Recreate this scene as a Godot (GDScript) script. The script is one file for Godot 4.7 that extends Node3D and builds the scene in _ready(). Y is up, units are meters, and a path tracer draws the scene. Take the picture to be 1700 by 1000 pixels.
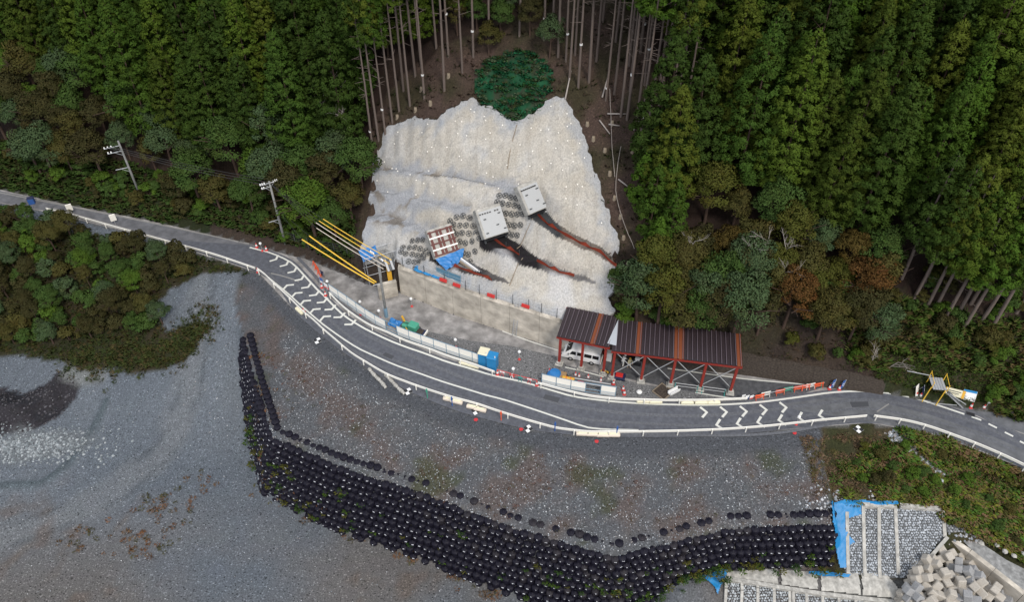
extends Node3D

# ---------------------------------------------------------------- survey of the place (x, z in metres)
const TOE: Array = [Vector2(-130, -118), Vector2(-88.4, -105.3), Vector2(-81.4, -102.9), Vector2(-68.3, -98.7), Vector2(-54.9, -95), Vector2(-41.9, -90.7), Vector2(-37.1, -88.9), Vector2(-28.6, -85.7), Vector2(-20.2, -80.9), Vector2(-14.9, -79.2), Vector2(-7.3, -75), Vector2(0.6, -71.5), Vector2(6.2, -69), Vector2(19, -66.2), Vector2(28.9, -64.7), Vector2(38.6, -62.7), Vector2(44.2, -61.8), Vector2(48.9, -60.5), Vector2(55.5, -58.8), Vector2(60.7, -57.8), Vector2(66.1, -57.1), Vector2(110, -52)]
const FRONT: Array = [Vector2(-130, -113), Vector2(-86.5, -101.5), Vector2(-79.9, -99.5), Vector2(-70.3, -96.9), Vector2(-53.6, -91), Vector2(-35.8, -83.4), Vector2(-29.3, -75.9), Vector2(-23.4, -70), Vector2(-15.7, -64), Vector2(-7.2, -59.3), Vector2(3.5, -56), Vector2(13.3, -55.2), Vector2(24.6, -55.5), Vector2(42, -57.2), Vector2(49.8, -55.3), Vector2(57.5, -50.8), Vector2(61.4, -47.7), Vector2(110, -20)]
const WALLLINE: Array = [Vector2(-38.5, -79), Vector2(-35.6, -71.9), Vector2(-32.2, -63.9), Vector2(-28.3, -55.8), Vector2(-20, -51.8), Vector2(-10.1, -48.3), Vector2(0.6, -43.8), Vector2(10.7, -40.7), Vector2(17.3, -42.4), Vector2(23.4, -44), Vector2(35, -44.4)]
const WALLH: Array = [Vector2(-130, 0.3), Vector2(-21, 0.5), Vector2(-16.5, 1), Vector2(-15.6, 4.1), Vector2(0.6, 4.3), Vector2(6, 4.3), Vector2(9, 3.2), Vector2(30, 2.6), Vector2(42, 1.8), Vector2(50, 0.5), Vector2(110, 0.3)]
const RIGHTH: Array = [Vector2(-60, 0), Vector2(-55, -0.6), Vector2(-50, -1.6), Vector2(-47, -2), Vector2(-41.2, -6.4), Vector2(-39.6, -6.7), Vector2(-36, -9.6), Vector2(-20, -9.8)]
var fill := PackedVector2Array()
var face := PackedVector2Array()          # outline of the sprayed concrete
var green := PackedVector2Array()         # outline of the green erosion net
var clearing := PackedVector2Array()
var benches: Array = []
var rough := FastNoiseLite.new()
var fine := FastNoiseLite.new()
var broad := FastNoiseLite.new()
var rng := RandomNumberGenerator.new()
var used := {}
var M := {}


func _ready():
	# camera
	var cam := Camera3D.new()
	cam.name = "camera"
	cam.position = Vector3(0, 76, 0)
	cam.rotation_degrees = Vector3(-44.5, 0, 0)
	cam.fov = 41.43
	cam.near = 0.5
	cam.far = 900.0
	add_child(cam)
	cam.current = true
	# overcast dusk sky
	var env := Environment.new()
	env.background_mode = Environment.BG_SKY
	var skm := ProceduralSkyMaterial.new()
	skm.sky_top_color = Color(0.84, 0.86, 0.90)
	skm.sky_horizon_color = Color(0.84, 0.855, 0.88)
	skm.sky_curve = 0.25
	skm.ground_bottom_color = Color(0.10, 0.11, 0.10)
	skm.ground_horizon_color = Color(0.45, 0.48, 0.52)
	skm.sky_energy_multiplier = 1.0
	skm.ground_energy_multiplier = 0.5
	var cover := NoiseTexture2D.new()
	cover.width = 1024
	cover.height = 512
	cover.seamless = true
	var cn := FastNoiseLite.new()
	cn.seed = 4
	cn.frequency = 0.006
	cn.fractal_octaves = 4
	cover.noise = cn
	skm.sky_cover = cover
	skm.sky_cover_modulate = Color(0.9, 0.93, 1.0, 0.22)
	var sky := Sky.new()
	sky.sky_material = skm
	env.sky = sky
	env.tonemap_mode = Environment.TONE_MAPPER_LINEAR
	env.tonemap_exposure = 1.56
	env.sdfgi_enabled = true
	env.ssao_enabled = true
	env.ssil_enabled = true
	var we := WorldEnvironment.new()
	we.name = "world"
	we.environment = env
	add_child(we)
	# the sun, diffused by the cloud
	var sun := DirectionalLight3D.new()
	sun.name = "sun"
	sun.rotation_degrees = Vector3(-50, 24, 0)
	sun.light_energy = 0.5
	sun.light_color = Color(1.0, 0.97, 0.93)
	sun.light_angular_distance = 14.0
	sun.shadow_enabled = true
	add_child(sun)

	setup()
	terrain()
	roads()
	shotcrete()
	retaining_walls()
	forest()
	bushes()
	sandbags()
	revetment()
	guard_rails()
	shed()
	site()
	road_things()
	wires()
	plants()
	stones()


# ---------------------------------------------------------------- helpers
func numbered(called: String) -> String:
	var n: int = used.get(called, 0)
	used[called] = n + 1
	return called if n == 0 else "%s_%03d" % [called, n]


func tag(o: Node3D, label := "", category := "", group := "", kind := "") -> Node3D:
	if label: o.set_meta("label", label)
	if category: o.set_meta("category", category)
	if group: o.set_meta("group", group)
	if kind: o.set_meta("kind", kind)
	return o


func thing(called: String, label: String, category: String, at := Vector3.ZERO, turn := 0.0, group := "") -> Node3D:
	var o := Node3D.new()
	o.name = numbered(called)
	add_child(o)
	o.position = at
	o.rotation.y = turn
	tag(o, label, category, group)
	return o


func mi(called: String, mesh: Mesh, m: Material, parent: Node = self) -> MeshInstance3D:
	var o := MeshInstance3D.new()
	o.name = numbered(called) if parent == self else part_name(called, parent)
	o.mesh = mesh
	o.material_override = m
	parent.add_child(o, true)
	return o


func part_name(called: String, parent: Node) -> String:
	var key := "%s|%d" % [called, parent.get_instance_id()]
	var n: int = used.get(key, 0)
	used[key] = n + 1
	return called if n == 0 else "%s_%03d" % [called, n]


func obj(called: String, st: SurfaceTool, m: Material, parent: Node = self, smooth := false) -> MeshInstance3D:
	st.generate_normals()
	return mi(called, st.commit(), m, parent)


func struct(called: String, mesh: Mesh, m: Material) -> MeshInstance3D:
	var o := mi(called, mesh, m)
	o.set_meta("kind", "structure")
	return o


func dup(root: Node3D, at: Vector3, turn: float, label := "", group := "") -> Node3D:
	var r: Node3D = root.duplicate()
	r.name = numbered(String(root.name).rstrip("0123456789").trim_suffix("_"))
	add_child(r)
	r.position = at
	r.rotation.y = turn
	if label: r.set_meta("label", label)
	if group: r.set_meta("group", group)
	return r


func mb(smooth := false) -> SurfaceTool:
	var st := SurfaceTool.new()
	st.begin(Mesh.PRIMITIVE_TRIANGLES)
	st.set_smooth_group(0 if smooth else -1)
	return st


func tri(st: SurfaceTool, a: Vector3, b: Vector3, c: Vector3, centre: Vector3) -> void:
	var n := (c - a).cross(b - a)
	st.add_vertex(a)
	if n.dot((a + b + c) / 3.0 - centre) >= 0.0:
		st.add_vertex(b); st.add_vertex(c)
	else:
		st.add_vertex(c); st.add_vertex(b)


func quad(st: SurfaceTool, a: Vector3, b: Vector3, c: Vector3, d: Vector3, centre: Vector3) -> void:
	tri(st, a, b, c, centre)
	tri(st, a, c, d, centre)


func box(st: SurfaceTool, at: Vector3, size: Vector3, basis := Basis(), bevel := 0.0) -> void:
	var h := size / 2.0
	if bevel <= 0.0:
		var v := []
		for i in 8:
			v.append(at + basis * Vector3(h.x * (1 if i & 1 else -1), h.y * (1 if i & 2 else -1), h.z * (1 if i & 4 else -1)))
		for f in [[0, 1, 3, 2], [4, 5, 7, 6], [0, 1, 5, 4], [2, 3, 7, 6], [0, 2, 6, 4], [1, 3, 7, 5]]:
			quad(st, v[f[0]], v[f[1]], v[f[2]], v[f[3]], at)
		return
	var p := func(s: Vector3, axis: int) -> Vector3:
		var q := Vector3(s.x * (h.x - bevel), s.y * (h.y - bevel), s.z * (h.z - bevel))
		q[axis] += s[axis] * bevel
		return at + basis * q
	for a in 3:
		var b := (a + 1) % 3
		var c := (a + 2) % 3
		for s in [-1, 1]:
			var k := []
			for w in [[-1, -1], [1, -1], [1, 1], [-1, 1]]:
				var sv := Vector3()
				sv[a] = s; sv[b] = w[0]; sv[c] = w[1]
				k.append(p.call(sv, a))
			quad(st, k[0], k[1], k[2], k[3], at)
			for t in [-1, 1]:
				var e1 := Vector3(); e1[a] = s; e1[b] = t; e1[c] = -1
				var e2 := Vector3(); e2[a] = s; e2[b] = t; e2[c] = 1
				quad(st, p.call(e1, a), p.call(e2, a), p.call(e2, b), p.call(e1, b), at)
	for i in 8:
		var s := Vector3(1 if i & 1 else -1, 1 if i & 2 else -1, 1 if i & 4 else -1)
		tri(st, p.call(s, 0), p.call(s, 1), p.call(s, 2), at)


func tube(st: SurfaceTool, a: Vector3, b: Vector3, r0: float, r1 := -1.0, n := 6, caps := true) -> void:
	if r1 < 0.0: r1 = r0
	var d := (b - a).normalized()
	var u := d.cross(Vector3.UP if absf(d.y) < 0.9 else Vector3.RIGHT).normalized()
	var w := d.cross(u)
	var mid := (a + b) / 2.0
	for i in n:
		var t0 := TAU * i / n
		var t1 := TAU * (i + 1) / n
		var e0 := u * cos(t0) + w * sin(t0)
		var e1 := u * cos(t1) + w * sin(t1)
		quad(st, a + e0 * r0, a + e1 * r0, b + e1 * r1, b + e0 * r1, mid)
		if caps:
			tri(st, a, a + e0 * r0, a + e1 * r0, mid)
			tri(st, b, b + e0 * r1, b + e1 * r1, mid)


func lathe(st: SurfaceTool, prof: Array, n := 10, wob := 0.0, at := Vector3.ZERO, sd := 0) -> void:
	var ring := []
	for k in prof.size():
		var row := []
		for i in n:
			var t := TAU * i / n
			var r: float = prof[k].x * (1.0 + wob * (0.55 * (1 if i % 2 else -1) * (1.0 if n > 13 else 0.0) + sin(i * 2.4 + k * 1.3 + sd) + 0.6 * sin(i * 4.1 - k * 0.9 + sd * 2.0)))
			row.append(at + Vector3(cos(t) * r, prof[k].y, sin(t) * r))
		ring.append(row)
	for k in prof.size() - 1:
		var mid := at + Vector3(0, (prof[k].y + prof[k + 1].y) / 2.0, 0)
		var flat: bool = absf(prof[k].y - prof[k + 1].y) < 0.02
		if flat:
			mid.y -= 1.0 if prof[k].y > (prof[0].y + prof[-1].y) / 2.0 else -1.0
		for i in n:
			var j := (i + 1) % n
			quad(st, ring[k][i], ring[k][j], ring[k + 1][j], ring[k + 1][i], mid)


func prism(st: SurfaceTool, poly: PackedVector2Array, wof: Callable, frame := Transform3D()) -> void:
	# a side outline (x, y) swept to +-wof(y) along z
	var c := Vector2()
	for q in poly: c += q / poly.size()
	var mid := frame * Vector3(c.x, c.y, 0)
	var t := Geometry2D.triangulate_polygon(poly)
	for s in [-1.0, 1.0]:
		for k in range(0, t.size(), 3):
			var v := []
			for j in 3:
				var q: Vector2 = poly[t[k + j]]
				v.append(frame * Vector3(q.x, q.y, s * wof.call(q.y)))
			tri(st, v[0], v[1], v[2], frame * Vector3(c.x, c.y, -s * 5.0))
	for i in poly.size():
		var p := poly[i]
		var q := poly[(i + 1) % poly.size()]
		quad(st, frame * Vector3(p.x, p.y, -wof.call(p.y)), frame * Vector3(q.x, q.y, -wof.call(q.y)), frame * Vector3(q.x, q.y, wof.call(q.y)), frame * Vector3(p.x, p.y, wof.call(p.y)), mid)


func smooth(pts: Array, step := 1.0) -> Array:
	var c := Curve2D.new()
	for i in pts.size():
		var a: Vector2 = pts[maxi(i - 1, 0)]
		var b: Vector2 = pts[mini(i + 1, pts.size() - 1)]
		var t := (b - a) / 6.0
		c.add_point(pts[i], -t, t)
	var n := maxi(2, int(ceil(c.get_baked_length() / step)))
	var out := []
	for i in n + 1:
		out.append(c.sample_baked(c.get_baked_length() * i / n, true))
	return out


func v3(p: Vector2, y := 0.0) -> Vector3:
	return Vector3(p.x, y, p.y)


func side(pts: Array, i: int) -> Vector2:
	var a: Vector2 = pts[maxi(i - 1, 0)]
	var b: Vector2 = pts[mini(i + 1, pts.size() - 1)]
	return (b - a).normalized().orthogonal()


func strip(pts: Array, width: float, y: float) -> Mesh:
	var st := mb()
	for i in pts.size() - 1:
		var n0 := side(pts, i) * width / 2.0
		var n1 := side(pts, i + 1) * width / 2.0
		quad(st, v3(pts[i] + n0, y), v3(pts[i] - n0, y), v3(pts[i + 1] - n1, y), v3(pts[i + 1] + n1, y), v3(pts[i], y - 5.0))
	st.generate_normals()
	return st.commit()


func sheet(poly: PackedVector2Array, y: float) -> Mesh:
	var st := mb()
	var t := Geometry2D.triangulate_polygon(poly)
	for k in range(0, t.size(), 3):
		tri(st, v3(poly[t[k]], y), v3(poly[t[k + 1]], y), v3(poly[t[k + 2]], y), v3(poly[t[k]], y - 5.0))
	st.generate_normals()
	return st.commit()


func mat(called: String, c: Color, r := 0.85, tex: Texture2D = null, scale := 0.1, metal := 0.0) -> StandardMaterial3D:
	# c is a real-world (linear) base colour
	var m := StandardMaterial3D.new()
	m.resource_name = called
	m.albedo_color = c.linear_to_srgb()
	m.roughness = r
	m.metallic = metal
	if r >= 0.8: m.metallic_specular = 0.3
	m.cull_mode = BaseMaterial3D.CULL_DISABLED
	if tex:
		m.albedo_texture = tex
		m.uv1_triplanar = true
		m.uv1_world_triplanar = true
		m.uv1_scale = Vector3.ONE * scale
	M[called] = m
	return m


func noise_tex(sd: int, freq: float, lo: float, hi: float, kind := FastNoiseLite.TYPE_SIMPLEX_SMOOTH, oct := 5) -> NoiseTexture2D:
	var t := NoiseTexture2D.new()
	t.width = 512
	t.height = 512
	t.seamless = true
	var n := FastNoiseLite.new()
	n.noise_type = kind
	n.seed = sd
	n.frequency = freq
	n.fractal_octaves = oct
	n.fractal_gain = 0.62
	t.noise = n
	var g := Gradient.new()
	g.set_color(0, Color(lo, lo, lo))
	g.set_color(1, Color(hi, hi, hi))
	t.color_ramp = g
	return t


func gravel_tex(sd: int, specks: int) -> ImageTexture:
	# crushed stone: grain of several sizes with pale chips among it
	var n := 1024
	var r := RandomNumberGenerator.new()
	r.seed = sd
	var a := PackedByteArray()
	a.resize(n * n)
	var nz := FastNoiseLite.new()
	nz.seed = sd
	nz.frequency = 0.09
	nz.fractal_octaves = 3
	for y in n:
		for x in n:
			a[y * n + x] = clampi(int(150 + 34 * nz.get_noise_2d(x, y) + r.randf_range(-22, 22)), 0, 255)
	for k in specks:
		var cx := r.randi_range(0, n - 1)
		var cy := r.randi_range(0, n - 1)
		var rad := 1.0 + 3.2 * r.randf() ** 3
		var tone := r.randi_range(158, 222) if r.randf() < 0.68 else r.randi_range(70, 110)
		var e := r.randf_range(0.5, 1.0)
		var ri := int(rad) + 1
		for dy in range(-ri, ri + 1):
			for dx in range(-ri, ri + 1):
				if dx * dx * e + dy * dy / e <= rad * rad:
					a[posmod(cy + dy, n) * n + posmod(cx + dx, n)] = tone
	return ImageTexture.create_from_image(Image.create_from_data(n, n, false, Image.FORMAT_L8, a))


func ss(a: float, b: float, x: float) -> float:
	return smoothstep(a, b, x)


func lin(l: Array, x: float) -> float:
	if x <= l[0].x: return l[0].y
	for i in l.size() - 1:
		if x <= l[i + 1].x:
			return lerpf(l[i].y, l[i + 1].y, (x - l[i].x) / (l[i + 1].x - l[i].x))
	return l[-1].y


func seg(p: Vector2, a: Vector2, b: Vector2) -> float:
	return p.distance_to(Geometry2D.get_closest_point_to_segment(p, a, b))


func line_dist(p: Vector2, l) -> float:
	var d := 1e9
	for i in l.size() - 1:
		d = minf(d, seg(p, l[i], l[i + 1]))
	return d


func within(p: Vector2, poly: PackedVector2Array) -> bool:
	return Geometry2D.is_point_in_polygon(p, poly)


func behind_toe(x: float, z: float) -> float:
	return (lin(TOE, x) - z) * 0.93


func before_road(x: float, z: float) -> float:
	return z - lin(FRONT, x)


func base_height(x: float, z: float) -> float:
	var dt := behind_toe(x, z)
	if dt > 0.0:
		return lerpf(lin(WALLH, x), wall_mean(x), ss(0.6, 5.0, dt)) * ss(0, 0.5, dt) + 0.8 * maxf(0.0, dt - 0.4)
	var df := before_road(x, z)
	if df <= 0.0:
		return 0.0
	var p := Vector2(x, z)
	var dw := line_dist(p, WALLLINE)
	if within(p, fill):
		return -1.6 * df / (df + dw + 0.01)
	return maxf(floor_level(x, z), -1.6 - dw * 2.5)


func wall_mean(x: float) -> float:
	var s := 0.0
	for k in 7: s += lin(WALLH, x + (k - 3) * 2.0) / 7.0
	return s


func ground(x: float, z: float) -> float:
	# the natural ground with its unevenness
	var y := base_height(x, z)
	var dt := behind_toe(x, z)
	if dt > 0.5:
		y += ss(0.5, 6, dt) * (rough.get_noise_2d(x, z) * 0.9 + fine.get_noise_2d(x, z) * 0.15)
	else:
		var df := before_road(x, z)
		if df > 0.0:
			y += ss(1, 6, df) * (rough.get_noise_2d(x, z) * 0.22 + fine.get_noise_2d(x, z) * 0.05)
			# the heap of dark soil and the tracks at the left
			if x < -55.0 and z > -75.0 and z < -58.0:
				var q := Vector2(x, z)
				var e := line_dist(q, heap_rim)
				if within(q, heap): y += 2.3 * ss(0.0, 4.2, e) + 0.35 * ss(0, 1.0, e) * fine.get_noise_2d(x * 1.6, z * 1.6)
			y += 0.35 * ss(0.8, 0.0, line_dist(Vector2(x, z), track))
	return y


var track: Array = [Vector2(-54.79, -67.24), Vector2(-55.43, -62.46), Vector2(-56.55, -57.33), Vector2(-58.49, -54.68), Vector2(-63.62, -54.42)]


func face_height(x: float, z: float) -> float:
	# the sprayed concrete: the slope with its launching benches cut in
	var p := Vector2(x, z)
	var y := base_height(x, z) + 0.3
	for b in benches:
		var best := 1e9
		var t := 0.0
		var sgn := 1.0
		for i in b.pts.size() - 1:
			var q := Geometry2D.get_closest_point_to_segment(p, b.pts[i], b.pts[i + 1])
			var d := p.distance_to(q)
			if d < best:
				best = d
				t = (i + q.distance_to(b.pts[i]) / b.pts[i].distance_to(b.pts[i + 1])) / (b.pts.size() - 1)
				sgn = -1.0 if (b.pts[i + 1] - b.pts[i]).cross(p - b.pts[i]) < 0.0 else 1.0
		if best > 9.0: continue
		var w: float = lerpf(b.w0, b.w1, t)
		var hb: float = lerpf(b.h0, b.h1, t)
		var s := best
		var ends := ss(2.5, 0.0, maxf(0.0, best - w - 2.0) if t <= 0.0 or t >= 1.0 else 0.0)
		var cut := y
		if s < w:
			cut = hb
		elif sgn < 0.0:   # uphill
			cut = minf(y, hb + (s - w) * 1.75)
		else:
			cut = maxf(y, hb - (s - w) * 1.2)
		y = lerpf(y, cut, ends)
	y += rough.get_noise_2d(x * 2.2, z * 2.2) * 0.22 + fine.get_noise_2d(x * 0.9, z * 0.9) * 0.2
	return y


func top(x: float, z: float) -> float:
	return face_height(x, z) if within(Vector2(x, z), face) else ground(x, z)


func on(p: Vector2) -> Vector3:
	return Vector3(p.x, top(p.x, p.y), p.y)


func normal_at(p: Vector2, e := 0.5) -> Vector3:
	return Vector3(top(p.x - e, p.y) - top(p.x + e, p.y), 2 * e, top(p.x, p.y - e) - top(p.x, p.y + e)).normalized()


func setup() -> void:
	rng.seed = 11
	rough.seed = 3; rough.frequency = 0.09; rough.fractal_octaves = 3
	fine.seed = 8; fine.frequency = 0.4; fine.fractal_octaves = 3
	broad.seed = 21; broad.frequency = 0.035; broad.fractal_octaves = 4
	fill = PackedVector2Array([Vector2(-38.5, -79), Vector2(-35.6, -71.9), Vector2(-32.2, -63.9), Vector2(-28.3, -55.8), Vector2(-20, -51.8), Vector2(-10.1, -48.3), Vector2(0.6, -43.8), Vector2(10.7, -40.7), Vector2(17.3, -42.4), Vector2(23.4, -44), Vector2(35, -44.4), Vector2(36, -57), Vector2(24.6, -55.5), Vector2(13.3, -55.2), Vector2(3.5, -56), Vector2(-7.2, -59.3), Vector2(-15.7, -64), Vector2(-23.4, -70), Vector2(-29.3, -75.9), Vector2(-35.8, -83.4), Vector2(-38.5, -85)])
	face = PackedVector2Array([Vector2(-21.01, -84.22), Vector2(-20.5, -86.36), Vector2(-20.02, -88.52), Vector2(-19.66, -91.49), Vector2(-19.39, -93.89), Vector2(-18.58, -96.08), Vector2(-17.6, -97.28), Vector2(-16.09, -97.18), Vector2(-13.85, -97.1), Vector2(-12.06, -95.84), Vector2(-9.87, -95.03), Vector2(-7.77, -95.44), Vector2(-5.29, -96.02), Vector2(-4.05, -94.61), Vector2(-1.61, -93.18), Vector2(0.4, -91.88), Vector2(1.99, -91.75), Vector2(3.57, -92.53), Vector2(5.55, -93.5), Vector2(6.81, -93.15), Vector2(7.89, -91.68), Vector2(9.03, -89.65), Vector2(10.15, -86.76), Vector2(11.03, -84.13), Vector2(11.97, -81.51), Vector2(13.06, -78.62), Vector2(13.85, -76.81), Vector2(13.05, -75.29), Vector2(13.47, -73.77), Vector2(12.28, -71.49), Vector2(12.86, -70.26), Vector2(10.21, -68.95), Vector2(6.08, -69.44), Vector2(0.54, -71.99), Vector2(-7.09, -75.57), Vector2(-12.05, -78.09), Vector2(-14.26, -79.3), Vector2(-16.63, -81.65), Vector2(-18.56, -82.6)])
	green = PackedVector2Array([Vector2(-5.22, -96.83), Vector2(-4.9, -98.96), Vector2(-2.85, -99.81), Vector2(0, -99.74), Vector2(2.82, -98.86), Vector2(4.64, -97.67), Vector2(5.42, -95.75), Vector2(4.92, -93.83), Vector2(3.57, -92.33), Vector2(1.99, -91.49), Vector2(0.4, -91.62), Vector2(-1.61, -92.9), Vector2(-4.05, -94.4)])
	clearing = PackedVector2Array([Vector2(-22.48, -84.14), Vector2(-21.52, -87.01), Vector2(-20.79, -91.7), Vector2(-20.42, -96.55), Vector2(-19.33, -99.98), Vector2(-16.26, -102.89), Vector2(-10.89, -102.77), Vector2(-5.78, -103.26), Vector2(-0.82, -104.7), Vector2(2.46, -108.14), Vector2(12.95, -106.93), Vector2(16.77, -101.03), Vector2(18.52, -94.75), Vector2(22.34, -93.15), Vector2(23.33, -89.14), Vector2(20.14, -86.08), Vector2(17.39, -83.71), Vector2(17.62, -79.23), Vector2(19.66, -77.19), Vector2(19.8, -72.84), Vector2(15.84, -70.06), Vector2(11.37, -68.26)])
	benches = [
		{"pts": [Vector2(2.65, -81.73), Vector2(4.27, -80.3), Vector2(6.93, -78.56), Vector2(10.35, -77.01), Vector2(13.12, -75.16)], "w0": 1.35, "w1": 0.6},
		{"pts": [Vector2(-2.99, -80.13), Vector2(-0.78, -78.63), Vector2(1.55, -76.92), Vector2(5.37, -75.07), Vector2(10.28, -73.27)], "w0": 1.9, "w1": 0.35},
		{"pts": [Vector2(-9.75, -79.64), Vector2(-7.12, -78.03), Vector2(-3.91, -76.21), Vector2(-0.62, -74.52)], "w0": 1.75, "w1": 0.4},
		{"pts": [Vector2(-19.35, -92.89), Vector2(-15.93, -91.8), Vector2(-10.63, -89.29), Vector2(-4.8, -86.83), Vector2(0.79, -84.13)], "w0": 0.55, "w1": 0.4},
		{"pts": [Vector2(-19.81, -90.37), Vector2(-15.83, -88.63), Vector2(-10.56, -85.96), Vector2(-5.98, -83.53)], "w0": 0.7, "w1": 0.5},
		{"pts": [Vector2(-20.08, -87.71), Vector2(-16.67, -86.52), Vector2(-13.09, -84.28), Vector2(-10.91, -82.31)], "w0": 1.0, "w1": 0.6},
	]
	for b in benches:
		var a: Vector2 = b.pts[0]
		var z: Vector2 = b.pts[-1]
		b.h0 = base_height(a.x, a.y) + 0.2
		b.h1 = base_height(z.x, z.y) + 0.3

	var grit := gravel_tex(5, 15000)
	var blotch := noise_tex(2, 0.012, 0.62, 1.0)
	var grain := noise_tex(9, 0.11, 0.72, 1.0)
	M["grit"] = grit
	M["blotch"] = blotch
	M["grain"] = grain
	mat("ground", Color(1.45, 1.45, 1.45), 0.95, grit, 1.0 / 22.0).vertex_color_use_as_albedo = true
	mat("asphalt_new", Color(0.116, 0.122, 0.141), 0.8, noise_tex(31, 0.02, 0.78, 1.0), 1.0 / 9.0)
	mat("asphalt_old", Color(0.44, 0.42, 0.405), 0.9, noise_tex(33, 0.01, 0.55, 1.0), 1.0 / 16.0)
	mat("yard", Color(0.42, 0.42, 0.425), 0.95, grit, 1.0 / 20.0)
	mat("paint", Color(0.72, 0.72, 0.66), 0.7, noise_tex(35, 0.09, 0.82, 1.0), 1.0 / 3.0)
	mat("worn_paint", Color(0.42, 0.41, 0.39), 0.8, noise_tex(36, 0.06, 0.5, 1.0), 1.0 / 3.0)
	var sc := mat("shotcrete", Color(1, 1, 1), 0.92, noise_tex(37, 0.05, 0.66, 1.0), 1.0 / 7.0)
	sc.vertex_color_use_as_albedo = true
	var bump := noise_tex(52, 0.06, 0.0, 1.0)
	bump.as_normal_map = true
	bump.bump_strength = 2.0
	bump.color_ramp = null
	sc.normal_enabled = true
	sc.normal_texture = bump
	sc.normal_scale = 0.35
	mat("concrete", Color(0.66, 0.60, 0.51), 0.9, noise_tex(38, 0.008, 0.62, 1.0, FastNoiseLite.TYPE_SIMPLEX_SMOOTH, 4), 1.0 / 9.0)
	mat("pale_concrete", Color(0.60, 0.58, 0.53), 0.9, blotch, 1.0 / 5.0)
	mat("grey_concrete", Color(0.36, 0.36, 0.35), 0.9, blotch, 1.0 / 6.0)
	mat("mossy_wall", Color(0.105, 0.085, 0.07), 0.95, noise_tex(39, 0.03, 0.5, 1.0), 1.0 / 5.0)
	mat("white_steel", Color(0.74, 0.72, 0.66), 0.45)
	mat("white", Color(0.72, 0.72, 0.71), 0.5)
	mat("panel_white", Color(0.82, 0.79, 0.72), 0.5)
	mat("panel_mesh", Color(0.62, 0.64, 0.64), 0.6)
	mat("blue_frame", Color(0.16, 0.27, 0.36), 0.5)
	mat("red_steel", Color(0.34, 0.035, 0.022), 0.55, grain, 0.4)
	mat("roof_dark", Color(0.052, 0.036, 0.042), 0.5, noise_tex(40, 0.03, 0.6, 1.0), 0.3)
	mat("roof_rust", Color(0.27, 0.07, 0.022), 0.7, grain, 0.3)
	mat("rib_highlight", Color(0.15, 0.12, 0.14), 0.5)  # pale tone painting the ridge highlights and worn rib edges
	mat("galv", Color(0.42, 0.43, 0.44), 0.45, null, 1.0, 0.3)
	mat("dark_steel", Color(0.07, 0.075, 0.08), 0.5)
	mat("black", Color(0.012, 0.012, 0.014), 0.5)
	mat("rubber", Color(0.02, 0.02, 0.021), 0.8)
	mat("glass_dark", Color(0.012, 0.014, 0.016), 0.12)
	mat("tarp_blue", Color(0.02, 0.16, 0.42), 0.45)
	mat("tarp_bright", Color(0.008, 0.25, 0.58), 0.5, grain, 0.5)
	mat("toilet_blue", Color(0.015, 0.19, 0.42), 0.4)
	mat("cream", Color(0.66, 0.62, 0.45), 0.5)
	mat("red", Color(0.5, 0.03, 0.025), 0.5)
	mat("cone_red", Color(0.55, 0.05, 0.045), 0.5)
	mat("orange", Color(0.72, 0.10, 0.03), 0.5)
	mat("net_orange", Color(0.48, 0.085, 0.045), 0.8, grain, 1.0)
	mat("yellow", Color(0.62, 0.34, 0.03), 0.5)
	mat("yellow_cover", Color(0.75, 0.47, 0.05), 0.4)
	mat("pink_cover", Color(0.62, 0.54, 0.45), 0.4)
	mat("green_paint", Color(0.06, 0.3, 0.2), 0.45)
	mat("teal", Color(0.05, 0.26, 0.24), 0.5)
	mat("blue", Color(0.03, 0.10, 0.32), 0.5)
	mat("navy", Color(0.012, 0.018, 0.06), 0.5)
	mat("wood", Color(0.42, 0.27, 0.14), 0.8, grain, 1.0)
	mat("weather_wood", Color(0.33, 0.27, 0.2), 0.85, grain, 1.0)
	mat("bark", Color(0.12, 0.08, 0.062), 0.95, noise_tex(41, 0.05, 0.6, 1.0), 0.7)
	mat("grey_bark", Color(0.24, 0.19, 0.165), 0.95, noise_tex(41, 0.05, 0.6, 1.0), 0.7)
	mat("dead_wood", Color(0.36, 0.32, 0.29), 0.9)
	mat("sack", Color(0.0145, 0.013, 0.026), 0.55, noise_tex(42, 0.05, 0.5, 1.0), 0.8).metallic_specular = 0.3
	mat("sack_faded", Color(0.034, 0.03, 0.038), 0.5, noise_tex(43, 0.05, 0.55, 1.0), 0.8).metallic_specular = 0.3
	mat("tag_white", Color(0.5, 0.51, 0.54), 0.6)
	mat("block_concrete", Color(0.50, 0.46, 0.40), 0.92, noise_tex(44, 0.03, 0.78, 1.0), 0.4)
	mat("block_grey", Color(0.37, 0.37, 0.37), 0.92, noise_tex(45, 0.03, 0.75, 1.0), 0.4)
	mat("net_green", Color(1, 1, 1), 0.85, grain, 0.8).vertex_color_use_as_albedo = true
	mat("plate", Color(0.075, 0.078, 0.08), 0.6)
	mat("stone_panel", Color(0.30, 0.31, 0.32), 0.95, grit, 1.0 / 9.0)
	mat("skin", Color(0.42, 0.25, 0.17), 0.6)
	mat("beige_cloth", Color(0.42, 0.38, 0.25), 0.9)
	mat("white_cloth", Color(0.6, 0.6, 0.58), 0.9)
	mat("stone", Color(1, 1, 1), 0.9).vertex_color_use_as_albedo = true
	mat("wire", Color(0.03, 0.03, 0.03), 0.6)
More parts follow.
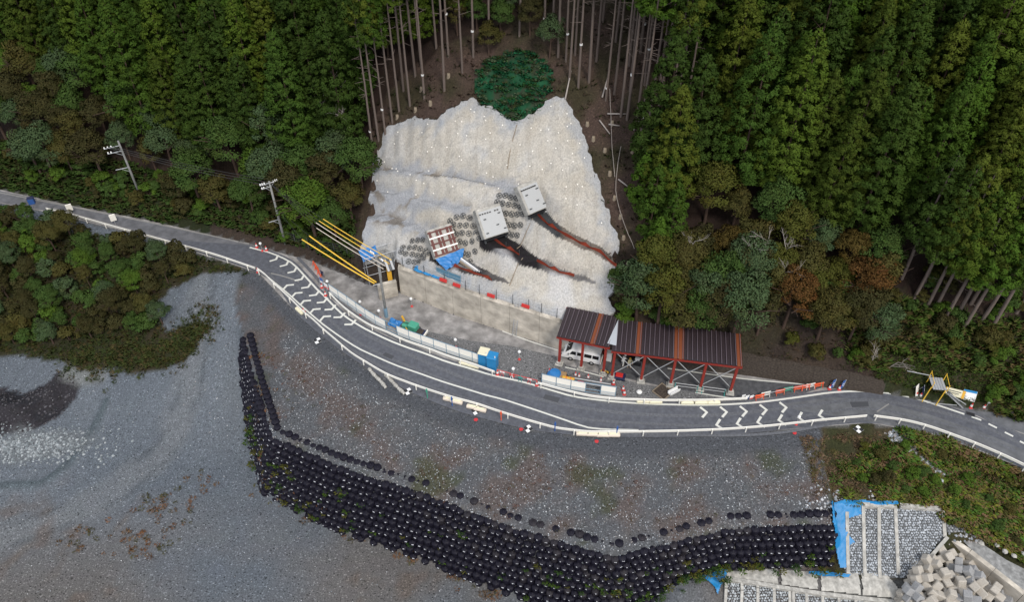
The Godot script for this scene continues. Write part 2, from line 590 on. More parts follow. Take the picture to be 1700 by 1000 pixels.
	for k in 8:
		var tint: Color = [Color(0.044, 0.081, 0.012), Color(0.053, 0.102, 0.013), Color(0.036, 0.063, 0.011), Color(0.062, 0.098, 0.013), Color(0.041, 0.078, 0.013), Color(0.069, 0.090, 0.013), Color(0.048, 0.071, 0.011), Color(0.032, 0.057, 0.011)][k]
		leaf_mat("cedar%d" % k, tint)
	for k in 8:
		var tint: Color = [Color(0.050, 0.088, 0.022), Color(0.058, 0.090, 0.040), Color(0.068, 0.074, 0.016), Color(0.082, 0.060, 0.017), Color(0.092, 0.048, 0.016), Color(0.068, 0.064, 0.020), Color(0.048, 0.046, 0.018), Color(0.066, 0.118, 0.018)][k]
		leaf_mat("broad%d" % k, tint)
	leaf_mat("weed", Color(1, 1, 1))


func leaf_mat(called: String, c: Color) -> void:
	var m := mat(called, c, 0.75)
	m.vertex_color_use_as_albedo = true
	m.metallic_specular = 0.15
	m.backlight_enabled = true
	m.backlight = Color(0.05, 0.07, 0.02)


# ---------------------------------------------------------------- ground
func soil(x: float, z: float) -> Color:
	var n := broad.get_noise_2d(x, z)
	var n2 := rough.get_noise_2d(x * 1.7 + 50.0, z * 1.7)
	var dt := behind_toe(x, z)
	var p := Vector2(x, z)
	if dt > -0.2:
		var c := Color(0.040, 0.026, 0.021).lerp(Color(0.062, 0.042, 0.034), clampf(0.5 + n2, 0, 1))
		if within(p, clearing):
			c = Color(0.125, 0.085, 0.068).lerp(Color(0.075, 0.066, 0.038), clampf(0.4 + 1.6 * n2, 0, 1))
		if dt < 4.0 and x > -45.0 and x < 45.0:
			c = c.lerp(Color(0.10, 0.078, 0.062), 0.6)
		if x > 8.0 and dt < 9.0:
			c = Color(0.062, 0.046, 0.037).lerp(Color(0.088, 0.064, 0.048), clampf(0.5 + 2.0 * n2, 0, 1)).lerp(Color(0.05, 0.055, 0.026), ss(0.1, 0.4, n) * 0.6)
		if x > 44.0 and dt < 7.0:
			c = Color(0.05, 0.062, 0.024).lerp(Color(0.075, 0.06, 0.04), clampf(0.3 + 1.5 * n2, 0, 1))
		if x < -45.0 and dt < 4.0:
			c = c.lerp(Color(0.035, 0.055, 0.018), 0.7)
		return c
	var df := before_road(x, z)
	if df < 0.4:
		return Color(0.22, 0.22, 0.22)
	var slate := Color(0.180, 0.208, 0.243).lerp(Color(0.228, 0.256, 0.290), clampf(0.5 + n, 0, 1))
	var warm := Color(0.21, 0.20, 0.20)
	var c := slate
	if within(p, fill):
		c = Color(0.150, 0.158, 0.172).lerp(warm * 0.85, clampf(0.45 + 1.2 * n2, 0, 1))
		c = c.lerp(Color(0.165, 0.12, 0.105), 0.55 * ss(0.0, 0.5, n2 + 0.35 * n - 0.02))
		c = c.lerp(Color(0.085, 0.095, 0.045), 0.7 * ss(0.25, 0.5, rough.get_noise_2d(x * 1.3 - 90.0, z * 1.3)) )
		c = c.lerp(Color(0.125, 0.132, 0.146), ss(3.6, 2.2, df))
	elif x > 34.5:
		c = Color(0.055, 0.062, 0.026).lerp(Color(0.11, 0.085, 0.05), clampf(0.5 + 1.5 * n2, 0, 1))
		if z > -41.0: c = Color(0.15, 0.15, 0.145)
	else:
		c = c.lerp(Color(0.20, 0.192, 0.187), clampf(0.8 + 1.2 * n, 0, 1) * ss(-64, -46, z + 0.12 * x))
		c = c.lerp(Color(0.27, 0.285, 0.30), 0.6 * ss(3.0, 0.6, line_dist(p, haul) + 1.6 * n2))
		c = c.lerp(Color(0.105, 0.12, 0.135), 0.5 * ss(0.5, 0.15, absf(line_dist(p, haul) - 1.5)) * clampf(0.6 + 2.0 * n2, 0, 1))
		c = c.lerp(Color(0.19, 0.125, 0.085), 0.4 * ss(0.2, 0.5, n2 * 0.7 + n * 0.5) * ss(-58, -50, z))
		if x < -38.0 and z < -64.0 and within(p + Vector2(n2, n) * 1.6, thicket):
			c = Color(0.048, 0.052, 0.024).lerp(Color(0.075, 0.062, 0.038), clampf(0.4 + 1.5 * n2, 0, 1))
		if x < -52.0 and within(p + Vector2(n2, n) * 0.9, heap): c = c.lerp(Color(0.048, 0.044, 0.05).lerp(Color(0.03, 0.027, 0.032), clampf(0.5 + 2.0 * n2, 0, 1)), 0.95)
		c = c.lerp(Color(0.29, 0.30, 0.29), 0.8 * ss(1.6, 0.7, line_dist(p, sandy) + 0.8 * n2))
		c = c.lerp(Color(0.10, 0.135, 0.15), 0.7 * ss(0.9, 0.1, line_dist(p, track)))
		var r := Vector2((x + 62.0) / 8.0, (z + 60.5) / 3.0)
		c = c.lerp(Color(0.25, 0.27, 0.28), 0.75 * ss(1.1, 0.5, r.length() + 0.4 * n2))
	return c


var thicket := PackedVector2Array([Vector2(-78.99, -75.54), Vector2(-72.77, -75.69), Vector2(-62.26, -73.44), Vector2(-58.31, -71.77), Vector2(-54.83, -71.92), Vector2(-50.27, -71.24), Vector2(-45.86, -71.14), Vector2(-43.05, -72.72), Vector2(-41.67, -75.2), Vector2(-44.55, -76.77), Vector2(-47.08, -75.94), Vector2(-49.39, -77.44), Vector2(-50.13, -79.54), Vector2(-47.68, -81.77), Vector2(-43.19, -83.51), Vector2(-36.59, -82.75), Vector2(-36.34, -83.8), Vector2(-43.79, -86.02), Vector2(-59, -90.88), Vector2(-69.24, -93.95), Vector2(-86.29, -98.96)])
var sandy: Array = [Vector2(-61.38, -71.9), Vector2(-59.33, -71.36), Vector2(-57.12, -71.03)]
var heap := PackedVector2Array([Vector2(-77.56, -69.01), Vector2(-70.72, -70.29), Vector2(-66.42, -69.01), Vector2(-64.64, -70.07), Vector2(-62.89, -72.13), Vector2(-60.24, -70.29), Vector2(-59.49, -67.76), Vector2(-60.62, -64.91), Vector2(-63.7, -62.74), Vector2(-66.82, -61.78), Vector2(-73.22, -60.45)])
var heap_rim: Array = [Vector2(-77.56, -69.01), Vector2(-70.72, -70.29), Vector2(-66.42, -69.01), Vector2(-64.64, -70.07), Vector2(-62.89, -72.13), Vector2(-60.24, -70.29), Vector2(-59.49, -67.76), Vector2(-60.62, -64.91), Vector2(-63.7, -62.74), Vector2(-66.82, -61.78), Vector2(-73.22, -60.45)]
var haul: Array = [Vector2(-42.96, -90.54), Vector2(-43.57, -82.93), Vector2(-42.81, -74.59), Vector2(-43.18, -67.05), Vector2(-44.67, -60.21), Vector2(-48.61, -53.96), Vector2(-56.08, -49.02), Vector2(-64.46, -45.92)]
var brush_line: Array = [Vector2(-92.8, -85.19), Vector2(-74.53, -83.91), Vector2(-66.64, -83.91), Vector2(-58.33, -85.19), Vector2(-51.59, -89.16), Vector2(-47.7, -94.75)]


func terrain() -> void:
	var x0 := -122.0
	var z0 := -152.0
	var st := 0.6
	var nx := 372
	var nz := 212
	var v := PackedVector3Array()
	var c := PackedColorArray()
	v.resize((nx + 1) * (nz + 1))
	c.resize((nx + 1) * (nz + 1))
	var fc := PackedVector2Array(face)
	fc.append(face[0])
	for j in nz + 1:
		for i in nx + 1:
			var x := x0 + i * st
			var z := z0 + j * st
			var y := ground(x, z)
			var p := Vector2(x, z)
			if x > -25.0 and x < 18.0 and z < -66.0 and z > -100.0 and within(p, face):
				y -= 2.6 * clampf((line_dist(p, fc) - 0.6) / 1.2, 0.0, 1.0)
			if before_road(x, z) <= 0.0 and behind_toe(x, z) <= 0.2:
				y -= 0.06
			v[j * (nx + 1) + i] = Vector3(x, y, z)
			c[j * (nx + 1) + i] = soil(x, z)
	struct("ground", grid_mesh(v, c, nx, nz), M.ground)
	# distant ground all round, so that the sheet runs on beyond the frame
	var far := mb()
	for r in [[-900, -122, -900, 300], [105, 900, -900, 300], [-122, 101, -24.8, 300]]:
		quad(far, Vector3(r[0], -9.9, r[2]), Vector3(r[1], -9.9, r[2]), Vector3(r[1], -9.9, r[3]), Vector3(r[0], -9.9, r[3]), Vector3(0, -50, 0))
	far.generate_normals()
	struct("valley_floor", far.commit(), mat("valley", Color(0.10, 0.11, 0.1), 0.95, M.blotch, 0.01))


func grid_mesh(v: PackedVector3Array, c: PackedColorArray, nx: int, nz: int, keep := PackedByteArray()) -> ArrayMesh:
	var n := PackedVector3Array()
	n.resize(v.size())
	for j in nz + 1:
		for i in nx + 1:
			var a := v[j * (nx + 1) + maxi(i - 1, 0)]
			var b := v[j * (nx + 1) + mini(i + 1, nx)]
			var d := v[maxi(j - 1, 0) * (nx + 1) + i]
			var e := v[mini(j + 1, nz) * (nx + 1) + i]
			n[j * (nx + 1) + i] = (e - d).cross(b - a).normalized()
	var ix := PackedInt32Array()
	for j in nz:
		for i in nx:
			var k := j * (nx + 1) + i
			if keep.size() and not (keep[k] and keep[k + 1] and keep[k + nx + 1] and keep[k + nx + 2]):
				continue
			ix.append_array([k, k + 1, k + nx + 1, k + 1, k + nx + 2, k + nx + 1])
	var arr := []
	arr.resize(Mesh.ARRAY_MAX)
	arr[Mesh.ARRAY_VERTEX] = v
	arr[Mesh.ARRAY_NORMAL] = n
	arr[Mesh.ARRAY_COLOR] = c
	arr[Mesh.ARRAY_INDEX] = ix
	var m := ArrayMesh.new()
	m.add_surface_from_arrays(Mesh.PRIMITIVE_TRIANGLES, arr)
	return m


# ---------------------------------------------------------------- roads and painted marks
var inner_line: Array = [Vector2(-38.3, -88.52), Vector2(-36.86, -87.98), Vector2(-35.34, -87.45), Vector2(-33.57, -86.52), Vector2(-31.77, -85.35), Vector2(-30.71, -84.31), Vector2(-29.37, -82.67), Vector2(-28.06, -81.05), Vector2(-26.78, -79.47), Vector2(-25.56, -78.16), Vector2(-24.13, -76.41), Vector2(-22.57, -74.69), Vector2(-21.1, -73.46), Vector2(-19.33, -72.14), Vector2(-16.18, -70.2), Vector2(-13.72, -68.94), Vector2(-10.91, -67.69), Vector2(-8.22, -66.37), Vector2(-5.52, -65.37), Vector2(-2.55, -64.19), Vector2(1.19, -63.12), Vector2(4.06, -62.07), Vector2(7.31, -60.85), Vector2(13.07, -59.93), Vector2(19.56, -59.56), Vector2(25.35, -59.56), Vector2(30.52, -60.02), Vector2(35.08, -60.76), Vector2(38.92, -61.41), Vector2(42.65, -61.6), Vector2(46.2, -61.23), Vector2(49.49, -60.21), Vector2(53.74, -58.12)]
var outer_line: Array = [Vector2(-35.46, -83.3), Vector2(-32.89, -80.81), Vector2(-30.61, -78.64), Vector2(-28.14, -76.06), Vector2(-25.4, -73.35), Vector2(-24.18, -72.25), Vector2(-22, -70.41), Vector2(-19.81, -68.73), Vector2(-17.72, -67.49), Vector2(-14.55, -65.77), Vector2(-11.8, -64.58), Vector2(-8.78, -63.22), Vector2(-6.13, -62.17), Vector2(-2.48, -60.76), Vector2(-1.39, -60.48), Vector2(2.16, -59.02), Vector2(5.92, -57.41), Vector2(8.83, -56.18), Vector2(11.06, -55.92), Vector2(14.78, -55.79)]


func roads() -> void:
	var poly := PackedVector2Array()
	for p in TOE: poly.append(p + Vector2(0, 0.25))
	var back := FRONT.duplicate()
	back.reverse()
	for p in back: poly.append(p + Vector2(0, 0.35))
	struct("old_road", sheet(poly, 0.0), M.asphalt_old)
	# left and right approaches carry the same dark surface as the old road, worn at the edges
	var lf := PackedVector2Array()
	for p in smooth([Vector2(-88.06, -104.67), Vector2(-81.15, -102.26), Vector2(-68.11, -98.24), Vector2(-54.73, -94.39), Vector2(-41.8, -90.15), Vector2(-37.96, -88.92)], 4): lf.append(p)
	var lb := smooth(FRONT.slice(0, 6), 3)
	lb.reverse()
	for p in lb: lf.append(p + Vector2(0, 0.2))
	struct("road_to_the_valley", sheet(lf, 0.004), mat("asphalt_left", Color(0.17, 0.172, 0.185), 0.85, noise_tex(32, 0.012, 0.72, 1.0), 1.0 / 12.0))
	var inn := smooth(inner_line, 1.5)
	var by := PackedVector2Array()
	for i in inn.size(): by.append(inn[i] + side(inn, i) * 0.45)
	for p: Vector2 in [Vector2(56.71, -56.71), Vector2(59.54, -55.15), Vector2(62.67, -52.97), Vector2(64.72, -51.58)]: by.append(p)
	var fr := smooth(FRONT.slice(4), 1.5)
	fr.reverse()
	for p in fr:
		if p.x < 76.0: by.append(p + Vector2(0, 0.4))
	struct("bypass_road", sheet(by, 0.009), M.asphalt_new)
	# a lighter, older lane at the right end
	struct("older_lane", sheet(PackedVector2Array([Vector2(31.87, -59.56), Vector2(38.7, -60.67), Vector2(43.67, -60.21), Vector2(49.44, -58.12), Vector2(55.34, -55.15), Vector2(58.54, -52.97), Vector2(63.7, -49.6), Vector2(62.14, -46.54), Vector2(57.11, -51.34), Vector2(49.74, -55.15), Vector2(41.94, -57.06), Vector2(37.92, -57.94), Vector2(34.51, -58.57)]), 0.013), mat("asphalt_right", Color(0.15, 0.155, 0.165), 0.85, noise_tex(34, 0.012, 0.75, 1.0), 1.0 / 12.0))
	struct("right_road", sheet(PackedVector2Array([Vector2(53.02, -59.93), Vector2(56.83, -58.66), Vector2(64.59, -56.88), Vector2(70.37, -55.75), Vector2(67.26, -49.99), Vector2(62.8, -53.22), Vector2(59.62, -55.32), Vector2(56.15, -57.06)]), 0.005), M["asphalt_right"])
	struct("gravel_yard", sheet(PackedVector2Array([Vector2(-15.52, -72.8), Vector2(-11.86, -71.92), Vector2(-5.46, -69.99), Vector2(0, -69.04), Vector2(5.74, -67.28), Vector2(6.82, -65.87), Vector2(11.25, -64.29), Vector2(15.58, -62.84), Vector2(20.62, -61.79), Vector2(26.98, -60.48), Vector2(28.05, -60.02), Vector2(21.85, -60.3), Vector2(13.87, -60.67), Vector2(7.35, -61.6), Vector2(3.71, -62.93), Vector2(-0.75, -64.78), Vector2(-4.56, -66.27), Vector2(-9.23, -67.9), Vector2(-14.09, -70.41)]), 0.006), M.yard)
	struct("dark_lane", sheet(PackedVector2Array([Vector2(10.83, -68.73), Vector2(18.99, -66.07), Vector2(28.71, -63.51), Vector2(38.62, -62.45), Vector2(35.17, -61.13), Vector2(28.02, -60.21), Vector2(20.62, -61.79), Vector2(12, -64.29)]), 0.007), mat("asphalt_lane", Color(0.115, 0.117, 0.125), 0.85, noise_tex(34, 0.02, 0.7, 1.0), 1.0 / 8.0))  # darker lane surface running under the shed and on past it
	mark(strip(inn, 0.26, 0.0175))
	mark(strip(smooth(outer_line, 1.5), 0.22, 0.0175))
	for d in [Vector2(54.45, -57.76), Vector2(55.37, -57.23), Vector2(56, -56.71), Vector2(56.73, -56.1), Vector2(57.38, -55.49), Vector2(58.1, -54.9), Vector2(58.56, -54.22), Vector2(59.26, -53.63)]:
		dashes.append(d)
	for k in range(0, dashes.size(), 2):
		mark(strip([dashes[k], dashes[k + 1]], 0.26, 0.018))
	for l in [[Vector2(-8.3, -76.06), Vector2(-7.13, -75.49), Vector2(-5.97, -74.92)], [Vector2(-6.47, -75.15), Vector2(-4, -73.57), Vector2(-1.9, -72.14)], [Vector2(-1.26, -71.7), Vector2(2.34, -69.88), Vector2(5.86, -68.31)], [Vector2(6.01, -68.11), Vector2(10.66, -66.47)], [Vector2(19.48, -65.27), Vector2(24.74, -64.29), Vector2(29.8, -63.41), Vector2(38.18, -62.45)], [Vector2(6.65, -65.47), Vector2(8.88, -64.78), Vector2(11.36, -63.9)], [Vector2(22.32, -61.41), Vector2(24.86, -60.85), Vector2(27.67, -60.3)], [Vector2(-30.39, -86.26), Vector2(-24.7, -83.17), Vector2(-17.55, -80.2), Vector2(-12.34, -77.81), Vector2(-8.54, -76.06)]]:
		mark(strip(smooth(l, 2), 0.17, 0.016), "paint" if l[0].x > -10.0 else "worn_paint")
	for l in [[Vector2(-70.72, -97.78), Vector2(-63.1, -94.82), Vector2(-53.72, -91.26), Vector2(-45.6, -87.85), Vector2(-36.43, -84.19)], [Vector2(-80.93, -101.79), Vector2(-71.22, -99), Vector2(-61.8, -96.29), Vector2(-55.19, -94.39), Vector2(-47.69, -92.1), Vector2(-39.92, -89.74), Vector2(-38.02, -89.2)], [Vector2(-34.01, -82.92), Vector2(-31.73, -82.17), Vector2(-29.68, -81.18)], [Vector2(-16.35, -75.37), Vector2(-13.68, -74.47)]]:
		mark(strip(smooth(l, 2), 0.22, 0.016), "worn_paint")
	mark(strip([Vector2(43.47, -58.48), Vector2(45.3, -59.66)], 0.16, 0.018), "worn_paint")
	var worn := mat("asphalt_worn", Color(0.135, 0.141, 0.158), 0.75, noise_tex(46, 0.03, 0.7, 1.0), 1.0 / 6.0)
	var mid: Array = smooth([Vector2(-32.68, -84.7), Vector2(-29.39, -80.93), Vector2(-26.15, -76.76), Vector2(-22.76, -73.35), Vector2(-18.73, -69.99), Vector2(-12.95, -66.47), Vector2(-6.7, -63.32), Vector2(-0.73, -60.95), Vector2(5.05, -59.02), Vector2(10.72, -57.76), Vector2(17.81, -57.32), Vector2(24.93, -57.32), Vector2(31.48, -57.94), Vector2(37.51, -59.02), Vector2(43.49, -59.66), Vector2(49.44, -58.12), Vector2(54.3, -56.01), Vector2(57.97, -53.22)], 1.5)
	for off in [-2.3, -0.75, 0.75, 2.3]:
		var l := []
		for i in mid.size(): l.append(mid[i] + side(mid, i) * (off + 0.15 * sin(i * 0.4 + off)))
		struct("tyre_wear", strip(l, 0.42 + 0.08 * sin(off * 3.0), 0.0145), worn)
	var patch := mat("asphalt_patch", Color(0.085, 0.088, 0.097), 0.85, M.grain, 0.3)
	for q in [[Vector2(4.03, -61.13), Vector2(5.84, -60.58), Vector2(5.52, -59.84), Vector2(3.72, -60.48)], [Vector2(40.67, -59.93), Vector2(42.88, -60.02), Vector2(42.79, -59.29), Vector2(40.71, -59.11)], [Vector2(-16.17, -68), Vector2(-14.94, -67.28), Vector2(-15.26, -66.78), Vector2(-16.49, -67.49)]]:
		struct("road_patch", sheet(PackedVector2Array(q), 0.0155), patch)
	# chevrons painted on the two curves
	for c in [[Vector2(-33.87, -85.87), Vector2(0.83, 0.56)], [Vector2(-32.16, -84.7), Vector2(0.79, 0.61)], [Vector2(-30.77, -83.3), Vector2(0.76, 0.65)], [Vector2(-29.44, -81.67), Vector2(0.73, 0.69)], [Vector2(-28.22, -80.08), Vector2(0.69, 0.72)], [Vector2(-26.86, -78.52), Vector2(0.65, 0.76)], [Vector2(-25.55, -77.1), Vector2(0.61, 0.79)], [Vector2(-24.26, -75.72), Vector2(0.57, 0.82)], [Vector2(-22.82, -74.24), Vector2(0.53, 0.85)], [Vector2(-21.18, -72.91), Vector2(0.52, 0.85)], [Vector2(-31.22, -80.44), Vector2(-0.6, -0.8)], [Vector2(-29.74, -78.87), Vector2(-0.59, -0.81)], [Vector2(-28.3, -77.34), Vector2(-0.59, -0.81)], [Vector2(-26.7, -75.72), Vector2(-0.58, -0.81)], [Vector2(-25.09, -74.36), Vector2(-0.58, -0.82)], [Vector2(23.19, -58.39), Vector2(1, 0.01)], [Vector2(25.57, -58.43), Vector2(1, 0.02)], [Vector2(27.96, -58.52), Vector2(1, 0.02)], [Vector2(30.38, -58.75), Vector2(1, 0.03)], [Vector2(32.84, -59.11), Vector2(1, 0.04)], [Vector2(24, -56.53), Vector2(-1, 0.1)], [Vector2(26.44, -56.71), Vector2(-1, 0.09)], [Vector2(28.9, -56.92), Vector2(-1, 0.08)], [Vector2(31.46, -57.23), Vector2(-1, 0.07)], [Vector2(33.9, -57.59), Vector2(-1, 0.07)], [Vector2(36.42, -57.94), Vector2(-1, 0.06)]]:
		chevron(c[0], c[1], 1.02 if c[0].x > 0 else 0.95, 49.0 if c[0].x > 0 else 60.0)
	var spray := mat("spray_red", Color(0.42, 0.035, 0.04), 0.8)
	for p: Vector2 in [Vector2(1.06, -56.08), Vector2(9.76, -54.39), Vector2(-4.28, -57.5), Vector2(32.91, -55.57), Vector2(-20.16, -74.81)]:
		var st := mb()
		for k in 9:
			var a := TAU * k / 9 + p.x
			var q: Vector2 = p + Vector2(cos(a), sin(a)) * (0.22 + 0.14 * sin(k * 7.0 + p.x))
			var r: Vector2 = p + Vector2(cos(a + TAU / 9), sin(a + TAU / 9)) * (0.22 + 0.14 * sin((k + 1) % 9 * 7.0 + p.x))
			tri(st, v3(p, ground(p.x, p.y) + 0.06), v3(q, ground(q.x, q.y) + 0.06), v3(r, ground(r.x, r.y) + 0.06), v3(p, -50))
		st.generate_normals()
		struct("sprayed_ground_mark", st.commit(), spray)


var dashes: Array = []


func mark(mesh: Mesh, m := "paint") -> void:
	struct("road_marking_line", mesh, M[m])


func chevron(apex: Vector2, dir: Vector2, l: float, half: float) -> void:
	var w := 0.3
	var st := mb()
	for s in [-1.0, 1.0]:
		var d := -dir.rotated(s * deg_to_rad(half))
		var n := d.orthogonal() * w / 2.0
		var tip := dir * w * 0.58
		var pts := [apex + tip, apex + d * l - n * s, apex + d * l + n * s, apex - tip]
		quad(st, v3(pts[0], 0.02), v3(pts[1], 0.02), v3(pts[2], 0.02), v3(pts[3], 0.02), v3(apex, -5))
	st.generate_normals()
	struct("road_marking_chevron", st.commit(), M.paint)


# ---------------------------------------------------------------- sprayed concrete slope
func shotcrete() -> void:
	var lo := Vector2(1e9, 1e9)
	var hi := -lo
	for p in face:
		lo = lo.min(p)
		hi = hi.max(p)
	lo -= Vector2(1, 1)
	var st := 0.17
	var nx := int((hi.x - lo.x + 1.0) / st)
	var nz := int((hi.y - lo.y + 1.0) / st)
	var v := PackedVector3Array()
	var c := PackedColorArray()
	var keep := PackedByteArray()
	v.resize((nx + 1) * (nz + 1)); c.resize(v.size()); keep.resize(v.size())
	var fc := PackedVector2Array(face)
	fc.append(face[0])
	var rim := PackedVector2Array()
	for k in fc.size() - 1:
		var parts := maxi(1, int(fc[k].distance_to(fc[k + 1]) / 0.35))
		for q in parts:
			var p := fc[k].lerp(fc[k + 1], float(q) / parts)
			if behind_toe(p.x, p.y) > 1.2:
				p += Vector2(rough.get_noise_2d(p.x * 9, p.y * 9) * 0.4 + fine.get_noise_2d(p.x * 4, p.y * 4) * 0.35, rough.get_noise_2d(p.y * 9, p.x * 9) * 0.4)
			rim.append(p)
	var rimc := PackedVector2Array(rim)
	rimc.append(rim[0])
	var inn := PackedByteArray()
	inn.resize(v.size())
	for j in nz + 1:
		for i in nx + 1:
			inn[j * (nx + 1) + i] = 1 if within(lo + Vector2(i, j) * st, rim) else 0
	for j in nz + 1:
		for i in nx + 1:
			var p := lo + Vector2(i, j) * st
			var k := j * (nx + 1) + i
			keep[k] = inn[k]
			if not inn[k]:
				for e in [[-1, 0], [1, 0], [0, -1], [0, 1], [-1, -1], [1, 1], [-1, 1], [1, -1]]:
					var a: int = i + e[0]
					var b: int = j + e[1]
					if a >= 0 and b >= 0 and a <= nx and b <= nz and inn[b * (nx + 1) + a]: keep[k] = 1
				v[k] = v3(p, 0)
				if not keep[k]: continue
				var best := 1e9
				var at := p
				for q in rimc.size() - 1:
					if rimc[q].distance_squared_to(p) > 0.9: continue
					var w := Geometry2D.get_closest_point_to_segment(p, rimc[q], rimc[q + 1])
					if w.distance_squared_to(p) < best:
						best = w.distance_squared_to(p)
						at = w
				p = at
			v[k] = v3(p, face_height(p.x, p.y))
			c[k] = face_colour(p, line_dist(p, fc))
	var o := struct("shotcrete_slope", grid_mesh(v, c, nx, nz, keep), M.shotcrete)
	tag(o, "pale sprayed concrete slope with three launching benches above the road", "slope")
	o.set_meta("kind", "structure")
	# its thickness at the edges
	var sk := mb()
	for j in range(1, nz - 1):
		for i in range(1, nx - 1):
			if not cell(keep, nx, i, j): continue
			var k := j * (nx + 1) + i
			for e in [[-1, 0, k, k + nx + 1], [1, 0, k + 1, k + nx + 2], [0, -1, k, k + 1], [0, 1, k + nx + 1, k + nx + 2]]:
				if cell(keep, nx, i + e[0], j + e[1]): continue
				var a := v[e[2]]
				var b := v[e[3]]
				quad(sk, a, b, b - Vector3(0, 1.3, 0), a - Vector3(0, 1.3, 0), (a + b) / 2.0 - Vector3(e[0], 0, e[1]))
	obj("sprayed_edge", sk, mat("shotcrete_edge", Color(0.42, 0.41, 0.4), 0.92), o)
	# cross-shaped pressure plates under the anchors
	var pm := mb()
	box(pm, Vector3(0, 0.1, 0), Vector3(1.0, 0.14, 0.1))
	box(pm, Vector3(0, 0.1, 0), Vector3(0.1, 0.15, 1.0))
	for k in 8:
		var a := TAU * (k + 0.5) / 8
		var b := TAU * (k + 1.5) / 8
		tube(pm, Vector3(cos(a) * 0.5, 0.1, sin(a) * 0.5), Vector3(cos(b) * 0.5, 0.1, sin(b) * 0.5), 0.05, 0.05, 5)
	lathe(pm, [Vector2(0.15, 0.1), Vector2(0.15, 0.22), Vector2(0.1, 0.28), Vector2(0.0, 0.28)], 8)
	pm.generate_normals()
	var plate := pm.commit()
	for p: Vector2 in [Vector2(-13.44, -82.54), Vector2(-12.62, -82.18), Vector2(-11.92, -81.78), Vector2(-14.75, -82.1), Vector2(-13.8, -81.69), Vector2(-13.02, -81.42), Vector2(-12.27, -81.04), Vector2(-11.53, -80.53), Vector2(-14.94, -81.33), Vector2(-14.27, -80.92), Vector2(-13.34, -80.6), Vector2(-12.6, -80.22), Vector2(-11.89, -79.94), Vector2(-11.12, -79.59), Vector2(-13.79, -79.79), Vector2(-13, -79.53), Vector2(-12.33, -79.28), Vector2(-11.59, -79.08), Vector2(-12.85, -78.74), Vector2(-7.28, -82.89), Vector2(-6.4, -82.7), Vector2(-5.59, -82.42), Vector2(-8.16, -82.77), Vector2(-7.7, -82.32), Vector2(-6.85, -81.96), Vector2(-6.01, -81.7), Vector2(-5.1, -81.42), Vector2(-7.75, -81.76), Vector2(-7.29, -81.32), Vector2(-6.51, -81.03), Vector2(-5.64, -80.77), Vector2(-4.68, -80.49), Vector2(-6.83, -80.44), Vector2(-6.09, -80.07), Vector2(-5.18, -79.82), Vector2(-4.22, -79.56), Vector2(-6.37, -79.45), Vector2(-5.68, -79.07), Vector2(-4.79, -78.88), Vector2(-5.46, -78.27), Vector2(-1.63, -84.06), Vector2(-0.83, -83.78), Vector2(-0.16, -83.39), Vector2(0.61, -83.12), Vector2(-1.89, -83.47), Vector2(-1.18, -83.13), Vector2(-0.4, -82.75), Vector2(0.35, -82.42), Vector2(1.1, -82.04), Vector2(-1.43, -82.5), Vector2(-0.73, -82.12), Vector2(0.02, -81.78), Vector2(0.73, -81.43), Vector2(1.4, -81.15), Vector2(-0.95, -81.56), Vector2(-0.35, -81.12), Vector2(0.36, -80.79), Vector2(1.13, -80.47), Vector2(-0.5, -80.6), Vector2(0.05, -80.24), Vector2(0.73, -79.87)]:
		var n := normal_at(p, 0.7)
		var a := mi("anchor_plate", plate, M.plate, o)
		var bx := Basis(Quaternion(Vector3.UP, n)) * Basis(Vector3.UP, 0.35)
		a.transform = Transform3D(bx.scaled(Vector3.ONE * (0.74 + 0.06 * rng.randf())), on(p) + n * 0.02)
	# heads of the soil nails on the upper face
	var mm := MultiMesh.new()
	mm.transform_format = MultiMesh.TRANSFORM_3D
	var nm := mb()
	box(nm, Vector3(0, 0.05, 0), Vector3(0.17, 0.08, 0.17), Basis(), 0.02)
	nm.generate_normals()
	mm.mesh = nm.commit()
	var spots := []
	for j in 22:
		for i in 26:
			var p := Vector2(-20.5 + i * 1.4 + (0.7 if j % 2 else 0.0) + rng.randf_range(-0.6, 0.6), -96.0 + j * 1.15 + rng.randf_range(-0.5, 0.5))
			if within(p, face) and line_dist(p, fc) > 0.7 and p.y < -86.5 + 0.35 * (p.x + 10.0) and rng.randf() < 0.5:
				spots.append(p)
	mm.instance_count = spots.size()
	for i in spots.size():
		mm.set_instance_transform(i, Transform3D(Basis(Quaternion(Vector3.UP, normal_at(spots[i]))), on(spots[i])))
	var nails := MultiMeshInstance3D.new()
	nails.name = "soil_nail_heads"
	nails.multimesh = mm
	nails.material_override = M.panel_white
	nails.set_meta("kind", "stuff")  # added pale strip: ridge highlight and worn rib edge put into its colour
	o.add_child(nails)
	# the three anchor blocks over the benches, and what hangs under them
	var blocks := [[Vector2(3.19, -80.35), Vector2(0.57, 0.82), 2.9], [Vector2(-2.05, -79.05), Vector2(0.45, 0.89), 3.5], [Vector2(-8.45, -78.52), Vector2(0.45, 0.89), 3.5]]
	for i in 3:
		anchor_block(i, blocks[i])
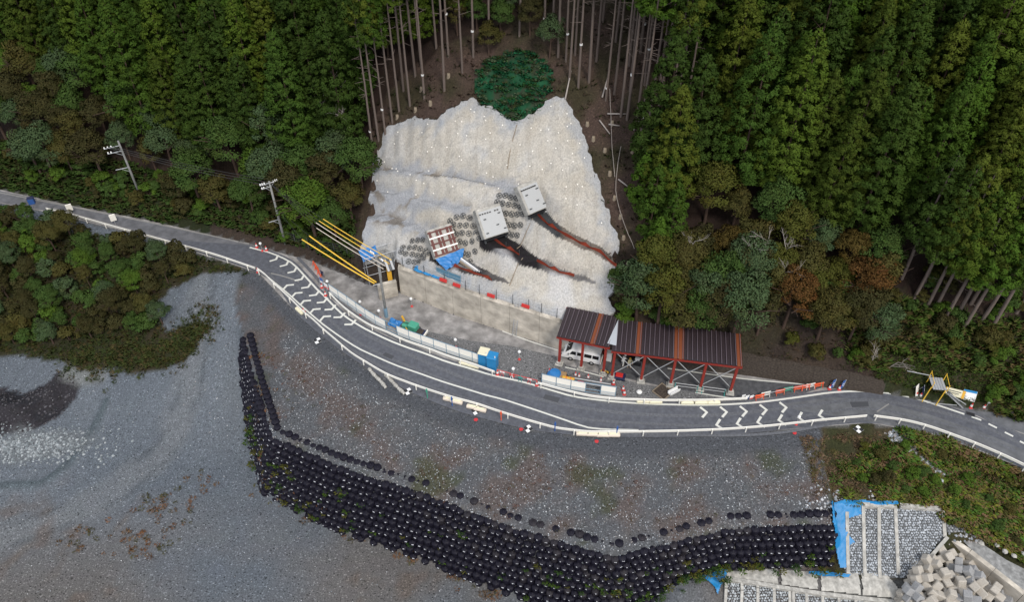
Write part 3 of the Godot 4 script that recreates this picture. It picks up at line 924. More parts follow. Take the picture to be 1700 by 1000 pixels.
	# orange mesh fencing along the outer edges of the benches
	var nets := [
		[[Vector2(3.19, -81.19), Vector2(3.88, -80.49), Vector2(4.57, -79.87), Vector2(5.79, -79.03), Vector2(7.08, -78.3), Vector2(9.44, -77.12), Vector2(11.4, -76.1), Vector2(12.22, -75.37), Vector2(13.11, -74.6)], "orange safety mesh edging the topmost bench"],
		[[Vector2(-2.35, -79.48), Vector2(-1.56, -78.79), Vector2(-0.47, -78.05), Vector2(0.23, -77.59), Vector2(0.93, -77.22)], "short orange safety mesh below the middle white block"],
		[[Vector2(3.16, -76.29), Vector2(4.23, -75.55), Vector2(5.36, -74.94), Vector2(6.57, -74.49), Vector2(7.86, -74.11)], "orange safety mesh at the lower end of the middle bench"],
		[[Vector2(-9.57, -78.52), Vector2(-8.33, -77.81), Vector2(-7.43, -77.32), Vector2(-5.74, -76.39), Vector2(-3.91, -75.5), Vector2(-2.57, -74.79)], "orange safety mesh edging the lowest bench with pipes"]]
	for n: Array in nets:
		var t := thing("safety_mesh", n[1], "safety net", on(n[0][0]), 0.0, "orange safety mesh along the benches")
		var s := mb()
		var pts := smooth(n[0], 0.7)
		for i in pts.size() - 1:
			var a: Vector3 = on(pts[i]) - t.position
			var b: Vector3 = on(pts[i + 1]) - t.position
			var sag := Vector3(0, 0.62 + 0.16 * sin(i * 1.9), 0.25 + 0.12 * sin(i * 2.7))
			var sag2 := Vector3(0, 0.62 + 0.16 * sin((i + 1) * 1.9), 0.25 + 0.12 * sin((i + 1) * 2.7))
			var th := Vector3(0, 0.02, 0.06)
			var mid := (a + b) / 2.0 + Vector3(0, 0.3, 0)
			quad(s, a, b, b + sag2, a + sag, mid - Vector3(0, 0, 1))
			quad(s, a + th, b + th, b + sag2 + th, a + sag + th, mid + Vector3(0, 0, -1))
		obj("mesh", s, M.net_orange, t)
		for i in range(0, pts.size(), 3):
			var q := mb()
			tube(q, on(pts[i]) - t.position - Vector3(0, 0.1, 0), on(pts[i]) - t.position + Vector3(0, 0.95, 0.02), 0.03)
			obj("stake", q, M.dark_steel, t)
	# white instruments left on the benches
	for p: Vector2 in [Vector2(6.11, -83.08), Vector2(10.04, -78.39), Vector2(-0.95, -80.21), Vector2(4.36, -75.93), Vector2(-6.59, -76.16)]:
		pass
	# rope lines hanging down the face beside the blocks
	for r: Array in [[[Vector2(2.64, -80.31), Vector2(1.87, -79.54), Vector2(1.09, -78.65), Vector2(0.62, -78.1)], "thin rope hanging down the concrete beside the topmost block"], [[Vector2(1.39, -76.82), Vector2(0.77, -75.91), Vector2(0.15, -75), Vector2(-0.31, -74.08)], "thin rope hanging down the concrete below the middle bench"], [[Vector2(0.64, -91.16), Vector2(0.16, -89.93), Vector2(-0.32, -88.17), Vector2(-0.63, -86.66)], "rope hanging from the green netting down the upper concrete face"]]:
		var s := mb()
		for i in r[0].size() - 1:
			tube(s, on(r[0][i]) + Vector3(0, 0.08, 0), on(r[0][i + 1]) + Vector3(0, 0.08, 0), 0.05)
		tag(obj("hanging_rope", s, M.weather_wood), r[1], "rope")
	erosion_net()


func cell(keep: PackedByteArray, nx: int, i: int, j: int) -> bool:
	var k := j * (nx + 1) + i
	return keep[k] and keep[k + 1] and keep[k + nx + 1] and keep[k + nx + 2]


func face_colour(p: Vector2, edge: float) -> Color:
	var n := rough.get_noise_2d(p.x * 2.0, p.y * 2.0)
	var n2 := fine.get_noise_2d(p.x * 0.8, p.y * 1.4)
	var c := Color(0.60, 0.555, 0.48).lerp(Color(0.67, 0.635, 0.575), clampf(0.5 + 1.5 * n, 0, 1)).lerp(Color(0.46, 0.44, 0.40), clampf(1.6 * n2 * n2 + 0.3 * fine.get_noise_2d(p.x * 4.0, p.y * 1.2) + 0.8 * ss(0.35, 0.5, fine.get_noise_2d(p.x * 2.7 + 40.0, p.y * 2.7)), 0, 0.75))
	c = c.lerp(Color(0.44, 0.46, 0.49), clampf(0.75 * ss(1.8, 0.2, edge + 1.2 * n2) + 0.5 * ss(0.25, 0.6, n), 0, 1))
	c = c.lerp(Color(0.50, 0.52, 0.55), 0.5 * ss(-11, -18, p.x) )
	# rain streaks run down the slope
	c = c.lerp(Color(0.44, 0.40, 0.34), 0.3 * ss(0.1, 0.5, rough.get_noise_2d(p.x * 9.0, p.y * 0.7)))
	for i in benches.size():
		var b: Dictionary = benches[i]
		var d := line_dist(p, b.pts)
		var t: float = clampf((p.x - b.pts[0].x) / (b.pts[-1].x - b.pts[0].x), 0, 1)
		var w: float = lerpf(b.w0, b.w1, t)
		if i < 3:
			if d + 0.18 * n2 < w - 0.12 and p.x > b.pts[0].x - 1.2:
				var two: Array = [[Color(0.07, 0.075, 0.08), Color(0.21, 0.18, 0.155), 0.3, 0.36], [Color(0.026, 0.024, 0.026), Color(0.25, 0.24, 0.235), 0.46, 0.58], [Color(0.06, 0.055, 0.055), Color(0.16, 0.15, 0.145), 0.6, 0.9]][i]
				c = two[0].lerp(two[1], ss(two[2], two[3], t + 0.04 * n)) * (1.0 + 0.5 * n2)
		else:
			c = c.lerp(Color(0.40, 0.42, 0.46).lerp(Color(0.2, 0.17, 0.14), ss(0.2, 0.5, n2 + n)), 0.8 * ss(w + 0.7, w - 0.1, d + 0.6 * n2))
	# pale splash below the lowest bench
	if p.x > -8.0 and p.y > -78.0:
		c = c.lerp(Color(0.68, 0.68, 0.69), 0.55 * ss(0.0, 0.45, rough.get_noise_2d(p.x * 1.6 + 9, p.y * 1.6)))
	return c


func anchor_block(i: int, d: Array) -> void:
	# d: the middle of its lower edge, the way it faces, width
	var label: String = ["topmost white concrete anchor block with a row of bolts", "middle white concrete anchor block with dark underside over the black bench", "lowest anchor block in reddish formwork with a blue sheet below"][i]
	var at: Vector2 = d[0]
	var f: Vector2 = d[1]
	var w: float = d[2]
	var hb: float = benches[i].h0
	var t := thing("anchor_block", label, "concrete block", Vector3(at.x, hb, at.y), atan2(f.x, f.y), "anchor blocks on the concrete slope")
	# local axes: z the way it faces, leaning back 45 degrees
	var tilt := Basis(Vector3.RIGHT, deg_to_rad(-42))
	var low := Vector3(0, 0.9, 0.2)
	var len := 3.9
	var s := mb()
	box(s, low + tilt * Vector3(0, len / 2, -0.6), Vector3(w, len, 1.2), tilt, 0.06)
	obj("block", s, M.pale_concrete, t)
	if i < 2:
		var fr := mb()
		box(fr, low + tilt * Vector3(0.1, len / 2 - 0.15, 0.02), Vector3(w - 0.35, len - 0.5, 0.05), tilt)
		obj("front_plate", fr, mat("front_plate%d" % i, Color(0.55, 0.56, 0.56), 0.6, M.grain, 0.5), t)
		for k in 8:
			if k == 5 and i == 1: continue
			var q := mb()
			box(q, low + tilt * Vector3(-w * 0.38 + k * w * 0.1, len - 0.75, 0.08), Vector3(0.22, 0.16, 0.1), tilt)
			obj("bolt_plate", q, M.black, t)
		for k in 5:
			var q := mb()
			var px: float = [-0.3, 0.3, -0.36, 0.12, 0.36][k] * w
			var py: float = [0.62, 0.7, 0.16, 0.34, 0.16][k] * len
			tube(q, low + tilt * Vector3(px, py, 0), low + tilt * Vector3(px + 0.22, py, 0.35), 0.07)
			obj("peg", q, M.dark_steel, t)
	else:
		for k in 5:
			var q := mb()
			box(q, low + tilt * Vector3(0, 0.35 + k * 0.78, 0.08), Vector3(w, 0.2, 0.18), tilt)
			obj("formwork_beam", q, M.panel_white if k == 1 or k == 3 else mat("formwork_red", Color(0.11, 0.035, 0.028), 0.7), t)
		for k in 7:
			if k in [1, 4]: continue
			var q := mb()
			box(q, low + tilt * Vector3(-w / 2 + 0.3 + k * (w - 0.6) / 6, len * 0.5, 0.02), Vector3(0.34, len * 0.86, 0.1), tilt)
			obj("formwork_board", q, M["formwork_red"], t)
		var sh := mb()
		drape(sh, [Vector3(-w / 2, 0.95, 0.25), Vector3(w / 2 + 0.6, 1.3, 0.2)], [Vector3(-w / 2 + 0.7, 0.12, 1.9), Vector3(w / 2 - 0.2, 0.15, 1.2)], 10, 5, 0.12)
		tag(obj("blue_sheet", sh, M.tarp_blue, t), "crumpled blue plastic sheet")
	# black slab painting the shade under the lower edge, and the props
	var br := mb()
	box(br, low + Vector3(0, -0.32, -0.15), Vector3(w - 0.3, 0.12, 0.5))
	obj("underside_shade", br, M.black, t)
	for k in [-1, 1]:
		var q := mb()
		box(q, Vector3(k * (w / 2 - 0.3), 0.4, -0.1), Vector3(0.22, 0.9, 0.22))
		obj("prop", q, M.dark_steel, t)


func drape(st: SurfaceTool, far: Array, near: Array, nu: int, nv: int, wob: float) -> void:
	# a crumpled sheet, 2 cm thick, between two edges
	var g := []
	for j in nv + 1:
		var row := []
		for i in nu + 1:
			var a: Vector3 = far[0].lerp(far[1], float(i) / nu)
			var b: Vector3 = near[0].lerp(near[1], float(i) / nu)
			var p := a.lerp(b, float(j) / nv)
			p.y += wob * (sin(i * 1.7 + j * 2.3) + 0.7 * sin(i * 3.1 - j * 1.1)) * 0.6
			row.append(p)
		g.append(row)
	for j in nv:
		for i in nu:
			var low := Vector3(0, -0.02, 0)
			quad(st, g[j][i], g[j][i + 1], g[j + 1][i + 1], g[j + 1][i], g[j][i] - Vector3(0, 5, 0))
			quad(st, g[j][i] + low, g[j][i + 1] + low, g[j + 1][i + 1] + low, g[j + 1][i] + low, g[j][i] + Vector3(0, 5, 0))


func erosion_net() -> void:
	var lo := Vector2(1e9, 1e9)
	var hi := -lo
	for p in green:
		lo = lo.min(p)
		hi = hi.max(p)
	var st := 0.35
	var nx := int((hi.x - lo.x) / st) + 2
	var nz := int((hi.y - lo.y) / st) + 2
	var v := PackedVector3Array()
	var c := PackedColorArray()
	var keep := PackedByteArray()
	for j in nz + 1:
		for i in nx + 1:
			var p := lo + Vector2(i - 0.5, j - 0.5) * st
			var q := p + Vector2(rough.get_noise_2d(p.x * 5, p.y * 5), rough.get_noise_2d(p.y * 5, p.x * 5)) * 0.8
			keep.append(1 if within(q, green) else 0)
			var y := maxf(ground(p.x, p.y), face_height(p.x, p.y) if within(p, face) else -99.0)
			v.append(v3(p, y + 0.22 + 0.22 * fine.get_noise_2d(p.x * 3, p.y * 2)))
			var n := rough.get_noise_2d(p.x * 4.0 + 30, p.y * 2.2)
			c.append(Color(0.012, 0.05, 0.022).lerp(Color(0.02, 0.115, 0.052), clampf(0.4 + 1.9 * n, 0, 1)).lerp(Color(0.05, 0.05, 0.032), clampf(ss(0.0, 0.4, fine.get_noise_2d(p.x * 1.3, p.y)) + ss(-98.5, -102, p.y), 0, 0.85)))
	var net_o := struct("erosion_net", grid_mesh(v, c, nx, nz, keep), M.net_green)
	tag(net_o, "green erosion netting pegged over the slope above the sprayed concrete", "netting").set_meta("kind", "thing")
	var tuft := tuft_mesh(30, 0.7, 1.2, 0.16)
	var spots := []
	while spots.size() < 420:
		var p := Vector2(rng.randf_range(lo.x, hi.x), rng.randf_range(lo.y, hi.y))
		if within(p, green): spots.append(p)
	var mm := MultiMesh.new()
	mm.transform_format = MultiMesh.TRANSFORM_3D
	mm.use_colors = true
	mm.mesh = tuft
	mm.instance_count = spots.size()
	for i in spots.size():
		var p: Vector2 = spots[i]
		mm.set_instance_transform(i, Transform3D(Basis(Vector3.UP, rng.randf() * TAU).scaled(Vector3.ONE * rng.randf_range(0.35, 0.8)), Vector3(p.x, ground(p.x, p.y) + 0.25, p.y)))
		mm.set_instance_color(i, [Color(0.02, 0.13, 0.055), Color(0.035, 0.10, 0.03), Color(0.015, 0.09, 0.045), Color(0.06, 0.075, 0.03), Color(0.10, 0.14, 0.08)][i % 5])
	var o := MultiMeshInstance3D.new()
	o.name = "sprouting_grass"
	o.multimesh = mm
	o.material_override = M.weed
	o.set_meta("kind", "stuff")
	net_o.add_child(o)


# ---------------------------------------------------------------- retaining walls
func wall_run(called: String, label: String, x0: float, x1: float, panel: float, m: Material, over: float) -> Node3D:
	var t := thing(called, label, "wall", Vector3(x0, 0, lin(TOE, x0)))
	var n := int(round((x1 - x0) / panel))
	for k in n:
		var xa := x0 + (x1 - x0) * k / n + 0.012
		var xb := x0 + (x1 - x0) * (k + 1) / n - 0.012
		var s := mb()
		var sub := 3
		for q in sub:
			var a := lerpf(xa, xb, float(q) / sub)
			var b := lerpf(xa, xb, float(q + 1) / sub)
			var pa := Vector3(a, 0, lin(TOE, a)) - t.position
			var pb := Vector3(b, 0, lin(TOE, b)) - t.position
			var ha := lin(WALLH, a) + over
			var hb := lin(WALLH, b) + over
			var f := Vector3(0, 0, 0.55)
			var g := Vector3(0, 0, -0.75)
			var tf := Vector3(0, 0, 0.15)
			var mid := (pa + pb) / 2.0 + Vector3(0, ha / 2, -0.2)
			quad(s, pa + f, pb + f, pb + tf + Vector3(0, hb, 0), pa + tf + Vector3(0, ha, 0), mid)
			quad(s, pa + tf + Vector3(0, ha, 0), pb + tf + Vector3(0, hb, 0), pb + g + Vector3(0, hb, 0), pa + g + Vector3(0, ha, 0), mid)
			if q == 0: quad(s, pa + f, pa + tf + Vector3(0, ha, 0), pa + g + Vector3(0, ha, 0), pa + g, mid)
			if q == sub - 1: quad(s, pb + f, pb + tf + Vector3(0, hb, 0), pb + g + Vector3(0, hb, 0), pb + g, mid)
		obj("wall_panel", s, m, t)
	return t


func retaining_walls() -> void:
	wall_run("retaining_wall", "tall stained concrete retaining wall between the yard and the sprayed slope", -15.3, 7.2, 3.75, M.concrete, 0.22)
	wall_run("stone_retaining_wall", "low dark mossy retaining wall behind the red steel shed", 7.2, 45.0, 4.2, M.mossy_wall, 0.1)
	var e := thing("wing_wall", "short concrete wing wall with a timber sheet beside the boarded stage", "wall", v3(Vector2(-15.41, -78.87)), 0.35)
	var s := mb()
	box(s, Vector3(-1.6, 1.35, 0.2), Vector3(2.6, 2.7, 0.5), Basis(), 0.03)
	obj("wall_body", s, M.concrete, e)
	# safety fence along the top of the wall
	var f := thing("wall_top_fence", "thin post and wire fence along the top of the retaining wall", "fence", on(Vector2(-14.48, -78.57)))
	var tops := []
	for x in [-14.6, -11.6, -8.8, -6.0, -4.2, -2.0, 0.1, 2.1, 3.7, 5.6]:
		tops.append(Vector3(x, lin(WALLH, x) + 0.2, lin(TOE, x) - 0.45))
	for p in tops:
		var q := mb()
		tube(q, p - f.position, p - f.position + Vector3(0, 1.7, 0), 0.05)
		obj("post", q, M.dark_steel, f)
	for hgt in [0.5, 1.1, 1.6]:
		var q := mb()
		for i in tops.size() - 1:
			tube(q, tops[i] - f.position + Vector3(0, hgt, 0), tops[i + 1] - f.position + Vector3(0, hgt, 0), 0.014, 0.014, 4)
		obj("wire", q, M.galv, f)
	# red mats and a blue net hung behind it
	var places := ["nearest the blue net", "second from the blue net", "in front of the ladder", "nearest the steel shed"]
	var i := 0
	for x in [-9.0, -7.2, -2.7, 1.7]:
		var q := mb()
		box(q, Vector3(0, 0.3, 0), Vector3(1.1, 0.5, 0.12), Basis(Vector3.RIGHT, -0.3), 0.03)
		var r := thing("red_mat", "red mat hung on the wall-top fence, " + places[i], "mat", Vector3(x, lin(WALLH, x) + 0.42, lin(TOE, x) - 0.3), -0.45, "red mats on the wall-top fence")
		obj("sheet", q, M.red, r)
		i += 1
	var net := thing("blue_net", "blue mesh sheet on a frame at the head of the retaining wall", "net", Vector3(-9.4, lin(WALLH, -9.4) + 0.5, lin(TOE, -9.4) - 0.7), -0.47)
	var ns := mb()
	drape(ns, [Vector3(-0.5, 1.6, -0.15), Vector3(3.0, 1.5, -0.15)], [Vector3(-0.5, 0.1, 0.1), Vector3(3.0, 0.1, 0.1)], 10, 4, 0.05)
	obj("mesh", ns, mat("net_blue", Color(0.13, 0.27, 0.38), 0.8, M.grain, 1.0), net)
	for x in [-0.55, 1.25, 3.05]:
		var q := mb()
		tube(q, Vector3(x, 0, 0), Vector3(x, 1.75, -0.1), 0.05)
		obj("post", q, M.blue_frame, net)
	var roll := thing("blue_sheet_roll", "long blue plastic sheet lying along the top of the retaining wall", "sheet", Vector3(-11.3, lin(WALLH, -11.3) + 0.55, lin(TOE, -11.3) - 0.5), -0.47)
	var rs := mb()
	drape(rs, [Vector3(-1.9, 0.35, -0.45), Vector3(2.2, 0.35, -0.4)], [Vector3(-1.9, 0.1, 0.3), Vector3(2.2, 0.15, 0.3)], 12, 3, 0.13)
	obj("sheet", rs, M.tarp_bright, roll)
	# ladder
	var lad := thing("ladder", "aluminium ladder leaning on the retaining wall left of the shed", "ladder", v3(Vector2(0.55, -71.38)), -0.42)
	for k in [-1, 1]:
		var q := mb()
		tube(q, Vector3(k * 0.26, 0, 0.6), Vector3(k * 0.26, 5.0, -0.3), 0.045)
		obj("rail", q, M.galv, lad)
	for k in 14:
		var q := mb()
		var y := 0.3 + k * 0.34
		tube(q, Vector3(-0.26, y, 0.6 - y * 0.18), Vector3(0.26, y, 0.6 - y * 0.18), 0.03, 0.03, 5)
		obj("rung", q, M.galv, lad)
	var brd := thing("plywood_sheet", "sheet of plywood leaning on the end of the retaining wall", "board", v3(Vector2(-14.45, -79.23)), -0.5)
	var q := mb()
	box(q, Vector3(0, 0.62, 0.35), Vector3(1.7, 1.25, 0.05), Basis(Vector3.RIGHT, -0.3))
	obj("sheet", q, M.wood, brd)


# ---------------------------------------------------------------- vegetation
class Leaves:
	var v := PackedVector3Array()
	var n := PackedVector3Array()
	var c := PackedColorArray()
	var ix := PackedInt32Array()
	func add(p: Vector3, d: Vector3, s: Vector3, l: float, w: float, nor: Vector3, col: Color) -> void:
		var k := v.size()
		var a := d * l / 2.0
		var b := s * w / 2.0
		v.append(p - a); v.append(p + b); v.append(p + a); v.append(p - b)
		for i in 4:
			n.append(nor); c.append(col)
		if (a + a).cross(b).dot(nor) > 0.0:
			ix.append_array([k, k + 1, k + 2, k, k + 2, k + 3])
		else:
			ix.append_array([k, k + 2, k + 1, k, k + 3, k + 2])
	func mesh() -> ArrayMesh:
		var arr := []
		arr.resize(Mesh.ARRAY_MAX)
		arr[Mesh.ARRAY_VERTEX] = v
		arr[Mesh.ARRAY_NORMAL] = n
		arr[Mesh.ARRAY_COLOR] = c
		arr[Mesh.ARRAY_INDEX] = ix
		var m := ArrayMesh.new()
		m.add_surface_from_arrays(Mesh.PRIMITIVE_TRIANGLES, arr)
		return m


func ball() -> Vector3:
	return Vector3(rng.randfn(), rng.randfn(), rng.randfn()).normalized()


func clump(L: Leaves, at: Vector3, r: Vector3, out: Vector3, count: int, ll: float, lw: float, tone: Color, droop := 0.0) -> void:
	for i in count:
		var b := ball()
		if b.dot(out) < -0.25: b = -b
		if b.y < -0.4: b.y *= -0.5
		var p := at + b * r * (0.55 + 0.45 * sqrt(rng.randf()))
		var nor := (b * 0.75 + out * 0.35 + Vector3(0, 0.3, 0)).normalized()
		var d := (b * 0.5 + out * 0.5 + ball() * 0.8 + Vector3(0, -droop, 0)).normalized()
		var s := d.cross(nor + ball() * 0.5).normalized()
		var k := rng.randf_range(0.72, 1.28)
		L.add(p, d, s, ll * rng.randf_range(0.7, 1.3), lw * rng.randf_range(0.7, 1.3), nor, Color(tone.r * k, tone.g * k, tone.b * k))


func cedar_crown(h: float, from: float, rad: float, n: int) -> ArrayMesh:
	var L := Leaves.new()
	for k in n:
		var t := pow((k + rng.randf()) / n, 0.8)
		t = 1.0 - t if k % 4 else rng.randf()
		var y := lerpf(from, h, t)
		var prof := minf(0.72 + t * 1.2, pow(1.0 - t, 0.66) * 1.2 + 0.04)
		var r := rad * prof * (rng.randf_range(0.62, 1.0) if k % 5 else rng.randf_range(0.15, 0.55))
		var a := k * 2.39996 + rng.randf_range(-0.4, 0.4)
		var out := Vector3(cos(a), 0.35, sin(a)).normalized()
		var b := rng.randf_range(0.68, 1.3)
		var tone := Color(b * rng.randf_range(0.92, 1.12), b, b * rng.randf_range(0.85, 1.1))
		var sz := rng.randf_range(0.4, 0.74) * (0.6 + 0.4 * (1.0 - t))
		clump(L, Vector3(cos(a) * r, y - r * 0.12, sin(a) * r), Vector3(sz, sz * 0.85, sz), out, int(86 * sz), 0.34, 0.14, tone, 0.3)
	clump(L, Vector3(0, h - 0.4, 0), Vector3(0.45, 0.9, 0.45), Vector3.UP, 40, 0.4, 0.2, Color(1.05, 1.05, 1))
	return L.mesh()


func round_crown(h: float, from: float, rad: float, n: int, ll := 0.29, cnt := 92.0) -> ArrayMesh:
	var L := Leaves.new()
	var mid := Vector3(0, lerpf(from, h, 0.42), 0)
	var ext := Vector3(rad, (h - from) * 0.56, rad)
	for k in n:
		var b := ball()
		if b.y < -0.45: b.y = -b.y
		var lump := 0.72 + 0.28 * sin(b.x * 4.1 + rad) * cos(b.z * 3.7 + h)
		var p := mid + b * ext * rng.randf_range(0.62, 0.98) * lump
		var sz := rad * rng.randf_range(0.2, 0.36)
		var v := rng.randf_range(0.68, 1.32)
		clump(L, p, Vector3(sz, sz * 0.78, sz), (b + Vector3(0, 0.3, 0)).normalized(), int(cnt * sz), ll, ll * 0.62, Color(v * rng.randf_range(0.9, 1.2), v, v * rng.randf_range(0.85, 1.1)))
	return L.mesh()


func trunk_mesh(h: float, r: float, stubs: int, from := 2.0) -> Mesh:
	var s := mb(true)
	var bend := Vector3(rng.randf_range(-0.12, 0.12), 0, rng.randf_range(-0.12, 0.12))
	var last := Vector3(0, -1.2, 0)
	for k in 5:
		var t := (k + 1) / 5.0
		var p := Vector3(0, h * t, 0) + bend * sin(t * PI) * 2.0
		tube(s, last, p, lerpf(r, r * 0.25, k / 5.0), lerpf(r, r * 0.25, t), 7, false)
		last = p
	for k in stubs:
		var y := rng.randf_range(from, h * 0.8)
		var a := rng.randf() * TAU
		var l := rng.randf_range(0.5, 1.8)
		tube(s, Vector3(0, y, 0), Vector3(cos(a) * l, y + rng.randf_range(-0.2, 0.5), sin(a) * l), 0.045, 0.015, 4, false)
	s.generate_normals()
	return s.commit()


func limb(s: SurfaceTool, a: Vector3, d: Vector3, l: float, r: float, depth: int) -> void:
	var b := a + d * l
	tube(s, a, b, r, r * 0.6, 5, false)
	if depth == 0: return
	for k in 3:
		var e := (d + ball() * 0.75 + Vector3(0, 0.12, 0)).normalized()
		limb(s, a.lerp(b, 0.5 + 0.25 * k), e, l * rng.randf_range(0.5, 0.75), r * 0.55, depth - 1)


var kit := {}


func tree_kit(kind: String, i: int) -> Array:
	# trunk mesh, crown mesh of one of a few individuals of a kind
	var key := kind + str(i)
	if not kit.has(key):
		match kind:
			"cedar":
				var h := 16.5 + i * 1.05
				kit[key] = [trunk_mesh(h, 0.17, 6), cedar_crown(h, h * 0.14, 3.2 + 0.3 * (i % 3), 470), M.bark]
			"mid":
				var h := 19.0 + i * 0.9
				kit[key] = [trunk_mesh(h, 0.26, 10), cedar_crown(h, h * 0.4, 3.0, 230), M.grey_bark]
			"tall":
				var h := 25.0 + i * 1.1
				kit[key] = [trunk_mesh(h, 0.19, 26, h * 0.3), cedar_crown(h, h * 0.62, 2.3, 130), M.grey_bark]
			"young":
				var h := 9.0 + i * 1.5
				kit[key] = [trunk_mesh(h, 0.14, 6), cedar_crown(h, h * 0.16, 2.0, 140), M.bark]
			"broad":
				var h := 8.5 + i * 0.9
				var s := mb(true)
				tube(s, Vector3(0, -1, 0), Vector3(0.2, h * 0.35, 0), 0.26, 0.18, 6, false)
				for k in 5:
					limb(s, Vector3(0.2, h * 0.33, 0), (ball() + Vector3(0, 1.3, 0)).normalized(), h * 0.28, 0.1, 1)
				s.generate_normals()
				kit[key] = [s.commit(), round_crown(h, h * 0.2, 2.9 + 0.3 * (i % 4), 74), M.bark]
			"shrub":
				var h := 2.3 + 0.4 * i
				var s := mb(true)
				for k in 5:
					tube(s, Vector3(0, -0.4, 0), Vector3(rng.randf_range(-0.7, 0.7), h * 0.6, rng.randf_range(-0.7, 0.7)), 0.05, 0.02, 5, false)
				s.generate_normals()
				kit[key] = [s.commit(), round_crown(h, 0.0, 1.45 + 0.15 * (i % 3), 34, 0.24, 140.0), M.bark]
	return kit[key]


func plant_tree(called: String, kind: String, i: int, leaf: String, p: Vector2, scale: float, label: String, cat: String, group: String) -> Node3D:
	var k := tree_kit(kind, i)
	var t := thing(called, label, cat, Vector3(p.x, ground(p.x, p.y), p.y), rng.randf() * TAU, group)
	t.scale = Vector3(scale * rng.randf_range(0.92, 1.08), scale, scale * rng.randf_range(0.92, 1.08))
	mi("trunk", k[0], k[2], t)
	mi("crown", k[1], M[leaf], t)
	return t


func whereabouts(p: Vector2) -> String:
	var a := ""
	for k in [[-72, "above the far left end of the road"], [-58, "left of the first utility pole"], [-47, "right of the first utility pole"], [-38, "left of the second utility pole"], [-28, "above the yellow cable sleeves"], [-17, "by the slope's left rim"], [13, "behind the slope's top"], [19, "by the slope's right rim"], [25, "behind the shed's left half"], [31, "behind the shed's right half"], [38, "above the orange barriers"], [47, "above the scaffold steps"], [56, "above the white sign boards"], [999, "at the hillside's far right"]]:
		if p.x < k[0]:
			a = k[1]
			break
	var d := behind_toe(p.x, p.y)
	var b := ", lowest row" if d < 9 else ", second row" if d < 15 else ", third row" if d < 21 else ", high up"
	return a + b


const TONES: Array = ["mid green", "fresh green", "dark green", "yellowish green", "bluish green", "olive green", "muted green", "very dark green"]
const LEAFTONES: Array = ["green", "grey-green", "yellowing", "ochre", "rusty orange", "brownish green", "dark brown-green", "bright green"]


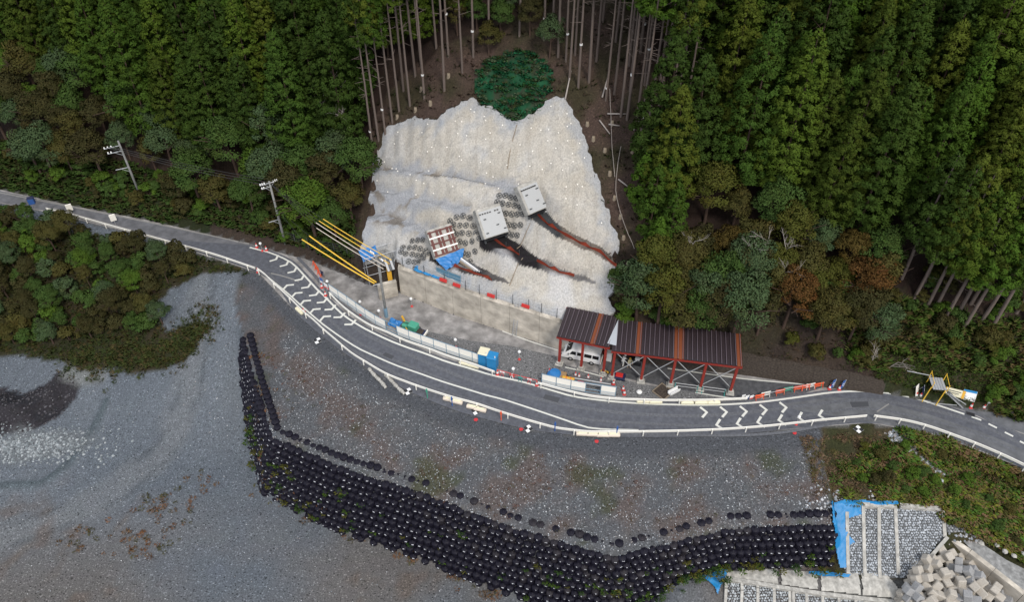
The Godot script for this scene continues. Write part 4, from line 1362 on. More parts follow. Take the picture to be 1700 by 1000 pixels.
func forest() -> void:
	var taken := []
	# bare-stemmed cedars that line the clearing
	var stems: Array = [Vector2(-17.85, -96.49), Vector2(-15.86, -98.62), Vector2(-14.26, -98.73), Vector2(-12.11, -98.34), Vector2(-9.23, -97.85), Vector2(-6.73, -99.17), Vector2(-19.83, -96.05), Vector2(-18.85, -96.21), Vector2(-16.83, -97.69), Vector2(-5.25, -100.45), Vector2(-3.11, -101.55), Vector2(0.97, -101.31), Vector2(4.27, -100.61), Vector2(5.46, -100.65), Vector2(6.15, -98.45), Vector2(7.18, -97.72), Vector2(8.38, -98.46), Vector2(7.55, -95.39), Vector2(8.72, -94.39), Vector2(10.15, -94.97), Vector2(11.14, -97.23), Vector2(12.32, -93.26), Vector2(13.43, -93.74), Vector2(14.22, -91.03), Vector2(14.99, -90.72), Vector2(16.31, -90.85), Vector2(15.46, -93.73), Vector2(16.7, -88.58), Vector2(17.92, -90.69), Vector2(18.39, -88.55), Vector2(19.89, -87.65), Vector2(20.45, -88.14), Vector2(22.02, -89.09), Vector2(17.34, -94.2), Vector2(18.97, -92.17), Vector2(21.08, -90.59), Vector2(12.02, -101.4), Vector2(13.72, -99.26), Vector2(15.38, -96.42), Vector2(16.9, -97.48), Vector2(-12.66, -102.51), Vector2(-10.47, -103.4), Vector2(-8.7, -101.47), Vector2(-15.3, -100.99), Vector2(-13.52, -101.81)]
	var si := 0
	for p in stems:
		var place := "standing left of the green netting" if p.x < -5.5 else "standing behind the green netting" if p.x < 4.5 else "standing right of the green netting"
		var row := ", at the edge" if behind_toe(p.x, p.y) < 27 else ", farther back"
		var t := plant_tree("tall_cedar_tree", "tall", si % 5, "cedar%d" % (si * 3 % 8), p, 0.92 + 0.03 * (si % 5), "tall bare-trunked %s cedar %s%s" % [TONES[si * 3 % 8], place, row], "tree", "bare-stemmed cedars round the clearing")
		if si % 3 == 0:
			var band := mb()
			var by := rng.randf_range(1.2, 6.0)
			tube(band, Vector3(0, by, 0), Vector3(0, by + 0.22, 0), 0.21, 0.21, 8)
			obj("white_band", band, M.white, t)
		taken.append(p)
		si += 1
	# bare trunks showing in the gap at the right
	for p: Vector2 in [Vector2(47.87, -71.76), Vector2(49.28, -69.98), Vector2(51, -69.39), Vector2(51.81, -68.97), Vector2(52.67, -67.72), Vector2(54.31, -68.17), Vector2(54.85, -66.76), Vector2(56.83, -67.13), Vector2(58.08, -66.56), Vector2(60.88, -67.64), Vector2(50.38, -71), Vector2(55.76, -68.87)]:
		plant_tree("tall_cedar_tree", "mid", si % 3, "cedar%d" % (si * 3 % 8), p, 0.95, "%s cedar whose bare lower trunk shows in the gap above the signs" % TONES[si * 3 % 8], "tree", "cedars with bare lower trunks at the right").get_child(0)
		taken.append(p)
		si += 1
	# the plantation on both sides
	var step := 4.35
	for j in 15:
		for i in 50:
			var x := -112.0 + i * step + (step / 2 if j % 2 else 0.0) + rng.randf_range(-1.4, 1.4)
			var z := lin(TOE, x) - 2.6 - j * step * 0.8 + rng.randf_range(-1.2, 1.2)
			var p := Vector2(x, z)
			var d := behind_toe(x, z)
			var deep := 30.0 if x < -20 else 33.0 if x < 15 else 43.0
			var roll := rng.randf()
			if d > deep or absf(x) > 0.67 * -z + 11.0 or within(p, clearing) or (x > -21.0 and x < 15.0 and d < 22.0):
				continue
			if by_pole(p): continue
			var near := false
			for q in taken:
				if p.distance_to(q) < 2.4: near = true
			if near: continue
			if x > 42.0 and d < 13.0 and z > -80.0: continue          # the open brush at the right
			taken.append(p)
			var belt := (x < -20.0 and d < (14.5 if x < -62.0 else 9.0)) or (x > 15.0 and d < 12.5)
			if belt:
				taken.pop_back()
			elif d > 3.0:
				var ti := int(roll * 1000) % 8
				plant_tree("cedar_tree", "cedar", int(roll * 100) % 6, "cedar%d" % ti, p, rng.randf_range(0.84, 1.12), "%s cedar %s" % [TONES[ti], whereabouts(p)], "tree", "cedars of the plantation")
	# belts of broadleaf trees along the foot of the hillside
	for j in 4:
		for i in 50:
			var x := -100.0 + i * 3.6 + (1.8 if j % 2 else 0.0) + rng.randf_range(-0.9, 0.9)
			var d := 3.4 + j * 3.3 + rng.randf_range(-0.8, 0.8)
			var roll := rng.randf()
			var p := Vector2(x, lin(TOE, x) - d)
			if (x > -21.0 and x < 16.5) or x > 45.0: continue
			if x > -62.0 and x < -44.0 and j > 2: continue
			if absf(x) > 0.67 * -p.y + 8.0 or by_pole(p) or within(p, clearing): continue
			var near := false
			for q in taken:
				if p.distance_to(q) < 2.3: near = true
			if near: continue
			taken.append(p)
			var left := x < 0
			var ti: int = ([0, 1, 1, 0, 6, 5, 0, 1, 7, 5] if left else [2, 5, 6, 0, 5, 6, 3, 1, 4, 0])[int(roll * 97) % 10]
			plant_tree("broadleaf_tree", "broad", int(roll * 1000) % 5, "broad%d" % ti, p, rng.randf_range(0.72, 1.05) if left else rng.randf_range(0.7, 0.95), "%s %sbroadleaf tree %s" % [LEAFTONES[ti], "" if left else "autumn ", whereabouts(p)], "tree", "broadleaf trees below the cedars on the left" if left else "autumn broadleaf trees behind the shed")
	for x in [28.6, 31.0, 33.6, 36.2, 38.8, 41.5, 43.5, 30.0, 35.0, 40.0]:
		si += 1
		var ti: int = [3, 5, 2, 6, 5][si % 5]
		var d := 4.6 if si % 2 else 7.2
		plant_tree("broadleaf_tree", "broad", si % 5, "broad%d" % ti, Vector2(x, lin(TOE, x) - d), rng.randf_range(0.72, 0.92), "%s autumn broadleaf tree above the dark bank, %s" % [LEAFTONES[ti], "right of the shed" if x < 33 else "behind the orange barriers" if x < 39 else "left of the scaffold steps"], "tree", "autumn broadleaf trees behind the shed")
	# crowns that hang over the right half of the shed roof
	for p in [Vector2(15.5, -69.37), Vector2(18, -68.02), Vector2(20.3, -67.7), Vector2(22.4, -67.18), Vector2(24.6, -67.15), Vector2(27, -66.99), Vector2(17, -71.64), Vector2(21, -70.5), Vector2(25.5, -70.22)]:
		si += 1
		var ti: int = [5, 0, 6, 1, 2][si % 5]
		plant_tree("overhanging_tree", "broad", si % 5, "broad%d" % ti, p, rng.randf_range(0.92, 1.12), "%s broadleaf tree leaning over the shed roof, %s" % [LEAFTONES[ti], "by the roof gap" if p.x < 17 else "by the middle of the long bay" if p.x < 23 else "by the shed's right end"], "tree", "broadleaf trees overhanging the shed")
	# younger trees at the right rim of the clearing
	for p: Vector2 in [Vector2(17.26, -77.25), Vector2(16.3, -80.49), Vector2(18.76, -81.67), Vector2(19.1, -78.35), Vector2(20.2, -83.5), Vector2(18.44, -85.55), Vector2(19.59, -75.32), Vector2(17.6, -73.86)]:
		si += 1
		plant_tree("young_cedar_tree", "young", si % 3, "cedar%d" % [1, 4, 0][si % 3], p, 0.95, "young %s cedar at the right rim of the bare slope" % TONES[[1, 4, 0][si % 3]], "tree", "young cedars at the rim")
	for p: Vector2 in [Vector2(-3.1, -100.29), Vector2(-1.47, -102.08), Vector2(2.42, -101), Vector2(4.97, -98.43), Vector2(-7.46, -103.74), Vector2(-4.78, -103.69), Vector2(4.04, -102.87), Vector2(0, -103.77)]:
		si += 1
		plant_tree("broadleaf_tree", "broad", si % 5, "broad%d" % [1, 5, 0, 6][si % 4], p, 0.6, "small %s broadleaf tree just above the green netting" % LEAFTONES[[1, 5, 0, 6][si % 4]], "tree", "small trees above the green netting")
	# bare dead crowns among the leaves
	var spots: Array = [Vector2(30.9, -72.29), Vector2(32.89, -71.44), Vector2(28.15, -71.83), Vector2(31.66, -69.2), Vector2(21.14, -72.77), Vector2(-25.49, -100.76), Vector2(-26.81, -98.6), Vector2(-22.49, -95.97), Vector2(43.25, -63.67), Vector2(45.4, -63.3), Vector2(-24.35, -107.09)]
	for i in spots.size():
		var s := mb(true)
		limb(s, Vector3(0, -0.5, 0), Vector3(rng.randf_range(-0.5, 0.5), 1, 0.3).normalized(), 2.4, 0.07, 3)
		var o := obj("dead_tree", s, M.dead_wood)
		var p: Vector2 = spots[i]
		o.position = Vector3(p.x, ground(p.x, p.y) + (5.5 if i < 8 else 0.2), p.y)
		tag(o, "pale leafless dead tree %s" % whereabouts(p), "dead tree", "dead trees among the foliage")
	# stumps and felled stems on the bare slope
	var n := 0
	for p: Vector2 in [Vector2(12.03, -87.32), Vector2(12.59, -84.71), Vector2(10.58, -88.71), Vector2(13.14, -82.11), Vector2(9.83, -90.39), Vector2(13.86, -80.16), Vector2(15.06, -82), Vector2(15.58, -87.12), Vector2(13.03, -90.25), Vector2(-12.6, -99.77), Vector2(-11.21, -97.22), Vector2(-13.42, -97.78), Vector2(-16.12, -98.05), Vector2(-8.66, -99.21), Vector2(14.18, -77.92), Vector2(14.64, -75.08)]:
		var s := mb(true)
		lathe(s, [Vector2(0.34, -0.3), Vector2(0.24, 0.15), Vector2(0.2, 0.42), Vector2(0.0, 0.43)], 8, 0.06)
		var o := obj("tree_stump", s, M.weather_wood)
		o.position = on(p)
		tag(o, "sawn tree stump on the bare earth %s of the concrete slope%s" % ["left" if p.x < -5 else "right", ", higher up" if n < 6 else ""], "stump", "stumps on the bare slope")
		n += 1
	n = 0
	for l in [[Vector2(12.43, -91.26), Vector2(14.92, -90.99)], [Vector2(11.4, -90.65), Vector2(12.69, -88.94)], [Vector2(12.56, -90.06), Vector2(13.95, -89.73)], [Vector2(15.8, -89.39), Vector2(16.6, -90.3)], [Vector2(11.85, -93.41), Vector2(12.85, -95.93)], [Vector2(12.39, -68.07), Vector2(18.86, -67.64)], [Vector2(6.96, -92.74), Vector2(7.79, -96.18)], [Vector2(13.65, -84.01), Vector2(15.15, -82.76)]]:
		var s := mb(true)
		tube(s, on(l[0]) + Vector3(0, 0.25, 0), on(l[1]) + Vector3(0, 0.35, 0), 0.11, 0.07, 7)
		tag(obj("felled_log", s, M.dead_wood), "thin felled log lying on the bare earth " + ["across the slope at mid height", "below the crosswise log", "short, beside the crosswise log", "right of the crosswise log", "pointing uphill", "behind the shed roof", "beside the netting", "low on the slope"][n], "log")
		n += 1


func by_pole(p: Vector2) -> bool:
	for q in [Vector2(-56.76, -98.12), Vector2(-32.89, -88.36)]:
		if absf(p.x - q.x + 0.5) < 4.2 and p.y > q.y - 1.5 and p.y < q.y + 8.0: return true
	return false


func bushes() -> void:
	# the thicket's close mass of shrubs
	var zone := PackedVector2Array([Vector2(-86.58, -99.62), Vector2(-78.84, -97.08), Vector2(-69.32, -94.19), Vector2(-59.04, -91), Vector2(-49, -87.42), Vector2(-43.61, -85.3), Vector2(-45.38, -82.71), Vector2(-47.96, -80.93), Vector2(-49.76, -79.49), Vector2(-49.39, -77.44), Vector2(-45.72, -75.75), Vector2(-44.6, -74.29), Vector2(-46.16, -72.99), Vector2(-54.22, -73.27), Vector2(-62.47, -74.28), Vector2(-72.93, -76.21), Vector2(-79.63, -77.37)])
	var lo := Vector2(1e9, 1e9)
	var hi := -lo
	for p in zone:
		lo = lo.min(p)
		hi = hi.max(p)
	for jy in int((hi.y - lo.y) / 2.1):
		for ix in int((hi.x - lo.x) / 2.35):
			var p := lo + Vector2(ix * 2.35 + (1.15 if jy % 2 else 0.0), jy * 2.1) + Vector2(rng.randf_range(-0.7, 0.7), rng.randf_range(-0.6, 0.6))
			if not within(p, zone): continue
			var df := before_road(p.x, p.y)
			if df < 1.6: continue
			var dry := rough.get_noise_2d(p.x * 1.1 + 7.0, p.y * 1.1) + 0.25 * ss(9, 4, df)
			var ti: int = [6, 5, 6, 6][(ix + jy) % 4] if dry > 0.2 else [0, 0, 7, 1, 0, 0, 5][(ix * 3 + jy) % 7]
			var place: String = ("close under the left road" if df < 9 else "in the middle of the thicket" if df < 17 else "at the gravel edge of the thicket") + (", far left" if p.x < -66 else ", towards the gravel ramp" if p.x > -50 else "")
			if (ix * 7 + jy * 3) % 5 < 2 and df > 3.5:
				plant_tree("bushy_tree", "broad", (ix + jy) % 5, "broad%d" % ti, p, rng.randf_range(0.4, 0.56), "%s rounded bushy tree %s" % [LEAFTONES[ti], place], "tree", "bushy trees between the left road and the gravel")
			else:
				plant_tree("shrub", "shrub", (ix + jy) % 4, "broad%d" % ti, p, rng.randf_range(0.75, 1.2), "%s low shrub %s" % [LEAFTONES[ti], place], "shrub", "shrubs between the left road and the gravel")
	# shrubs among the weeds of the right bank
	var k2 := 0
	for p in [Vector2(45.33, -53.78), Vector2(46.49, -50.57), Vector2(49.19, -52.7), Vector2(51.02, -51.96), Vector2(52.64, -50.57), Vector2(54.42, -49.84), Vector2(51.04, -49.86), Vector2(49.19, -48.42), Vector2(52.97, -47.71), Vector2(54.65, -46.49), Vector2(55.86, -45.46), Vector2(53.14, -44.94), Vector2(55.02, -43.92), Vector2(47.64, -49.86), Vector2(45.12, -50.57), Vector2(43.26, -51.27), Vector2(42.27, -52.71), Vector2(40.47, -53.8), Vector2(39.32, -51.99), Vector2(42.19, -49.86), Vector2(45.82, -48.42), Vector2(51.31, -46.49), Vector2(50.04, -47.01), Vector2(56.99, -48.94), Vector2(55.62, -49.69), Vector2(43.9, -48.78), Vector2(40.83, -49.86), Vector2(39.47, -49.86)]:
		var ti: int = [7, 0, 5, 2, 0, 6, 7][k2 % 7]
		plant_tree("bank_shrub", "shrub", k2 % 4, "broad%d" % ti, p, rng.randf_range(0.3, 0.62), "%s small shrub among the weeds of the right bank, %s" % [LEAFTONES[ti], "by the gully" if p.x < 44 else "below the guard rail" if before_road(p.x, p.y) < 5 else "low on the bank"], "shrub", "small shrubs among the weeds")
		k2 += 1
	# the strip of growth along the back of the left road
	for k in 58:
		var x := -90.0 + k * 1.05 + rng.randf_range(-0.4, 0.4)
		var d := rng.randf_range(1.4, 5.2)
		var p := Vector2(x, lin(TOE, x) - d)
		if x > -22 : continue
		var ti: int = [7, 0, 0, 5, 6, 7, 0][k % 7]
		plant_tree("roadside_shrub", "shrub", k % 4, "broad%d" % ti, p, rng.randf_range(0.6, 1.05), "%s creeper-covered shrub on the bank behind the left road%s" % [LEAFTONES[ti], ", beyond the first pole" if x < -62 else ", between the poles" if x < -42 else ", near the yellow cable covers"], "shrub", "shrubs on the bank behind the left road")
	# brush at the right, above the road
	for k in 96:
		var x := rng.randf_range(33.0, 72.0)
		var d := rng.randf_range(1.0, 13.0)
		if x < 46.0 and d > 6.0: continue
		if x > 45.5 and x < 57.0 and d < 4.2: continue
		var p := Vector2(x, lin(TOE, x) - d)
		var ti: int = [0, 7, 5, 6, 2, 7, 5, 0][k % 8]
		plant_tree("brush_shrub", "shrub", k % 4, "broad%d" % ti, p, rng.randf_range(0.5, 1.0), "%s brush shrub on the bank %s" % [LEAFTONES[ti], "left of the scaffold steps" if x < 47 else "above the white sign boards" if x < 56 else "right of the white sign boards"], "shrub", "brush on the right bank")
	for p: Vector2 in [Vector2(13.63, -71.42), Vector2(14.35, -70.16), Vector2(13.3, -73.28), Vector2(15.52, -71.92), Vector2(16.59, -70.49), Vector2(18.04, -69.28), Vector2(15.03, -73.19), Vector2(19.48, -68.28), Vector2(13.95, -68.98)]:
		var ti: int = [0, 7, 6][int(absf(p.x * 7.0)) % 3]
		plant_tree("brush_shrub", "shrub", int(absf(p.y)) % 4, "broad%d" % ti, p, 0.9, "%s shrub at the right foot of the concrete slope" % LEAFTONES[ti], "shrub", "shrubs at the foot of the slope")


# ---------------------------------------------------------------- wall of black sandbags
func floor_level(x: float, z: float) -> float:
	# riverbed at the left, river bank at the right
	var df := before_road(x, z)
	var left := -9.8 * ss(0, lerpf(28.5, 14.0, ss(-40, -27, x)), df)
	var right := lin(RIGHTH, z)
	right = lerpf(minf(right, -6.5), right, ss(35.1, 35.5, x)) * ss(0, 3, df)
	return lerpf(left, right, ss(13, 18, x))


const ORDINAL: Array = ["top", "second", "third", "fourth", "fifth", "sixth", "seventh", "eighth", "ninth", "tenth", "lowest"]


func sandbags() -> void:
	var bags := []
	var line := WALLLINE.slice(1)
	for k in 11:
		var off := []
		for i in line.size():
			off.append(line[i] - side(line, i) * (0.1 + k * (0.31 if i < 2 else 0.34 if i == 2 else 0.37)))
		var pts := smooth_straight(off, 0.83, 0.08 * (k % 3))
		for i in pts.size():
			var p: Vector2 = pts[i] + Vector2(rng.randf_range(-0.08, 0.08), rng.randf_range(-0.08, 0.08))
			var y := -1.6 - 0.86 * (k + 1) + rng.randf_range(-0.07, 0.07)
			if y + 0.45 < floor_level(p.x, p.y): continue
			bags.append([Vector3(p.x, y, p.y), k, pts[mini(i + 1, pts.size() - 1)] - pts[maxi(i - 1, 0)]])
	# the second row on the crest of the left arm, and the half-buried row behind the crest
	for r in [[-0.95, 0, 2, -1.95], [-1.35, 2, 12, -2.2]]:
		var off := []
		for i in range(r[1], mini(r[2] + 1, line.size())):
			off.append(line[i] - side(line, i) * r[0])
		for p in smooth_straight(off, 0.86, 0.2):
			if r[1] > 0 and rng.randf() < 0.14: continue
			bags.append([Vector3(p.x, r[3] if r[1] == 0 and r[0] > -1.0 else ground(p.x, p.y) - 0.72 + rng.randf_range(-0.16, 0.12), p.y), 11, Vector2(1, 0)])
	var eye := Vector3(0, 76, 0)
	bags.sort_custom(func(a, b): return eye.distance_squared_to(a[0]) < eye.distance_squared_to(b[0]))
	var kinds := []
	for k in 3:
		var s := mb(true)
		lathe(s, [Vector2(0.45, 0), Vector2(0.54, 0.07), Vector2(0.55, 0.3), Vector2(0.515, 0.48), Vector2(0.55, 0.66), Vector2(0.53, 0.86), Vector2(0.43, 0.97), Vector2(0.2, 0.985), Vector2(0.1, 1.02), Vector2(0.07, 1.08), Vector2(0.15, 1.17), Vector2(0.05, 1.2)], 16, 0.075, Vector3.ZERO, k * 3)
		s.generate_normals()
		kinds.append(s.commit())
	var tm := mb()
	box(tm, Vector3(0.1, 0.84, 0.49), Vector3(0.3, 0.09, 0.03), Basis(Vector3.RIGHT, -0.5))
	tm.generate_normals()
	var tag_mesh := tm.commit()
	var rest := MultiMesh.new()
	rest.transform_format = MultiMesh.TRANSFORM_3D
	rest.mesh = kinds[0]
	rest.instance_count = maxi(0, bags.size() - 300)
	var tags := MultiMesh.new()
	tags.transform_format = MultiMesh.TRANSFORM_3D
	tags.mesh = tag_mesh
	tags.instance_count = rest.instance_count
	for i in bags.size():
		var b: Array = bags[i]
		var d: Vector2 = b[2].normalized()
		var outw := -d.orthogonal()
		var yaw := atan2(outw.x, outw.y) + rng.randf_range(-0.35, 0.35)
		if i < 300:
			var x: float = b[0].x
			var place := "facing the riverbed" if x < 9.0 else "at the outer corner" if x < 13.0 else "above the apron"
			if x < -12.0: place = "at the wall's far left"
			elif x < 0.0: place = "left of mid wall"
			var label: String = "black tagged bulk sandbag in the %s course, %s" % [ORDINAL[b[1]], place] if b[1] < 11 else "half-buried black sandbag behind the crest of the wall"
			var t := thing("black_sandbag", label, "sandbag", b[0], yaw, "black bulk sandbags stacked in the long wall")
			t.rotation.x = rng.randf_range(-0.09, 0.09)
			t.rotation.z = rng.randf_range(-0.09, 0.09)
			t.scale = Vector3(0.85, 0.86 * rng.randf_range(0.88, 1.05), 0.85) * rng.randf_range(0.93, 1.08)
			mi("bag", kinds[i % 3], M.sack if i % 4 else M.sack_faded, t)
			if b[1] < 11: mi("tag", tag_mesh, M.tag_white, t)
		else:
			rest.set_instance_transform(i - 300, Transform3D(Basis(Vector3.UP, yaw).scaled(Vector3.ONE * rng.randf_range(0.8, 0.92)), b[0]))
			tags.set_instance_transform(i - 300, Transform3D(Basis(Vector3.UP, yaw).scaled(Vector3.ONE * (0.86 if b[1] < 11 else 0.01)), b[0]))
	var far := MultiMeshInstance3D.new()
	far.name = "more_black_sandbags"
	far.multimesh = rest
	far.material_override = M.sack
	add_child(far)
	tag(far, "the further black bulk sandbags of the stacked wall", "sandbags", "", "stuff")
	var ft := MultiMeshInstance3D.new()
	ft.name = "tags"
	ft.multimesh = tags
	ft.material_override = M.tag_white
	far.add_child(ft)
	ft.set_meta("kind", "stuff")


func smooth_straight(pts: Array, step: float, start: float) -> Array:
	var out := []
	var left := start * step
	for i in pts.size() - 1:
		var a: Vector2 = pts[i]
		var b: Vector2 = pts[i + 1]
		var l := a.distance_to(b)
		while left < l:
			out.append(a.lerp(b, left / l))
			left += step
		left -= l
	return out


# ---------------------------------------------------------------- river bank at the right
func drape_poly(poly: PackedVector2Array, lift: float, st: float, wob: float, thick := 0.0) -> Mesh:
	var lo := Vector2(1e9, 1e9)
	var hi := -lo
	for p in poly:
		lo = lo.min(p)
		hi = hi.max(p)
	var nx := int((hi.x - lo.x) / st) + 2
	var nz := int((hi.y - lo.y) / st) + 2
	var v := PackedVector3Array()
	var c := PackedColorArray()
	var keep := PackedByteArray()
	for j in nz + 1:
		for i in nx + 1:
			var p := lo + Vector2(i - 0.5, j - 0.5) * st
			keep.append(1 if within(p, poly) else 0)
			v.append(v3(p, ground(p.x, p.y) + lift + wob * (fine.get_noise_2d(p.x * 3, p.y * 3) + 0.6 * sin(p.x * 2.3 + p.y) * cos(p.y * 3.1))))
			c.append(Color.WHITE)
	return grid_mesh(v, c, nx, nz, keep)


func rib(st: SurfaceTool, a: Vector2, b: Vector2, w: float, lift: float) -> void:
	var n := 6
	var d := (b - a).normalized()
	for k in n:
		var p := a.lerp(b, float(k) / n)
		var q := a.lerp(b, float(k + 1) / n)
		var pa := Vector3(p.x, base_height(p.x, p.y) + lift, p.y)
		var qa := Vector3(q.x, base_height(q.x, q.y) + lift, q.y)
		var ax := (qa - pa).normalized()
		var up := Vector3(0, 1, 0)
		var sd := ax.cross(up).normalized()
		box(st, (pa + qa) / 2.0, Vector3(w, 0.5, pa.distance_to(qa)), Basis(sd, ax.cross(sd) * -1.0, -ax))


func revetment() -> void:
	var t := thing("stone_revetment", "sloping stone-filled bank revetment divided by pale concrete ribs", "embankment", v3(Vector2(41.59, -43.74), -2.0))
	var under := mi("bedding", drape_poly(PackedVector2Array([Vector2(35.62, -46.9), Vector2(42.35, -46.9), Vector2(49.99, -46.59), Vector2(52.6, -46.08), Vector2(52.63, -45.15), Vector2(49.81, -44.84), Vector2(47.9, -44.33), Vector2(45.59, -42.39), Vector2(42.64, -40.47), Vector2(40.72, -40.66), Vector2(36.23, -41.11)]), 0.05, 0.3, 0.02), M.stone_panel, t)
	under.position = -t.position
	for r in [[Vector2(36.92, -46.49), Vector2(36.66, -41.28)], [Vector2(38.76, -47.01), Vector2(38.44, -40.98)], [Vector2(40.49, -46.9), Vector2(40.03, -40.79)], [Vector2(42.29, -46.9), Vector2(42.11, -41.17)], [Vector2(47.53, -46.59), Vector2(47.5, -44.33)]]:
		var s := mb()
		rib(s, r[0], r[1], 0.36, 0.06)
		obj("rib", s, M.pale_concrete, t).position = -t.position
	for r in [[Vector2(38.76, -47.01), Vector2(42.42, -46.85)], [Vector2(42.83, -46.95), Vector2(47.33, -46.64)]]:
		var s := mb()
		rib(s, r[0], r[1], 0.5, 0.08)
		obj("top_beam", s, M.pale_concrete, t).position = -t.position
	stone_field(t, PackedVector2Array([Vector2(35.87, -46.7), Vector2(42.34, -46.8), Vector2(47.45, -46.49), Vector2(47.24, -44.33), Vector2(45.62, -42.65), Vector2(42.6, -40.79), Vector2(36.26, -41.23)]), 0.26, Color(0.33, 0.35, 0.37))
	stone_field(t, PackedVector2Array([Vector2(47.84, -46.39), Vector2(49.98, -46.49), Vector2(52.58, -45.87), Vector2(52.37, -45.15), Vector2(47.78, -44.43)]), 0.3, Color(0.24, 0.25, 0.26))
	# concrete apron and the lower slope
	var ap := thing("concrete_apron", "flat grey concrete apron at the foot of the black sandbag wall", "apron", v3(Vector2(32.14, -40.61), -6.5))
	var slabs := [[Vector2(22.82, -41.15), Vector2(24.16, -41.64), Vector2(29.18, -41.85), Vector2(28.91, -40.03), Vector2(23.78, -40.66)], [Vector2(29.45, -41.85), Vector2(33.46, -41.5), Vector2(33.12, -39.5), Vector2(29.16, -39.97)], [Vector2(33.71, -41.43), Vector2(37.91, -41.28), Vector2(37.66, -39.06), Vector2(33.38, -39.45)], [Vector2(38.04, -41.28), Vector2(40.87, -41.28), Vector2(42.11, -39.3), Vector2(42.32, -38.71), Vector2(37.79, -39.06)]]
	for sl in slabs:
		var pl := PackedVector2Array(sl)
		mi("slab", drape_poly(pl, 0.1, 0.12, 0.01), M.pale_concrete, ap).position = -ap.position
	var low := thing("lower_revetment", "lower stone-filled slope with closely spaced pale concrete ribs", "embankment", v3(Vector2(32.15, -39.57), -8.0))
	var sb := mb()
	var top_pts: Array = [Vector2(23.17, -40.6), Vector2(26.56, -40.09), Vector2(29.93, -39.55), Vector2(33.43, -39.15), Vector2(37.77, -38.76), Vector2(42.3, -38.42)]
	for i in top_pts.size() - 1:
		rib(sb, top_pts[i], top_pts[i + 1], 0.42, 0.12)
	obj("top_beam", sb, M.pale_concrete, low).position = -low.position
	for r in [[Vector2(23.24, -40.6), Vector2(22.88, -37.83)], [Vector2(24.91, -40.35), Vector2(24.64, -37.83)], [Vector2(26.56, -40.09), Vector2(26.4, -37.83)], [Vector2(28.27, -39.78), Vector2(28.22, -37.83)], [Vector2(29.93, -39.55), Vector2(29.91, -37.83)], [Vector2(30.32, -39.5), Vector2(30.3, -37.83)], [Vector2(31.74, -39.35), Vector2(31.73, -37.83)], [Vector2(33.43, -39.15), Vector2(33.48, -37.83)], [Vector2(35.18, -38.96), Vector2(35.24, -37.83)], [Vector2(36.99, -38.81), Vector2(37.06, -37.83)]]:
		var s := mb()
		rib(s, r[0], r[1], 0.3, 0.08)
		obj("rib", s, M.pale_concrete, low).position = -low.position
	stone_field(low, PackedVector2Array([Vector2(23.34, -40.41), Vector2(26.54, -39.97), Vector2(29.92, -39.45), Vector2(33.42, -39.06), Vector2(42.3, -38.37), Vector2(42.25, -37.69), Vector2(23.14, -37.69)]), 0.27, Color(0.33, 0.35, 0.36))
	# bright blue sheets
	for b in [[[Vector2(35.04, -47.08), Vector2(36.84, -47.57), Vector2(40.17, -47.5), Vector2(42.76, -47.43), Vector2(42.69, -46.95), Vector2(38.81, -46.85), Vector2(38.62, -46.08), Vector2(37.41, -45.87), Vector2(36.85, -45.56), Vector2(36.67, -44.94), Vector2(37.09, -44.33), Vector2(37.71, -43.77), Vector2(37.09, -43.51), Vector2(36.81, -42.39), Vector2(36.48, -41.53), Vector2(35.75, -41.58), Vector2(35.4, -43.14), Vector2(34.54, -44.54)], "bright blue plastic sheet along the end of the black sandbag wall"], [[Vector2(20.09, -41.16), Vector2(22.17, -41.71), Vector2(24.04, -42.09), Vector2(23.43, -40.94), Vector2(22.59, -39.78), Vector2(22.15, -38.96), Vector2(21.81, -39.78), Vector2(20.75, -40.66)], "bright blue plastic sheet hanging below the sandbag wall by the apron"], [[Vector2(32.4, -41.5), Vector2(34.39, -41.5), Vector2(37.01, -41.04), Vector2(36.66, -40.72), Vector2(33.93, -40.8), Vector2(32.31, -41.15)], "strip of blue plastic sheet at the foot of the sandbag wall"]]:
		tag(mi("blue_sheet", drape_poly(PackedVector2Array(b[0]), 0.3, 0.1, 0.09), M.tarp_bright), b[1], "plastic sheet")
	# the wall and path at the lower right
	var wl := thing("bank_wall", "weathered concrete bank wall beside the heap of concrete blocks", "wall", v3(Vector2(48.45, -44.21), -4.5))
	var wp: Array = [Vector2(48.35, -44.28), Vector2(49.85, -42.77), Vector2(51.55, -40.61), Vector2(53.57, -38), Vector2(55.16, -36.07)]
	for i in wp.size() - 1:
		var s := mb()
		var a: Vector2 = wp[i]
		var b: Vector2 = wp[i + 1]
		var d := b - a
		box(s, v3((a + b) / 2.0, -6.0) - wl.position, Vector3(d.length() - 0.02, 3.6, 0.6), Basis(Vector3.UP, -d.angle()), 0.04)
		obj("wall_section", s, M.concrete, wl)
	struct("bank_path", drape_flat(PackedVector2Array([Vector2(49.19, -44.72), Vector2(51.29, -43.85), Vector2(53.32, -41.72), Vector2(55.77, -40), Vector2(57.68, -38.66), Vector2(56.25, -35.75), Vector2(53.89, -38), Vector2(51.73, -40.75), Vector2(50.04, -42.91)]), -4.2), M.grey_concrete)
	var kb := thing("kerb_beam", "pale concrete edge beam between the stone revetment and the block heap", "beam", v3(Vector2(45.6, -42.39), -5.5))
	var ks := mb()
	rib(ks, Vector2(47.75, -44.15), Vector2(42.54, -39.88), 0.35, 0.4)
	obj("beam", ks, M.pale_concrete, kb).position = -kb.position
	# concrete wave-breaking blocks, thrown in a heap
	var bm := mb()
	for k in 3:
		var sz := Vector3(1.02, 1.02, 1.02)
		sz[k] = 3.0
		box(bm, Vector3.ZERO, sz - Vector3.ONE * 0.004 * k, Basis(), 0.1)
	bm.generate_normals()
	var block := bm.commit()
